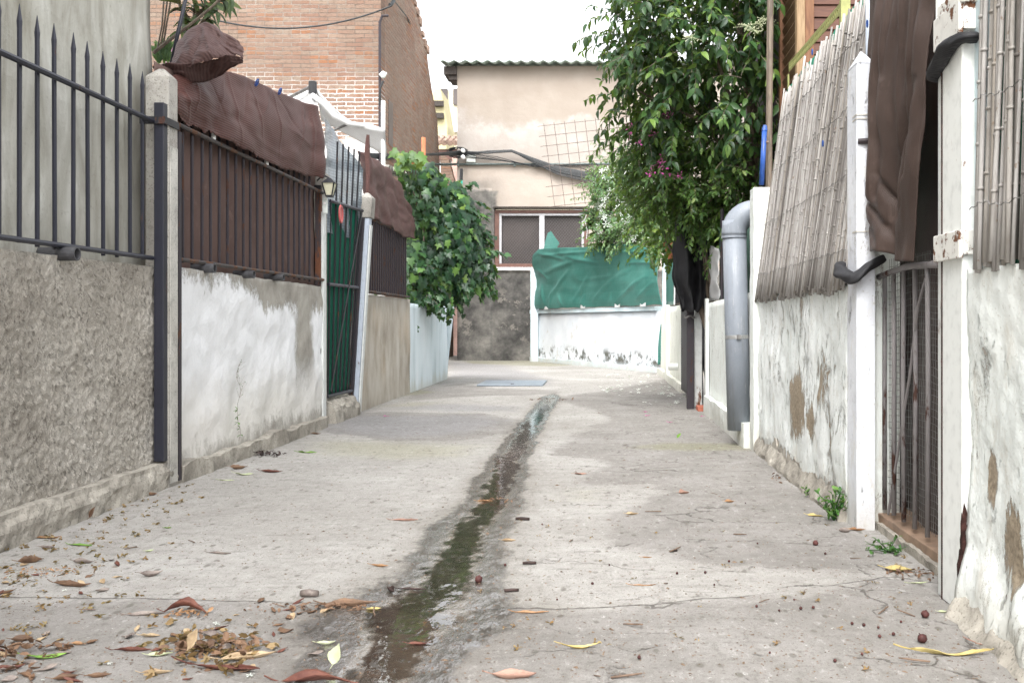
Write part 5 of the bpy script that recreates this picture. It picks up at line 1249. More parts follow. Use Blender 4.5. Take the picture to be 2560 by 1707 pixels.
# --- barred gate
XG = 1.115
t = thing('barred_gate', 'narrow rusty barred gate with wire mesh between the white posts', 'gate', (XG, 3.6, .06))
pts = [PX(2018,636,1.09), PX(2045,625,XG), PX(2085,612,XG), PX(2120,609,XG), PX(2158,607,XG)]
MB().tube(pts, [.012,.012,.0125,.0125,.0125], 8).build('top_rail', MT['rust_bar'], t, smooth=True)
for u, vt, vb in ((2032,628,1190),(2053,628,1205),(2076,622,1215),(2101,618,1238),(2130,614,1262)):
    a = PX(u, vt, XG); MB().tube([(a.x, a.y, .075), (a.x+rnd(-.004,.004), a.y+rnd(-.004,.004), .6), (a.x, a.y, a.z)], .0088, 8).build('bar', MT['rust_bar'], t, smooth=True)
a, b = PX(2126, 640, XG), PX(2040, 1180, XG); MB().tube([a, PX(2108, 705, XG), PX(2090, 860, XG), b], .0055, 6).build('diagonal_brace', MT['rust_bar'], t)
mb = MB()
for k in range(40):
    z = .09+k*.024; mb.tube([(XG+.022+.008*nz(i*.6, k*.3), lerp(3.30, 4.02, i/10), z+.010*nz(i*.5, k*.2)+.012*math.sin(i*.5)) for i in range(11)], .0011, 3, False)
for k in range(30):
    y = 3.31+k*.0245; mb.tube([(XG+.022+.008*nz(i*.6, k*.3), y+.005*nz(i*.7, k), lerp(.08, 1.05, i/8)) for i in range(9)], .0010, 3, False)
mb.build('wire_mesh', MT['mesh_wire'], t)
def dcl(u, v): return (XG+.10+.02*math.sin(u*14)+.02*nz(u*4,v*4), lerp(2.97, 4.75, u), lerp(.0, 2.3, v))
tag(MB().grid(dcl, 30, 20).build('dark_backing', MT['curtain'], smooth=True, solid=.004), 'dark brown cloth hung behind the barred gate and its wire mesh', 'cloth')
t = thing('gate_threshold', 'worn clay-coloured threshold under the barred gate', 'threshold', (1.2, 3.6, 0))
wall_mb((1.095, 3.22), (1.095, 4.03), 0, lambda s: .058+.004*nz(s*8,3), .24, .004, 7, .03, left=False).build('threshold_slab', MT['tile'], t, bevel=.004)
wall_mb((1.075, 3.15), (1.075, 4.0), 0, lambda s: .028+.012*nz(s*12,3), .019, .01, 9, .03, left=False).build('mortar_bed', MT['plinth'], t)
# rag ties
def rag(path, r0, seed):
    """twisted cloth wound round a post: a rope-like tube with grooves, lumps and a loose end"""
    path = [Vector(p) for p in path]; n = 46; k = 16; m = len(path)-1; pts = []
    for i in range(n+1):
        t_ = i/n*m; j = min(m-1, int(t_)); f = t_-j; a, b, c, d = path[max(0,j-1)], path[j], path[j+1], path[min(m,j+2)]
        pts.append(.5*((2*b)+(c-a)*f+(2*a-5*b+4*c-d)*f*f+(3*b-a-3*c+d)*f**3))
    vs = []; nrm = Vector((0,0,1))
    for i, p in enumerate(pts):
        t_ = (pts[min(i+1,n)]-pts[max(i-1,0)]).normalized(); nrm = (nrm-t_*nrm.dot(t_)).normalized(); bn = t_.cross(nrm); s_ = i/n
        for q in range(k):
            th = 2*math.pi*q/k; r = r0*(.72+.45*math.sin(math.pi*s_)**.6+.22*nz(s_*7, seed))*(1+.17*math.sin(3*th+15*s_+seed)+.12*math.sin(7*th-9*s_)*nz(s_*5, seed, 2)+.16*nz(math.cos(th)*1.4, math.sin(th)*1.4, s_*11+seed))
            vs.append(p+(nrm*math.cos(th)*.85+bn*math.sin(th)*1.1)*r)
    fs = [(i*k+q, i*k+(q+1)%k, (i+1)*k+(q+1)%k, (i+1)*k+q) for i in range(n) for q in range(k)] + [tuple(range(k-1,-1,-1)), tuple(n*k+q for q in range(k))]
    return MB().add(vs, fs)
mb = rag([(1.09, 3.80, 1.05), (1.03, 3.80, 1.015), (.985, 3.815, .975), (.962, 3.85, .980), (.955, 3.92, 1.0), (.962, 3.98, 1.025), (1.0, 4.02, 1.04)], .021, 3.1)
tag(mb.build('rag_tie', MT['black_cloth'], smooth=True), 'black rag tied round the white concrete post with pyramid top', 'rag tie')
mb = rag([(1.075, 2.93, 1.53), (1.02, 2.955, 1.53), (.985, 2.93, 1.532), (.98, 2.86, 1.55), (.982, 2.78, 1.572), (1.0, 2.715, 1.578), (1.06, 2.705, 1.575)], .018, 7.7)
tag(mb.build('rag_tie', MT['black_cloth'], smooth=True), 'black rag tied round the rusty white metal post near its top', 'rag tie')

# --- hanging brown curtain
LC = [(-40,2008),(0,2006),(120,2002),(250,1998),(400,1999),(560,2003),(600,2003)]
RC = [(-40,2164),(0,2162),(200,2152),(400,2142),(600,2126)]
CF = [(.12,1,.10,.3,.018,.030),(.22,.95,.16,.55,.014,.024),(.34,1,.30,.2,.018,.032),(.45,1,.40,.62,.013,.022),(.58,1,.62,.35,.018,-.03),(.70,1,.78,.2,.017,.034),(.86,1,.84,.3,.014,.028),(.75,.55,.45,.08,.016,.026),(.78,.4,.62,.04,.014,.022),(.15,.2,.5,.06,.013,.022),(.3,.28,.6,.12,.013,.02),(.1,.12,.35,.03,.011,.018),(.9,.6,.72,.15,.015,.026)]
def curt(u, v):
    vv = lerp(lerp(566, 606, u) + 5*math.sin(u*11) + 8*(u > .75)*(u-.75), -60, v); ul, ur = interp(vv, LC), interp(vv, RC); x = 1.075
    yl, yr = x*F/(ul-VX), x*F/(ur-VX); y = lerp(yl, yr, u); z0 = H+(VY-vv)*lerp(3.92, 3.3, u)/F
    f = .022*math.sin(u*11+1.2+.9*v+nz(v*2, u*2)*1.3) + .02*fbm(u*4, v*2.5, 3, 3) + folds(CF, u, v, .45)
    return (x - .035 + f*1.0, y + .006*nz(v*12, u*3), z0)
t = thing('brown_curtain', 'long dark brown cloth curtain hanging over the barred gate', 'curtain', (1.06, 3.6, 1.0))
MB().grid(curt, 60, 110).build('curtain_cloth', MT['curtain'], t, smooth=True, solid=.003)
def fold2(u, v):
    vv = lerp(596, -60, v); y = lerp(3.30, 3.03, u); z = H+(VY-vv)*3.2/F
    return (1.125+.03*math.sin(u*10+v)+.02*nz(u*3, v*4), y, z)
MB().grid(fold2, 14, 40).build('rear_fold', MT['curtain'], t, smooth=True, solid=.003)
MB().cyl((1.10, 4.0, P(0,-60,3.3).z+.05), (1.10, 2.9, P(0,-60,3.3).z+.05), .012, 8).build('hanging_rod', MT['rust_rail'], t)
MB().cyl((1.13, 3.16, .98), (1.12, 3.06, 1.95), .012, 7).build('green_stake', MT['iron_black'], t)
q = MB().cyl((1.082, 3.995, 1.2), (1.082, 3.995, 2.5), .011, 8); tag(q.build('pale_blue_tube', MT['blue_post'], smooth=True), 'pale blue upright tube behind the pyramid-topped white post', 'pole')

# --- white metal post
t = thing('metal_post', 'white painted metal post with rusty plates and peeled foot on the right', 'post', (1.03, 2.82, 0))
MB().box(.998, 1.038, 2.735, 2.895, 0, 1.66).build('post_tube', MT['white_metal'], t, bevel=.004)
MB().box(1.003, 1.05, 2.9, 2.945, 0, 1.66).build('jamb_angle', MT['white_strip'], t, bevel=.003)
for v0, v1, nm in ((98, 22, 'top_plate'), (598, 535, 'hinge_plate')):
    z0, z1 = P(0,v0,2.82).z, P(0,v1,2.82).z
    o = MB().box(.984, .997, 2.72, 2.93, z0, z1).box(.997, 1.052, 2.72, 2.7335, z0+.01, z1).build(nm, MT['white_metal_rust'], t, bevel=.003)
MB().box(.985, 1.07, 2.71, 2.90, 1.675, 1.72).build('post_head', MT['white_metal_rust'], t, bevel=.006)
MB().prism([(.9977,2.7345,.05),(.9977,2.752,.045),(.9977,2.764,.07),(.9977,2.77,.13),(.9977,2.758,.15),(.9977,2.752,.175),(.9977,2.744,.18),(.9977,2.747,.205),(.9977,2.741,.22),(.9977,2.742,.25),(.9977,2.737,.265),(.9977,2.7345,.28)], (-.0016,0,0)).build('rusted_foot', MT['rust_scab'], t)
MB().prism([(.9975,2.7345,.03),(1.012,2.7345,.02),(1.03,2.7345,.05),(1.036,2.7345,.16),(1.018,2.7345,.19),(1.022,2.7345,.22),(1.010,2.7345,.25),(1.012,2.7345,.28),(1.003,2.7345,.31),(.9975,2.7345,.27)], (0,-.0016,0)).build('rusted_edge', MT['rust_scab'], t)
MB().box(.9955, .9975, 2.888, 2.8945, 0, 1.66).build('dark_seam', MT['rust_scab'], t)
mb = MB().cyl((1.03, 2.98, P(0,-60,2.9).z), (1.03, 2.98, 1.6), .02, 7); mb.build('rear_tube', MT['white_metal'], t)
q = P(2190, -20, 3.1); tag(MB().box(1.056, 1.14, 2.965, 3.03, .0, 2.45).build('white_column', MT['whitewall'], bevel=.006), 'plain white column rising behind the rusty white metal post', 'column')

# --- near right wall and its reed screen
def nearfn(a, z): return .013*fbm(a*2.6+2, z*2.2, 3)+.004*fbm(a*14, z*11, 3) + (.045*max(0, .20-z)/.2*(1+.9*nz(a*8, z*6, 3)) if z < .2 else 0) + .0035*fbm(a*34, z*24, 6, 3)
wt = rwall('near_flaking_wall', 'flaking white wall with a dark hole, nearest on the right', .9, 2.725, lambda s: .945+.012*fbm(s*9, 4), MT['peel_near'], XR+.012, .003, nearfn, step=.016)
wall_mb((XR-.055, .9), (XR-.055, 2.72), 0, lambda s: .06+.04*fbm(s*14, 9), .07, .006, 9, .012, fn=lambda a, z: .012*fbm(a*11, z*14, 4, 4)-.07*max(0, z)/.1, left=False).build('crumbling_foot', MT['plinth'], wt)
MB().box(XR+.03, XR+.25, 2.60, 2.728, .95, 2.2).build('grey_backing', MT['lime_blue'], wt)
t = thing('reed_screen', 'near screen of thick bleached canes at the right edge', 'reed screen', (1.06, 2.3, .93))
mb = MB(); f1 = lambda s: (1.0+rnd(-.004,.01), lerp(2.66, 1.5, s), .945+rnd(-.02,.012)); h1 = lambda s: (1.045+rnd(-.006,.01), lerp(2.70, 1.52, s), 2.25)
canes(mb, 74, f1, h1, .0082, 0, .010); mb.build('reeds', MT['reed'], t, smooth=True)
for z in (1.10, 1.38, 1.66, 1.9):
    MB().tube([(lerp(.984, 1.03, (z-.95)/1.3)+.003*math.sin(i*2.7), lerp(2.66, 1.5, i/70), z+.004*math.sin(i*1.9)+.02*nz(i*.1, z)) for i in range(71)], .0015, 3).build('tie_wire', MT['wire'], t)
def gn2(u, v): return (1.03+.04*v+.006*nz(u*9,v*5), lerp(2.63, 1.45, u), lerp(.93, 2.3, v))
tag(MB().grid(gn2, 20, 10).build('green_netting', MT['green_net'], smooth=True, solid=.002), 'green netting behind the near cane screen at the right edge', 'netting')
# ================================================================= PLANTS
def B(u, v, y, ru, rv_, ry): p = P(u, v, y); return (p.x, p.y, p.z, ru*y/F, ry, rv_*y/F)
def stem_tree(mb, base, tips, r):
    base = Vector(base)
    for tp in tips:
        tp = Vector(tp); mid = lerp(base, tp, .5) + Vector((rnd(-.1,.1), rnd(-.1,.1), rnd(0,.15)))
        mb.tube([base, lerp(base, mid, .55)+rv(.02), mid, lerp(mid, tp, .5)+rv(.04), tp], [r, r*.8, r*.6, r*.4, r*.15], 6)

# --- privet tree leaning over the alley
t = thing('privet_tree', 'large dark green broad-leaved tree hanging over the right side of the alley', 'tree', (1.35, 8.4, 0))
PB = [B(1620,50,8.2,190,165,.75), B(1705,190,8.0,95,150,.5), B(1545,170,8.6,105,125,.5), B(1640,-110,8.2,200,110,.75), B(1525,50,8.6,70,90,.45),
      B(1482,190,8.7,50,70,.3), B(1765,60,7.7,50,140,.35), B(1600,290,8.6,135,55,.45), B(1500,270,8.8,55,60,.3)]
lm, sm = MB(), MB()
shoots(lm, sm, PB, 540, 'ovate', .094, .40, .05, .5, .6, .25, bias=(-.08,0,0))
edge = [B(1455,60,8.6,35,60,.3), B(1432,165,8.7,30,40,.25), B(1470,120,8.6,45,70,.3), B(1485,300,8.8,35,50,.25), B(1455,20,8.6,30,40,.2)]
shoots(lm, sm, edge, 34, 'ovate', .082, .36, .05, .5, .4, .1, bias=(-.6,0,.1))
lm.build('crown', MT['privet'], t, smooth=True)
tr = MB(); tr.tube([(1.42,8.5,0), (1.40,8.5,1.2), (1.36,8.45,2.2), (1.25,8.4,3.0), (1.1,8.3,3.7)], [.07,.06,.05,.045,.03], 8)
stem_tree(tr, (1.38,8.46,1.9), [P(1540,200,8.5), P(1480,100,8.6), P(1600,60,8.2), P(1700,60,8), P(1430,190,8.7), P(1560,290,8.6), P(1650,230,8.3)], .03)
tr.build('trunk', MT['bark'], t, smooth=True); sm.build('twigs', MT['bark'], t)
for (u, v) in ((1745, 55), (1735, 70), (1720, 60), (1760, 45), (1590, 85)):   # flower panicles with tiny buds
    fl = MB(); s0 = P(u, v, 7.36)
    for k in range(24): e = P(u+R.gauss(0,11), v+R.gauss(0,7), 7.35); fl.tube([s0, e], .0012, 3); fl.ball(e, .0042, 5)
    fl.build('bud_cluster', MT['dl_pale'], t)

# --- flowering shrub below it
t = thing('bougainvillea', 'mid green shrub with magenta bracts below the dark broad-leaved tree', 'shrub', (1.15, 9.2, 0))
BB_ = [B(1600,400,9,125,80,.6), B(1505,335,9.3,65,65,.4), B(1690,335,8.6,70,75,.4), B(1705,430,8.5,45,60,.3), B(1490,420,9.6,60,60,.45), B(1570,310,9,100,55,.45), B(1650,470,9.0,70,45,.4)]
lm, sm = MB(), MB(); shoots(lm, sm, BB_, 820, 'small', .058, .34, .034, .45, .6, .3, stem=.002)
lm.build('crown', MT['boug'], t, smooth=True)
stem_tree(sm, (1.2,9.2,0.0), [P(1600,420,9), P(1520,350,9.3), P(1680,360,8.7), P(1560,330,9), P(1500,430,9.5), P(1660,450,9)], .028)
for k in range(16): sm.tube([P(rnd(1620,1660), rnd(420,470), 8.6), P(rnd(1650,1700), rnd(380,430), 8.45), P(rnd(1680,1745), rnd(360,420), 8.3)], .004, 4)
sm.build('branches', MT['bark'], t)
for (u, v, n) in ((1510,265,10), (1525,275,14), (1535,262,8), (1480,300,8), (1500,310,8), (1515,375,10), (1498,398,8), (1520,388,6), (1560,405,12), (1470,330,5), (1450,290,4), (1445,305,4), (1530,400,5)):
    pm = MB(); a, b, c, d = [], [], [], []; s0 = P(u, v, 8.3)
    for k in range(n):
        e = P(u+R.gauss(0,7), v+R.gauss(0,5), 8.25+rnd(-.08,.08)); pm.tube([s0, e], .0012, 3, False)
        a.append(e); b.append(rv()+Vector((0,-.8,.3))); c.append(rv()+Vector((0,-.6,.6))); d.append(rnd(.022,.036))
    leaves(pm, 'small', a, b, c, d); pm.build('bract_cluster', MT['petal_pink'], t, smooth=True)

# --- jasmine
t = thing('jasmine_bush', 'pale green jasmine bush dotted with white flowers behind the teal tarpaulin', 'shrub', (P(1430, 560, 18.1).x, 18.1, 0))
JB = [B(1432,485,17.6,62,85,.8), B(1395,450,17.6,35,60,.5), B(1470,405,17.4,60,50,.6), B(1485,520,16.9,50,55,.7), B(1410,535,17.4,45,30,.5), B(1425,385,17.6,40,25,.4)]
lm, sm = MB(), MB(); shoots(lm, sm, JB, 900, 'small', .072, .42, .05, .4, .7, .3, stem=.003)
lm.build('crown', MT['jasmine'], t, smooth=True)
stem_tree(sm, (P(1430,0,18.1).x, 18.1, .0), [P(1400,450,17.8), P(1440,470,17.7), P(1470,420,17.6), P(1490,520,17.2), P(1430,400,17.7)], .03)
sm.build('branches', MT['bark'], t)
def jas(n):
    pm = MB(); a, b, c, d = [], [], [], []
    for k in range(n):
        p, dd = in_blob(JB[:5], .9)
        if dd.y > .0: p.y -= 2*(p.y-17.5)
        a.append(p+Vector((0,-.12,0))); n_ = Vector((R.gauss(0,.5), -1, R.gauss(.3,.4))); c.append(n_); b.append(n_.cross(rv())); d.append(rnd(.045,.065))
    leaves(pm, 'flower', a, b, c, d); return pm.build('flower', MT['petal_white'], t)
for k in range(100): jas(1)
tag(jas(120), kind='stuff').name = 'flower_mass'

# --- potted climber at the corner
p = P(1548, 600, 11.2)
t = thing('flower_pot', 'terracotta pot hanging at the wall corner under the yellow-green climber', 'flower pot', p)
prof = [(.06,0),(.105,.17),(.118,.17),(.118,.215),(.10,.215),(.09,.15)]; n = 18
vs = [(p.x+r_*math.cos(2*math.pi*k/n), p.y+r_*math.sin(2*math.pi*k/n), p.z-.01+z) for r_, z in prof for k in range(n)]
MB().add(vs, [(i*n+k, i*n+(k+1)%n, (i+1)*n+(k+1)%n, (i+1)*n+k) for i in range(len(prof)-1) for k in range(n)] + [tuple(range(n-1,-1,-1)), tuple((len(prof)-1)*n+k for k in range(n))]).build('pot_body', MT['terracotta'], t, smooth=False)
MB().tube([(p.x+.1,p.y+.05,p.z+.19), (p.x+.25,p.y+.3,p.z+.25)], .008, 5).build('pot_bracket', MT['iron_black'], t)
t = thing('climber', 'yellow-green leafy climber spilling over the terracotta pot', 'climbing plant', P(1540, 590, 11.4))
KB = [B(1520,495,11.6,48,65,.35), B(1560,480,11.1,50,65,.35), B(1545,550,11.2,32,38,.2), B(1500,565,11.6,32,20,.2), B(1610,500,10.2,45,50,.35)]
lm, sm = MB(), MB(); shoots(lm, sm, KB, 230, 'ivy', .052, .34, .04, .7, .6, .3, stem=.003)
lm.build('foliage', MT['lime_leaf'], t, smooth=True)
stem_tree(sm, P(1548,575,11.2), [P(1520,480,11.5), P(1570,460,11.1), P(1545,520,11.2), P(1600,500,10.4)], .014); sm.build('stems', MT['bark'], t)
t = thing('shade_creeper', 'dark leafy creeper hanging over the black cloth and green corrugated fence', 'climbing plant', P(1650, 520, 9))
CB = [B(1650,500,9.0,60,40,.3), B(1610,470,9.3,60,60,.3), B(1690,490,8.6,35,40,.25), B(1655,545,8.9,18,35,.15), B(1715,440,8.2,30,50,.3)]
lm, sm = MB(), MB(); shoots(lm, sm, CB, 190, 'small', .06, .3, .04, .7, .5, .3, stem=.002); lm.build('foliage', MT['boug'], t, smooth=True); sm.build('stems', MT['bark'], t)

# --- broad-leaved house plant in front of the window
t = thing('broad_leaf_plant', 'plant with long broad leaves in front of the netted window', 'plant', P(1390, 580, 17.5))
a, b, c, d = [], [], [], []
for k in range(22):
    hgt = rnd(0, 1); s = P(lerp(1402, 1372, hgt), lerp(575, 500, hgt), 17.4); sd = -1 if k % 2 else 1
    a.append(s); b.append(Vector((sd*rnd(.5,1)-.2, rnd(-.5,.1), rnd(-.1,.7)))); c.append(Vector((0,-.5,1))); d.append(rnd(.28,.42))
lm = MB(); leaves(lm, 'ovate', a, b, c, d); lm.build('foliage', MT['privet'], t, smooth=True)
MB().tube([P(1405,600,17.4), P(1395,550,17.4), P(1372,495,17.4)], [.02,.018,.008], 6).build('stem', MT['bark'], t)
MB().tube([P(1347,493,17.1), P(1343,505,17.1), P(1349,530,17.1), P(1347,548,17.1)], .007, 4).build('dry_string', MT['white_cloth'], t)

# --- ivy on the left
t = thing('ivy_bush', 'big glossy ivy bulging over the bluish white wall on the left', 'ivy', (-2.0, 12.8, .9))
IB = [B(1010,545,12.6,95,145,.55), B(1045,600,12.8,70,95,.45), B(975,455,12.2,48,90,.4), B(955,620,12.1,32,75,.35), B(935,392,11.8,26,35,.25), B(1000,655,12.5,45,40,.3), B(1086,570,13.0,34,70,.35), B(1036,508,12.9,42,45,.35)]
lm, sm = MB(), MB(); a, b, c, d = [], [], [], []
for k in range(3300):
    p, dd = in_blob(IB, .80 if k < 2600 else .2); n_ = Vector((dd.x+.25, dd.y-.5, dd.z*.8+.25)) + rv(.33)
    f_ = Vector((0,0,-1)) + Vector((R.gauss(.1,.45), R.gauss(-.1,.3), R.gauss(0,.3)))
    a.append(p); b.append(f_); c.append(n_); d.append(rnd(.07,.135))
leaves(lm, 'ivy', a, b, c, d)
# hanging and outlying sprays
shoots(lm, sm, [B(1010,670,12.5,60,25,.3), B(1105,600,13,20,70,.25), B(965,690,12.2,30,20,.2), B(1075,535,13,30,30,.25), B(950,440,11.9,25,40,.2), B(1045,455,12.8,40,25,.3), B(1110,560,13,20,60,.25), B(940,640,12,18,60,.2)], 120, 'ivy', .10, .3, .07, .8, .5, .2, stem=.003)
lm.build('foliage', MT['ivy'], t, smooth=True)
for k in range(26): 
    q, dd = in_blob(IB, .3); sm.tube([(-2.2, 12.4+rnd(-.5,.6), .95), lerp(Vector((-2.2,12.5,1.1)), q, .5)+rv(.06), q], [.014,.01,.005], 5)
sm.build('stems', MT['bark'], t)
t = thing('young_vine', 'sprig of big pale green vine leaves standing up above the ivy', 'climbing plant', P(932, 385, 11.4))
a, b, c, d = [], [], [], []
for k in range(24):
    a.append(P(rnd(912,965), rnd(345,385), 11.35+rnd(-.15,.15))); b.append(Vector((R.gauss(0,.6), -.3, -.8))); c.append(Vector((R.gauss(0,.4), -1, .5))); d.append(rnd(.08,.17))
lm = MB(); leaves(lm, 'ivy', a, b, c, d); lm.build('foliage', MT['lime_leaf'], t, smooth=True)
sm = MB()
for k in range(5): sm.tube([P(930+k*6, 400, 11.5), P(925+k*8, 370, 11.4), P(918+k*10, 348, 11.35)], .006, 4)
sm.build('stems', MT['bark'], t)
a, b, c, d = [], [], [], []
for k in range(7): a.append(P(950+R.gauss(0,4), 371+R.gauss(0,3), 11.25)); b.append(rv()+Vector((0,-.5,.4))); c.append(Vector((0,-1,.4))+rv(.4)); d.append(.05)
lm = MB(); leaves(lm, 'small', a, b, c, d); lm.build('orange_flower', M_leaf('orange_petal', [(0,(.75,.15,.05)),(1,(.85,.28,.08))], .3), t)

# --- spiky shrub behind the cloth hood
t = thing('spiky_shrub', 'spiky-leaved shrub with a bare grey branch in the garden behind the cloth hood', 'shrub', (-2.5, 6.3, 0))
lm, sm = MB(), MB(); a, b, c, d = [], [], [], []
stems = [[P(455,175,6.3), P(448,110,6.3), P(446,40,6.25), P(452,-60,6.2)], [P(446,60,6.25), P(415,20,6.2), P(400,-40,6.2)], [P(448,40,6.25), P(480,10,6.2), P(512,0,6.15), P(530,-8,6.1)], [P(450,70,6.25), P(475,40,6.2), P(500,22,6.15)], [P(448,90,6.3), P(430,70,6.2), P(418,58,6.15)]]
for si, st in enumerate(stems):
    sm.tube(st, [.012, .010, .008, .005][:len(st)], 6)
    for i in range(len(st)-1):
        ax = (st[i+1]-st[i]); L = ax.length; ax.normalize()
        for k in range(int(L/.011)):
            q = lerp(st[i], st[i+1], R.random()); 
            if si == 0 and i == 0: continue
            side = ax.cross(rv()).normalized(); a.append(q); b.append(side + ax*.55 + Vector((0,0,-.25))); c.append(ax*1.0 - side*.3 + rv(.2)); d.append(rnd(.075,.14))
leaves(lm, 'strap', a, b, c, d)
lm.build('foliage', MT['araucaria'], t, smooth=True)
sm.tube([P(352,122,6.0), P(400,84,6.0), P(440,55,6.0), P(485,18,6.0), P(525,-20,6.0)], [.011,.010,.009,.008,.007], 6)
for k in range(3): sm.tube([P(362+6*k, 110, 6.4), P(372+5*k, 60, 6.4), P(378+9*k, -20, 6.4)], .006, 4)
sm.tube([P(455,175,6.3), (P(455,0,6.3).x, 6.3, 0)], .014, 6)
sm.build('stems', MT['bark'], t)
lm = MB(); a, b, c, d = [], [], [], []
for k in range(90): a.append(P(rnd(362,392), rnd(112,150), 6.6)); b.append(Vector((R.gauss(0,.5), -.3, 1))); c.append(Vector((R.gauss(0,.5),-1,.2))); d.append(rnd(.05,.09))
leaves(lm, 'strap', a, b, c, d); t = thing('fine_shrub', 'low grey-green fine-leaved shrub between house corner and cloth hood', 'shrub', P(375, 150, 6.6))
lm.build('foliage', MT['jasmine'], t, smooth=True); MB().tube([P(375,150,6.6), (P(375,0,6.6).x, 6.6, 0)], .012, 5).build('stem', MT['bark'], t)
pp = [P(384,150,7.0), P(386,120,7.0), P(391,108,7.0)]; tag(MB().tube(pp, [.03,.035,.03], 8).build('pink_bundle', MT['pink']), 'small pink plastic bundle behind the slanting dark blue pole', 'plastic bundle')

# --- weeds
def weed(u, v, n, hgt, size, label, spread=.06, cat='weed', x=None):
    g = G(u, v) if x is None else P(u, v, x*F/(u-VX)); t = thing('weed', label, cat, g)
    lm, sm = MB(), MB(); a, b, c, d = [], [], [], []
    for k in range(max(3, n//6)):
        tip = g + Vector((R.gauss(0,spread), R.gauss(0,spread), hgt*rnd(.4,1))); mid = lerp(g, tip, .5)+Vector((0,0,hgt*.12)); sm.tube([g, mid, tip], .0016, 4)
        for j in range(6):
            q = lerp(mid, tip, j/5) if j > 1 else lerp(g, mid, .7); a.append(q); b.append(rv()+Vector((0,0,.1))); c.append(Vector((0,0,1))+rv(.3)); d.append(size*rnd(.6,1.2))
    leaves(lm, 'small', a, b, c, d); lm.build('foliage', MT['weed'], t, smooth=True); sm.build('stems', MT['weed'], t)
weed(1915, 1196, 110, .13, .032, 'bright green weed at the foot of the white concrete post', .05)
weed(1860, 1140, 26, .05, .026, 'small yellow-green weed creeping along the foot of the flaking wall', .03)
weed(2042, 1268, 80, .035, .022, 'low dark green weed in front of the clay threshold', .05)
weed(517, 1026, 22, .05, .03, 'small weed growing from the kerb of the whitewashed wall, nearer one', .02)
weed(617, 994, 20, .06, .03, 'small weed growing from the kerb of the whitewashed wall, further one', .025)
g = PX(548, 1012, XL+.05); t = thing('tall_weed', 'thin tall dry weed stalk against the whitewashed wall', 'weed', g)
sm, lm = MB(), MB(); a, b, c, d = [], [], [], []; path = [g + Vector((.01*math.sin(i), .012*math.sin(i*1.7), i*.036)) for i in range(13)]; sm.tube(path, .0009, 4)
for i in range(7, 13):
    for k in range(4): e = path[i]+Vector((rnd(0,.03), R.gauss(0,.04), rnd(.01,.06))); sm.tube([path[i], e], .0005, 3); a.append(e); b.append(rv()); c.append(rv()); d.append(.008)
for i in range(1, 6): a += [path[i]]*3; b += [rv()+Vector((0,0,-.3)) for _ in range(3)]; c += [Vector((0,0,1))]*3; d += [.026]*3
leaves(lm, 'small', a, b, c, d); lm.build('foliage', MT['weed'], t); sm.build('stalk', MT['twig'], t)

# ================================================================= THINGS LYING ON THE PAVEMENT
q = G(1183, 881); Lw = .8
pl = thing('cover_plate', 'flat blue-grey metal cover plate in the pavement near the dark house corner', 'cover plate', (q.x, q.y, 0))
MB().box(q.x-.44, q.x+.40, q.y-.55, q.y+.45, .004, .022).build('plate', MT['plate'], pl, bevel=.004)
MB().box(q.x-.02, q.x+.02, q.y-.45, q.y-.40, .0225, .027).build('lifting_slot', MT['dark'], pl)

def litter_mesh(L, W, bend, cup, twist, stem=True, n=16, m=8, seed=0):
    """a dry leaf: pointed outline, sharp midrib fold, edges curled unevenly"""
    mb = MB(); pk = .42+.14*nz(seed, 1); c1, c2 = 1+.7*nz(seed, 3), 1+.7*nz(seed, 7)
    def f(u, v):
        x = (u-.5)*L; q = u/pk if u < pk else (1-u)/(1-pk)
        w = W*math.sin(math.pi/2*max(0, min(1, q)))**1.15*(1+.16*nz(u*9, seed, 4)); s = (v-.5)*2; y = s*w*.5
        cc = cup*(c1 if s > 0 else c2)
        z = bend*L*(abs(2*(u-.5))**1.7) + cc*.34*abs(s)**1.7*w + .030*L*nz(u*3+seed, s*1.2, seed) + .016*L*nz(u*11+seed, s*3, 2) - .02*L*math.exp(-(s/.16)**2)*math.sin(math.pi*u)
        y *= 1-.28*min(1.2, cc)*abs(s)
        a = twist*(u-.5)*2; y2, z2 = y*math.cos(a)-z*math.sin(a)*.6, y*math.sin(a)+z*math.cos(a)
        return (x, y2 + .07*L*nz(u*1.6, seed, 5), z2)
    mb.grid(f, n, m)
    if stem: s = Vector(f(0, .5)); mb.tube([s, s+Vector((-.10*L, .02*L, .02*L)), s+Vector((-.2*L, .05*L, .05*L))], L*.008, 4)
    zs = sorted(v[2] for v in mb.v); z0 = zs[len(zs)//14]
    mb.v = [(a, b, c-z0) for a, b, c in mb.v]; return mb
SEED = [0]
def leaf(u, v, px, mat, label, yaw=0, ratio=.34, bend=.12, cup=.5, twist=.6, roll=0, pitch=0, group=None, lift=0):
    g = G(u, v); L = px*g.y/F; SEED[0] += 1
    o = litter_mesh(L, L*ratio, bend, cup, twist, seed=SEED[0]*1.7).build('fallen_leaf', MT[mat], smooth=True, loc=(0,0,0), solid=.0009)
    o.location = (g.x, g.y, ground_z(g.x, g.y)+.0015+lift); o.rotation_euler = (math.radians(roll), math.radians(pitch), math.radians(yaw)); ORG[o.name] = o.location.copy()
    return tag(o, label, 'leaf', group or 'fallen leaves on the pavement')
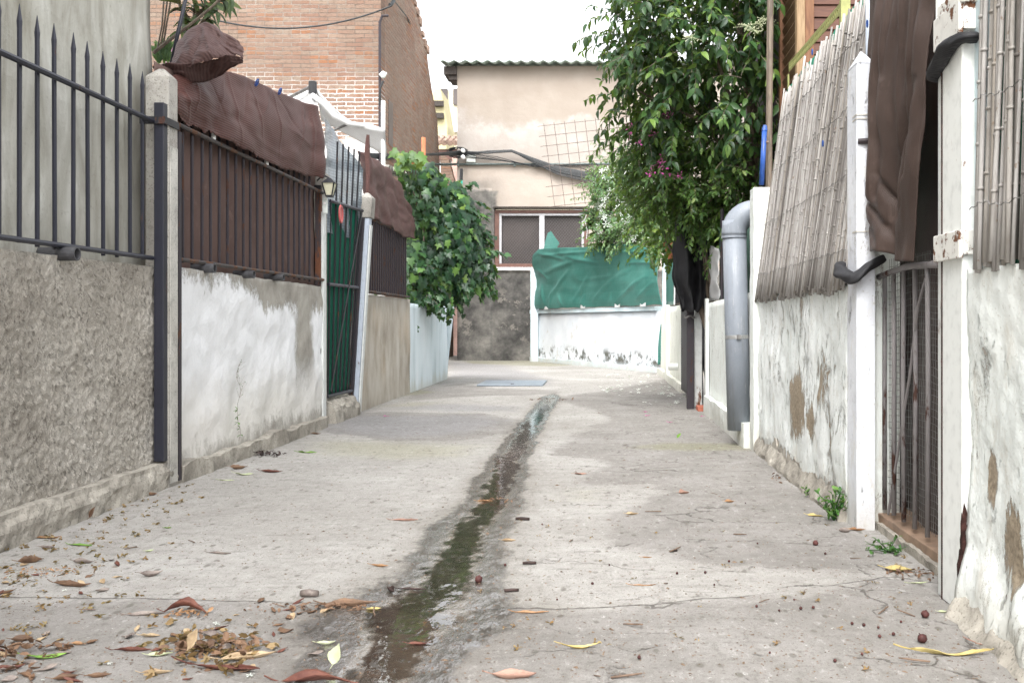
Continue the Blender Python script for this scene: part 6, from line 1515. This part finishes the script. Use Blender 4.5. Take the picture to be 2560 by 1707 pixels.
# left foreground
LEAVES = [
 (185,1253,54,'dl_green','bright green leaf lying flat among scraps near the left plinth',-10,.30,.02,.3),
 (385,1213,16,'dl_green','tiny green leaf standing on edge above an orange scrap on the left',10,.4,.1,.6),
 (343,1266,18,'dl_pale','tiny pale leaf tip poking up on the light left pavement',50,.6,.2,.8),
 (70,1292,48,'dl_brown','folded brown leaf with its stalk curling up, near the left edge',20,.55,.15,1.6),
 (106,1262,30,'dl_grey','small grey-brown leaf beside the left plinth, left of the bright green one',0,.5,.2,1.0),
 (104,1236,68,'dl_orange','long orange-brown leaf along the foot of the left plinth',-6,.2,.06,.9),
 (213,1192,26,'dl_brown','brown folded leaf standing up near the left plinth',55,.5,.15,1.5),
 (190,1293,48,'dl_grey','crumpled grey-brown leaf scrap on the left pavement',-12,.35,.1,1.3),
 (348,1322,44,'dl_grey','grey twisted leaf folded on itself on the pale left pavement',35,.45,.22,1.6),
 (165,1345,84,'dl_brown','long curled brown leaf holding green scraps, near the left edge',-14,.26,.14,1.3),
 (505,1272,50,'dl_grey','thin shrivelled grey leaf alone on the pale left pavement',-6,.2,.08,1.0),
 (336,1410,76,'dl_grey','shaggy grey-brown shrivelled leaf, left of the dark curled leaf',10,.24,.08,1.2),
 (428,1406,94,'dl_red','dark curled leaf arching over brown scraps on the grey left slab',-4,.34,-.16,1.2),
 (443,1505,52,'dl_tan','tan veined leaf standing up in the pile of leaves, bottom left',68,.55,.05,.3),
 (510,1538,168,'dl_red','long dark red-brown curved leaf at the bottom of the leaf pile',-4,.16,.10,1.3),
 (570,1512,110,'dl_tan','curled beige-tan leaf to the right of the leaf pile',24,.22,.10,1.6),
 (303,1493,78,'dl_red','narrow dark red leaf left of the upright tan leaf',5,.18,.05,1.5),
 (360,1545,62,'dl_tan','wavy tan leaf near the bottom edge, left of the long dark red leaf',6,.3,.06,1.0),
 (345,1460,44,'dl_tan','light tan leaf at the back of the leaf pile',0,.42,.08,.8),
 (368,1505,50,'dl_pale','yellow-green dull leaf touching the leaf pile',14,.4,.08,.5),
 (105,1508,78,'dl_green','fresh light green leaf at the bottom left edge',12,.32,.10,.4),
 (50,1470,42,'dl_brown','curled brown leaf near the left edge above the fresh light green leaf',20,.45,.2,1.4),
 (226,1555,50,'dl_brown','crumpled brown leaf at the bottom edge, left of the wavy tan leaf',14,.32,.12,1.4),
 (180,1478,34,'dl_orange','short orange-brown curled leaf on the grey left slab',-10,.35,.1,1.5),
 (211,1474,28,'dl_brown','small upright brown leaf next to the short orange-brown one',60,.5,.1,1.4),
 (772,1535,46,'dl_pale','pale greenish leaf standing up at the edge of the water, bottom centre',72,.7,.06,.4),
 (748,1478,38,'dl_pale','olive-brown curled leaf on damp concrete left of the gutter',10,.4,.16,1.2),
 (735,1566,176,'dl_red','large dark red leaf cut by the bottom edge left of the water',-3,.3,-.10,.6),
 (150,1560,52,'dl_brown','dry brown leaf scrap at the bottom edge near the left corner',30,.4,.15,1.3),
 (20,1535,60,'dl_red','dark red-brown leaf in the bottom left corner',20,.3,.15,1.3),
 (62,1552,48,'dl_brown','brown leaf in the bottom left corner, right of the dark red-brown one',-25,.4,.12,1.4),
 (548,1078,36,'dl_brown','brown curled leaf at the foot of the left kerb, beside the pale green ones',15,.5,.2,1.0),
 (560,1092,44,'dl_pale','greyish green leaf on the pavement near the left kerb',-8,.3,.14,.6),
 (622,1086,48,'dl_red','reddish brown leaf right of the heap at the left kerb',-14,.26,.08,1.0),
 (705,1040,42,'dl_green','green leaf lying flat on the moss-tinted pavement by the left kerb',-6,.3,.05,.4),
 (520,1105,36,'dl_pale','thin pale green leaf nearest the dark gate post foot',-8,.14,.03,.6),
 (725,997,22,'dl_brown','little brown leaf at the foot of the capped post',0,.35,.08,1.0),
 (345,1138,28,'dl_brown','dark brown crumpled leaf at the plinth foot near the dark iron tube',10,.5,.2,1.5),
 # beside and in the gutter
 (930,1195,54,'dl_pink','pale tan leaf alone on the pale slab left of the gutter',4,.18,.05,1.0),
 (898,1355,32,'dl_dark','wet dark leaf folded upright at the left edge of the water',-60,.6,.15,1.5),
 (946,1350,58,'dl_dark','thin wet dark leaf lying across the left edge of the water',-4,.14,.04,1.4),
 (806,1388,108,'dl_brown','long rolled brown leaf on the twig pile left of the gutter',8,.18,.06,1.6),
 (857,1394,32,'dl_yellow','olive-yellow leaf half folded at the water edge',14,.5,.12,.9),
 (962,1473,48,'dl_red','reddish leaf floating at the right side of the near puddle',6,.28,.10,.8),
 (1115,1148,34,'dl_orange','orange-brown leaf scrap lying in the gutter water',6,.3,.08,1.0),
 (872,1300,40,'dl_orange','small tan curled leaf left of the glistening gutter',-6,.25,.14,1.2),
 (1180,1556,92,'dl_pink','crumpled pinkish tan leaf at the bottom edge right of the water',6,.4,.14,1.2),
 (1222,1405,70,'dl_orange','thin tan leaf strip right of the gutter on the slab joint',3,.14,.05,1.0),
 (1168,1241,30,'dl_tan','small tan seed-like leaf right of the gutter',4,.4,.1,1.4),
 # right half
 (1335,1492,80,'dl_yellow','yellow curved leaf on the grey slab right of the gutter',5,.16,.12,.7),
 (1333,1089,28,'dl_pink','pinkish brown leaf on the pale slab right of the gutter',-6,.45,.06,.6),
 (1571,1134,26,'dl_pink','reddish folded leaf on the grey right-hand pavement',24,.6,.12,1.5),
 (1452,1182,27,'dl_tan','tan leaf with raised stalk on the grey right-hand pavement',-8,.5,.12,.8),
 (1676,1154,22,'dl_orange','small ragged orange-brown leaf on the right-hand pavement',0,.5,.16,1.2),
 (1485,1280,22,'dl_orange','thin orange scrap of leaf at the border of the grey patch',0,.22,.05,1.0),
 (1940,1222,26,'dl_grey','grey-brown crumpled leaf at the foot of the white concrete post',0,.6,.2,1.4),
 (1968,1219,36,'dl_orange','orange-brown leaf against the clay threshold corner',-16,.35,.1,1.0),
 (1873,1186,36,'dl_yellow','yellow-tan leaf under the bright green weed',-30,.34,.08,.7),
 (2066,1311,62,'dl_yellow','broad yellow-brown leaf with green edge in front of the clay threshold',-14,.62,.10,.6),
 (2225,1410,48,'dl_pink','brown leaf leaning on the crumbling foot of the right-hand wall',-52,.42,.06,.5),
 (2312,1492,120,'dl_pink','large smooth brown leaf at the right edge of the picture',-22,.30,.05,.5),
 (2190,1506,168,'dl_yellow','long yellow curved leaf near the bottom right corner',3,.12,.11,.9),
 (2167,1406,24,'dl_pale','little yellow-green leaf scrap by the rusted foot of the metal post',0,.5,.1,.8),
 (2110,1338,44,'dl_pale','narrow green leaf blade under the end of the clay threshold',12,.14,.04,.7),
 (1560,1008,14,'dl_green','small dark green leaf standing on the right pavement beyond the moss stripe',50,.6,.1,.8),
 (1655,966,30,'dl_brown','thin brown leaf in front of the red clay tile',4,.2,.06,1.0),
 (1478,1345,52,'dl_orange','thin orange leaf fragment on the white-speckled slab',3,.12,.06,1.0),
]
for (u, v, px, mat, label, yaw, ratio, bend, cup) in LEAVES:
    up = 'standing' in label and yaw > 40
    o = leaf(u, v, px*1.12, mat, label, 0 if up else yaw, ratio, bend, cup, rnd(-.9,.9), pitch=0)
    if up:
        o.rotation_euler = (math.radians(rnd(50,70)), math.radians(-yaw), math.radians(rnd(-15,15))); bpy.context.view_layer.update()
        lo = min((o.matrix_world @ w.co).z for w in o.data.vertices); o.location.z += .001 - lo

# repeats: build one or two of a kind, then copy
def scatter(name, protos, spots, label, cat, group, scale=(.7,1.2), flat=True, lift=.0015):
    first = list(protos); k = 0
    for (u, v) in spots:
        g = G(u, v)
        if k < len(first): o = first[k]
        else: o = R.choice(first).copy(); C.objects.link(o)
        k += 1
        s = rnd(*scale); o.location = (g.x, g.y, ground_z(g.x, g.y)+lift); o.scale = (s, s, s)
        o.rotation_euler = (rnd(-.25,.25), rnd(-.25,.25), rnd(0, 6.28)) if flat else (rnd(0,6), rnd(0,6), rnd(0,6))
        tag(o, label, cat, group)
def blossom(seed):
    mb = MB(); a, b, c, d = [], [], [], []
    for k in range(6): a.append(Vector((R.gauss(0,.003), R.gauss(0,.003), rnd(.001,.006)))); b.append(Vector((R.gauss(0,1), R.gauss(0,1), R.gauss(.1,.3)))); c.append(Vector((0,0,1))+rv(.6)); d.append(rnd(.008,.020))
    leaves(mb, 'small', a, b, c, d); return mb.build('dried_blossom', MT['petal_dry'], smooth=True, loc=(0,0,0))
def spots_in(n, f): return [f() for _ in range(n)]
def left_spot():
    while True:
        t_ = R.random(); v = lerp(1110, 1560, t_**.8); base = interp(v, [(1100,415),(1262,5),(1300,-60),(1600,-500)])
        u = base + abs(R.gauss(0, 1))*interp(v, [(1100,60),(1300,190),(1560,330)]) + 8
        if u > 0 and u < 760 and not (1355 < v < 1380 and R.random() < .5): return (u, v)
scatter('dried_blossom', [blossom(i) for i in range(4)], spots_in(150, left_spot), 'tiny orange-brown dried blossom scrap on the left half of the pavement', 'dried blossom', 'dried blossoms on the left half of the pavement', (.55, 1.25))
scatter('dried_blossom', [blossom(i+5) for i in range(3)], spots_in(46, lambda: (rnd(1080,2250), rnd(1150,1555))), 'tiny brown dried blossom scrap on the right half of the pavement', 'dried blossom', 'dried blossoms on the right half of the pavement', (.4, .9))
scatter('dried_blossom', [blossom(i+9) for i in range(2)], [(R.gauss(470,70), R.gauss(1490,26)) for _ in range(44)], 'orange-brown dried blossom in the leaf pile at bottom left', 'dried blossom', 'dried blossoms in the bottom left leaf pile', (.8, 1.8))
def scrap(seed, mat):
    L = .05; o = litter_mesh(L, L*rnd(.3,.6), rnd(.05,.2), rnd(.5,1.5), rnd(-1,1), False, 9, 5, seed); return o.build('curled_scrap', MT[mat], smooth=True, loc=(0,0,0), solid=.0008)
scatter('curled_scrap', [scrap(21.3,'dl_brown'), scrap(5.7,'dl_brown'), scrap(9.1,'dl_grey'), scrap(3.3,'dl_tan'), scrap(14.9,'dl_red')],
        [(rnd(0,190), R.gauss(1505,32)) for _ in range(24)] + [(R.gauss(470,90), R.gauss(1480,30)) for _ in range(40)] + [(rnd(0,330), rnd(1270,1370)) for _ in range(14)] + [(R.gauss(620,90), R.gauss(1395,9)) for _ in range(14)],
        'curled dry leaf scrap in the litter on the left foreground slab', 'leaf scrap', 'curled leaf scraps on the left foreground', (.45, 1.15))
def white_flower():
    mb = MB(); leaves(mb, 'flower', [Vector((0,0,.007))], [Vector((1,0,.1))], [Vector((.1,.2,1))], [.015]); mb.tube([(0,0,.006),(-.012,.004,.003)], .0012, 4); return mb.build('fallen_jasmine', MT['petal_white'], loc=(0,0,0))
JS = [(1350,858),(1362,862),(1395,866),(1420,862),(1445,866),(1470,870),(1490,866)]
JS += [(rnd(1365,1560), R.gauss(888, 15)) for _ in range(62)] + [(rnd(1480,1570), rnd(905,935)) for _ in range(14)]
scatter('fallen_jasmine', [white_flower(), white_flower()], JS, 'white fallen jasmine flower on the far right of the pavement', 'fallen flower', 'white jasmine flowers fallen under the jasmine bush', (1.0, 2.1))
scatter('fallen_jasmine', [white_flower()], [(95,1323),(60,1325),(130,1296),(118,1312),(150,1357),(22,1330),(15,1356),(40,1318),(75,1330),(497,1433),(575,1552),(252,1526),(100,1562)], 'white fallen jasmine flower on the near left of the pavement', 'fallen flower', 'white jasmine flowers fallen on the near left', (.4, .7))
def pink_petal():
    mb = MB(); leaves(mb, 'small', [Vector((0,0,.004))]*3, [Vector((1,.2,.4)), Vector((-.5,.9,.4)), Vector((-.5,-.9,.3))], [Vector((0,0,1))]*3, [.035]*3); return mb.build('fallen_bract', MT['petal_pink'], loc=(0,0,0))
for (u, v, lb) in ((1482,948,'magenta fallen bract on the right pavement, furthest from the camera'), (1486,957,'magenta fallen bract just in front of the furthest one'), (1538,972,'magenta fallen bract on its own before the black-clothed gate'), (886,958,'magenta fallen bract on the left near the beige wall'), (1612,958,'magenta fallen bract beside the red clay tile')):
    g = G(u, v); o = pink_petal(); o.location = (g.x, g.y, .002); o.rotation_euler = (0,0,rnd(0,6)); tag(o, lb, 'fallen flower', 'magenta bracts on the pavement')
def berry(seed):
    mb = MB().ball((0,0,.010), .011, 8, (1,1,.92), .08); mb.tube([(0,0,.019),(.004,.002,.0215)], .0015, 4); return mb.build('dry_berry', MT['seed'], smooth=True, loc=(0,0,0))
for (u, v, s, lb) in ((1870,1252,1.0,'round dark red dry fruit on the grey pavement near the clay threshold'), (2125,1418,1.05,'round dark brown dry fruit in front of the metal post'), (2122,1476,1.15,'lumpy almost black dry fruit above the long yellow curved leaf'), (1100,1332,1.1,'pair-shaped dark dry fruit right of the glistening gutter')):
    g = G(u, v); o = berry(0); o.location = (g.x, g.y, ground_z(g.x, g.y)); o.scale = (s, s, s); o.rotation_euler = (rnd(-.5,.5), rnd(-.5,.5), rnd(0,6)); tag(o, lb, 'dry fruit', 'dry fruits on the pavement')
scatter('dry_berry', [berry(1), berry(2)], [(1957,1437),(2018,1445),(2069,1431),(1985,1440),(1840,1402),(1868,1401),(1790,1406),(1824,1380),(1738,1398),(1675,1291),(1980,1508),(1918,1525),(2020,1465),(1620,1318),(1555,1320),(1768,1505),(2052,1460),(1400,1300),(1740,1250),(1467,1516),(1280,1378),(1160,1300),(1245,1205),(1360,1342),(1640,1345),(1895,1274),(1712,1158)], 'small dark dry berry scattered on the near right slab', 'dry berry', 'small dry berries on the right of the pavement', (.26, .46))
def twig(seed):
    mb = MB(); L = .05; mb.tube([(-L/2+L*i/4, .003*nz(i*1.3, seed), .004+.002*nz(i, seed+3)) for i in range(5)], [.0016,.002,.0019,.0018,.0012], 5); return mb.build('dry_twig', MT['twig'], smooth=True, loc=(0,0,0))
scatter('dry_twig', [twig(1), twig(5), twig(9)], [(1311,1243),(1551,1265),(1965,1284),(1530,1342),(1755,1384),(1455,1440),(2030,1405),(2100,1523),(1370,1558),(1700,1230),(1640,1135),(760,1390),(700,1405),(820,1400),(860,1402),(640,1392),(200,1402),(300,1262),(440,1246),(1500,1178),(1440,1560),(2080,1410)], 'thin dry twig lying on the pavement', 'twig', 'thin dry twigs on the pavement', (.6, 1.5))
def stick(): 
    mb = MB().tube([(-.03,0,.006),(0,.001,.007),(.03,.002,.006)], [.005,.006,.005], 7); return mb.build('bark_stick', MT['dl_dark'], smooth=True, loc=(0,0,0))
for (u, v, s, yaw, lb) in ((1216,1295,.75,0,'straight dark bark stick right of the gutter, level with the glints'), (1175,1356,.72,8,'short blue-black stick at the right edge of the wet band'), (1200,1193,.95,-12,'dark curved bark stick right of the gutter, furthest of the dark sticks'), (1547,1267,.5,20,'short dark plum-coloured stick on the grey right-hand patch'), (710,1370,.85,-8,'hollow grey roll of bark at the slab joint left of the gutter')):
    g = G(u, v); o = stick(); o.location = (g.x, g.y, ground_z(g.x, g.y)); o.scale = (s, s*(2.2 if 'hollow' in lb else 1.2), s*(2.2 if 'hollow' in lb else 1.2)); o.rotation_euler = (0,0,math.radians(yaw)); tag(o, lb, 'stick', 'dark sticks on the pavement')
    if 'hollow' in lb: o.data.materials[0] = MT['dl_grey']
# heaps of rotted leaves
def heap(u, v, n, su, sv, h, label, mats=('dl_brown','dl_dark','crumb'), size=.03):
    g0 = G(u, v); mb = MB(); a, b, c, d = [], [], [], []
    for k in range(n):
        x, y = max(-1.4*su, min(1.4*su, R.gauss(0, su))), max(-1.4*sv, min(1.4*sv, R.gauss(0, sv))); e = math.exp(-(x/su)**2*.5-(y/sv)**2*.5)
        a.append(Vector((g0.x+x, g0.y+y, .002+h*e*R.random()))); b.append(Vector((R.gauss(0,1), R.gauss(0,1), R.gauss(0,.35)))); c.append(Vector((0,0,1))+rv(.6)); d.append(size*rnd(.3,1.2))
    leaves(mb, 'small', a, b, c, d); o = mb.build('leaf_heap', MT[mats[0]], smooth=True, loc=(g0.x, g0.y, 0)); tag(o, label, 'leaf litter')
heap(602, 1046, 150, .075, .06, .035, 'small heap of dark rotted leaves at the kerb of the whitewashed wall', ('dl_dark',))
heap(490, 1492, 130, .075, .045, .022, 'pile of broken brown leaves around the upright tan leaf', ('dl_brown',), .032)
heap(25, 1510, 110, .07, .06, .03, 'pile of broken brown leaves in the bottom left corner', ('dl_brown',), .03)
heap(80, 1318, 90, .08, .05, .012, 'patch of crushed orange blossoms near the left edge', ('dl_orange',), .014)
heap(700, 1397, 70, .11, .02, .012, 'line of broken twigs and leaves left of the gutter on the slab joint', ('dl_brown',), .02)
heap(2090, 1320, 90, .045, .045, .014, 'litter of brown leaf scraps collected under the clay threshold', ('dl_brown',), .02)
heap(1265, 918, 60, .16, .03, .012, 'strand of brown leaf scraps where the gutter starts', ('dl_brown',), .03)
heap(1140, 1150, 36, .05, .03, .01, 'brown leaf scraps stranded in the gutter water', ('dl_brown',), .018)
heap(1810, 1100, 50, .05, .09, .012, 'brown leaf scraps along the crumbling foot of the flaking wall', ('dl_brown',), .022)
heap(430, 1412, 60, .035, .02, .012, 'brown scraps caught under the dark curled leaf', ('dl_orange',), .018)
# uncountable crumbs
mb = MB(); mb.r = []
for k in range(6000):
    v = lerp(880, 1566, R.random()**.85); u = rnd(0, 2350); g = G(u, v)
    if not (-2.05 < g.x < .95): continue
    s = rnd(.0009, .0026)*(1 if R.random() < .94 else 1.8)*interp(v, [(900,1.5),(1100,1.2),(1300,1)]); q0 = len(mb.f); zc_ = ground_z(g.x, g.y)+.0003; el = rnd(1, 3.2); an = rnd(0, 3.14); nn = R.choice((4,5,6))
    ring = []
    for i in range(nn):
        b = 2*math.pi*i/nn; rr = s*rnd(.6, 1.2); px_, py_ = rr*el*math.cos(b), rr*math.sin(b); ring.append((g.x+px_*math.cos(an)-py_*math.sin(an), g.y+px_*math.sin(an)+py_*math.cos(an), zc_))
    mb.add(ring+[(g.x+rnd(-s,s)*.5, g.y+rnd(-s,s)*.5, zc_+s*rnd(.5,1.2))], [(i, (i+1) % nn, nn) for i in range(nn)])
    mb.r += [R.random()]*(len(mb.f)-q0)
tag(mb.build('fine_debris', MT['crumb'], smooth=True, loc=(0,4,0)), 'fine crumbs of soil and plant debris over the pavement', 'debris', None, 'stuff')
# ================================================================= LIGHT, SKY, CAMERA
w = bpy.data.worlds.new('World'); sc.world = w; w.use_nodes = True; nt = w.node_tree; nt.nodes.clear()
EL, AZ = math.radians(52), math.radians(190)      # high sun behind thin cloud, behind the camera and to its left
sky = nt.nodes.new('ShaderNodeTexSky'); sky.sky_type = 'NISHITA'; sky.sun_disc = False
sky.sun_elevation = EL; sky.sun_rotation = AZ; sky.air_density = 1.0; sky.dust_density = 4.0; sky.ozone_density = 1.0
hs = nt.nodes.new('ShaderNodeHueSaturation'); hs.inputs['Saturation'].default_value = .12
bg = nt.nodes.new('ShaderNodeBackground'); bg.inputs['Strength'].default_value = .15
ow = nt.nodes.new('ShaderNodeOutputWorld')
nt.links.new(sky.outputs[0], hs.inputs['Color']); nt.links.new(hs.outputs[0], bg.inputs['Color']); nt.links.new(bg.outputs[0], ow.inputs['Surface'])
sl = bpy.data.lights.new('sun', 'SUN'); sl.energy = 0.5; sl.angle = math.radians(25); sl.color = (1.0, .97, .92)
so = bpy.data.objects.new('sun', sl); C.objects.link(so); so.location = (0, 0, 12)
d = Vector((math.cos(EL)*math.sin(AZ), math.cos(EL)*math.cos(AZ), math.sin(EL)))
so.rotation_euler = d.to_track_quat('Z', 'Y').to_euler()

cd = bpy.data.cameras.new('camera'); cam = bpy.data.objects.new('camera', cd); C.objects.link(cam)
cam.location = (0, 0, H); cam.rotation_euler = (math.radians(90), 0, 0)
cd.sensor_fit = 'HORIZONTAL'; cd.sensor_width = 36; cd.lens = 36*F/2352
cd.shift_x = -(VX-1176)/2352; cd.shift_y = -(784-VY)/2352
cd.clip_start = .05; cd.clip_end = 1000
cd.dof.use_dof = True; cd.dof.focus_distance = 4.2; cd.dof.aperture_fstop = 11.0
sc.camera = cam
vs_ = sc.view_settings; vs_.view_transform = 'Standard'; vs_.look = 'None'; vs_.gamma = 1; vs_.use_curve_mapping = False; vs_.exposure = 2.0
sc.cycles.denoising_prefilter = 'NONE'
sc.cycles.max_bounces = 8; sc.cycles.transparent_max_bounces = 24
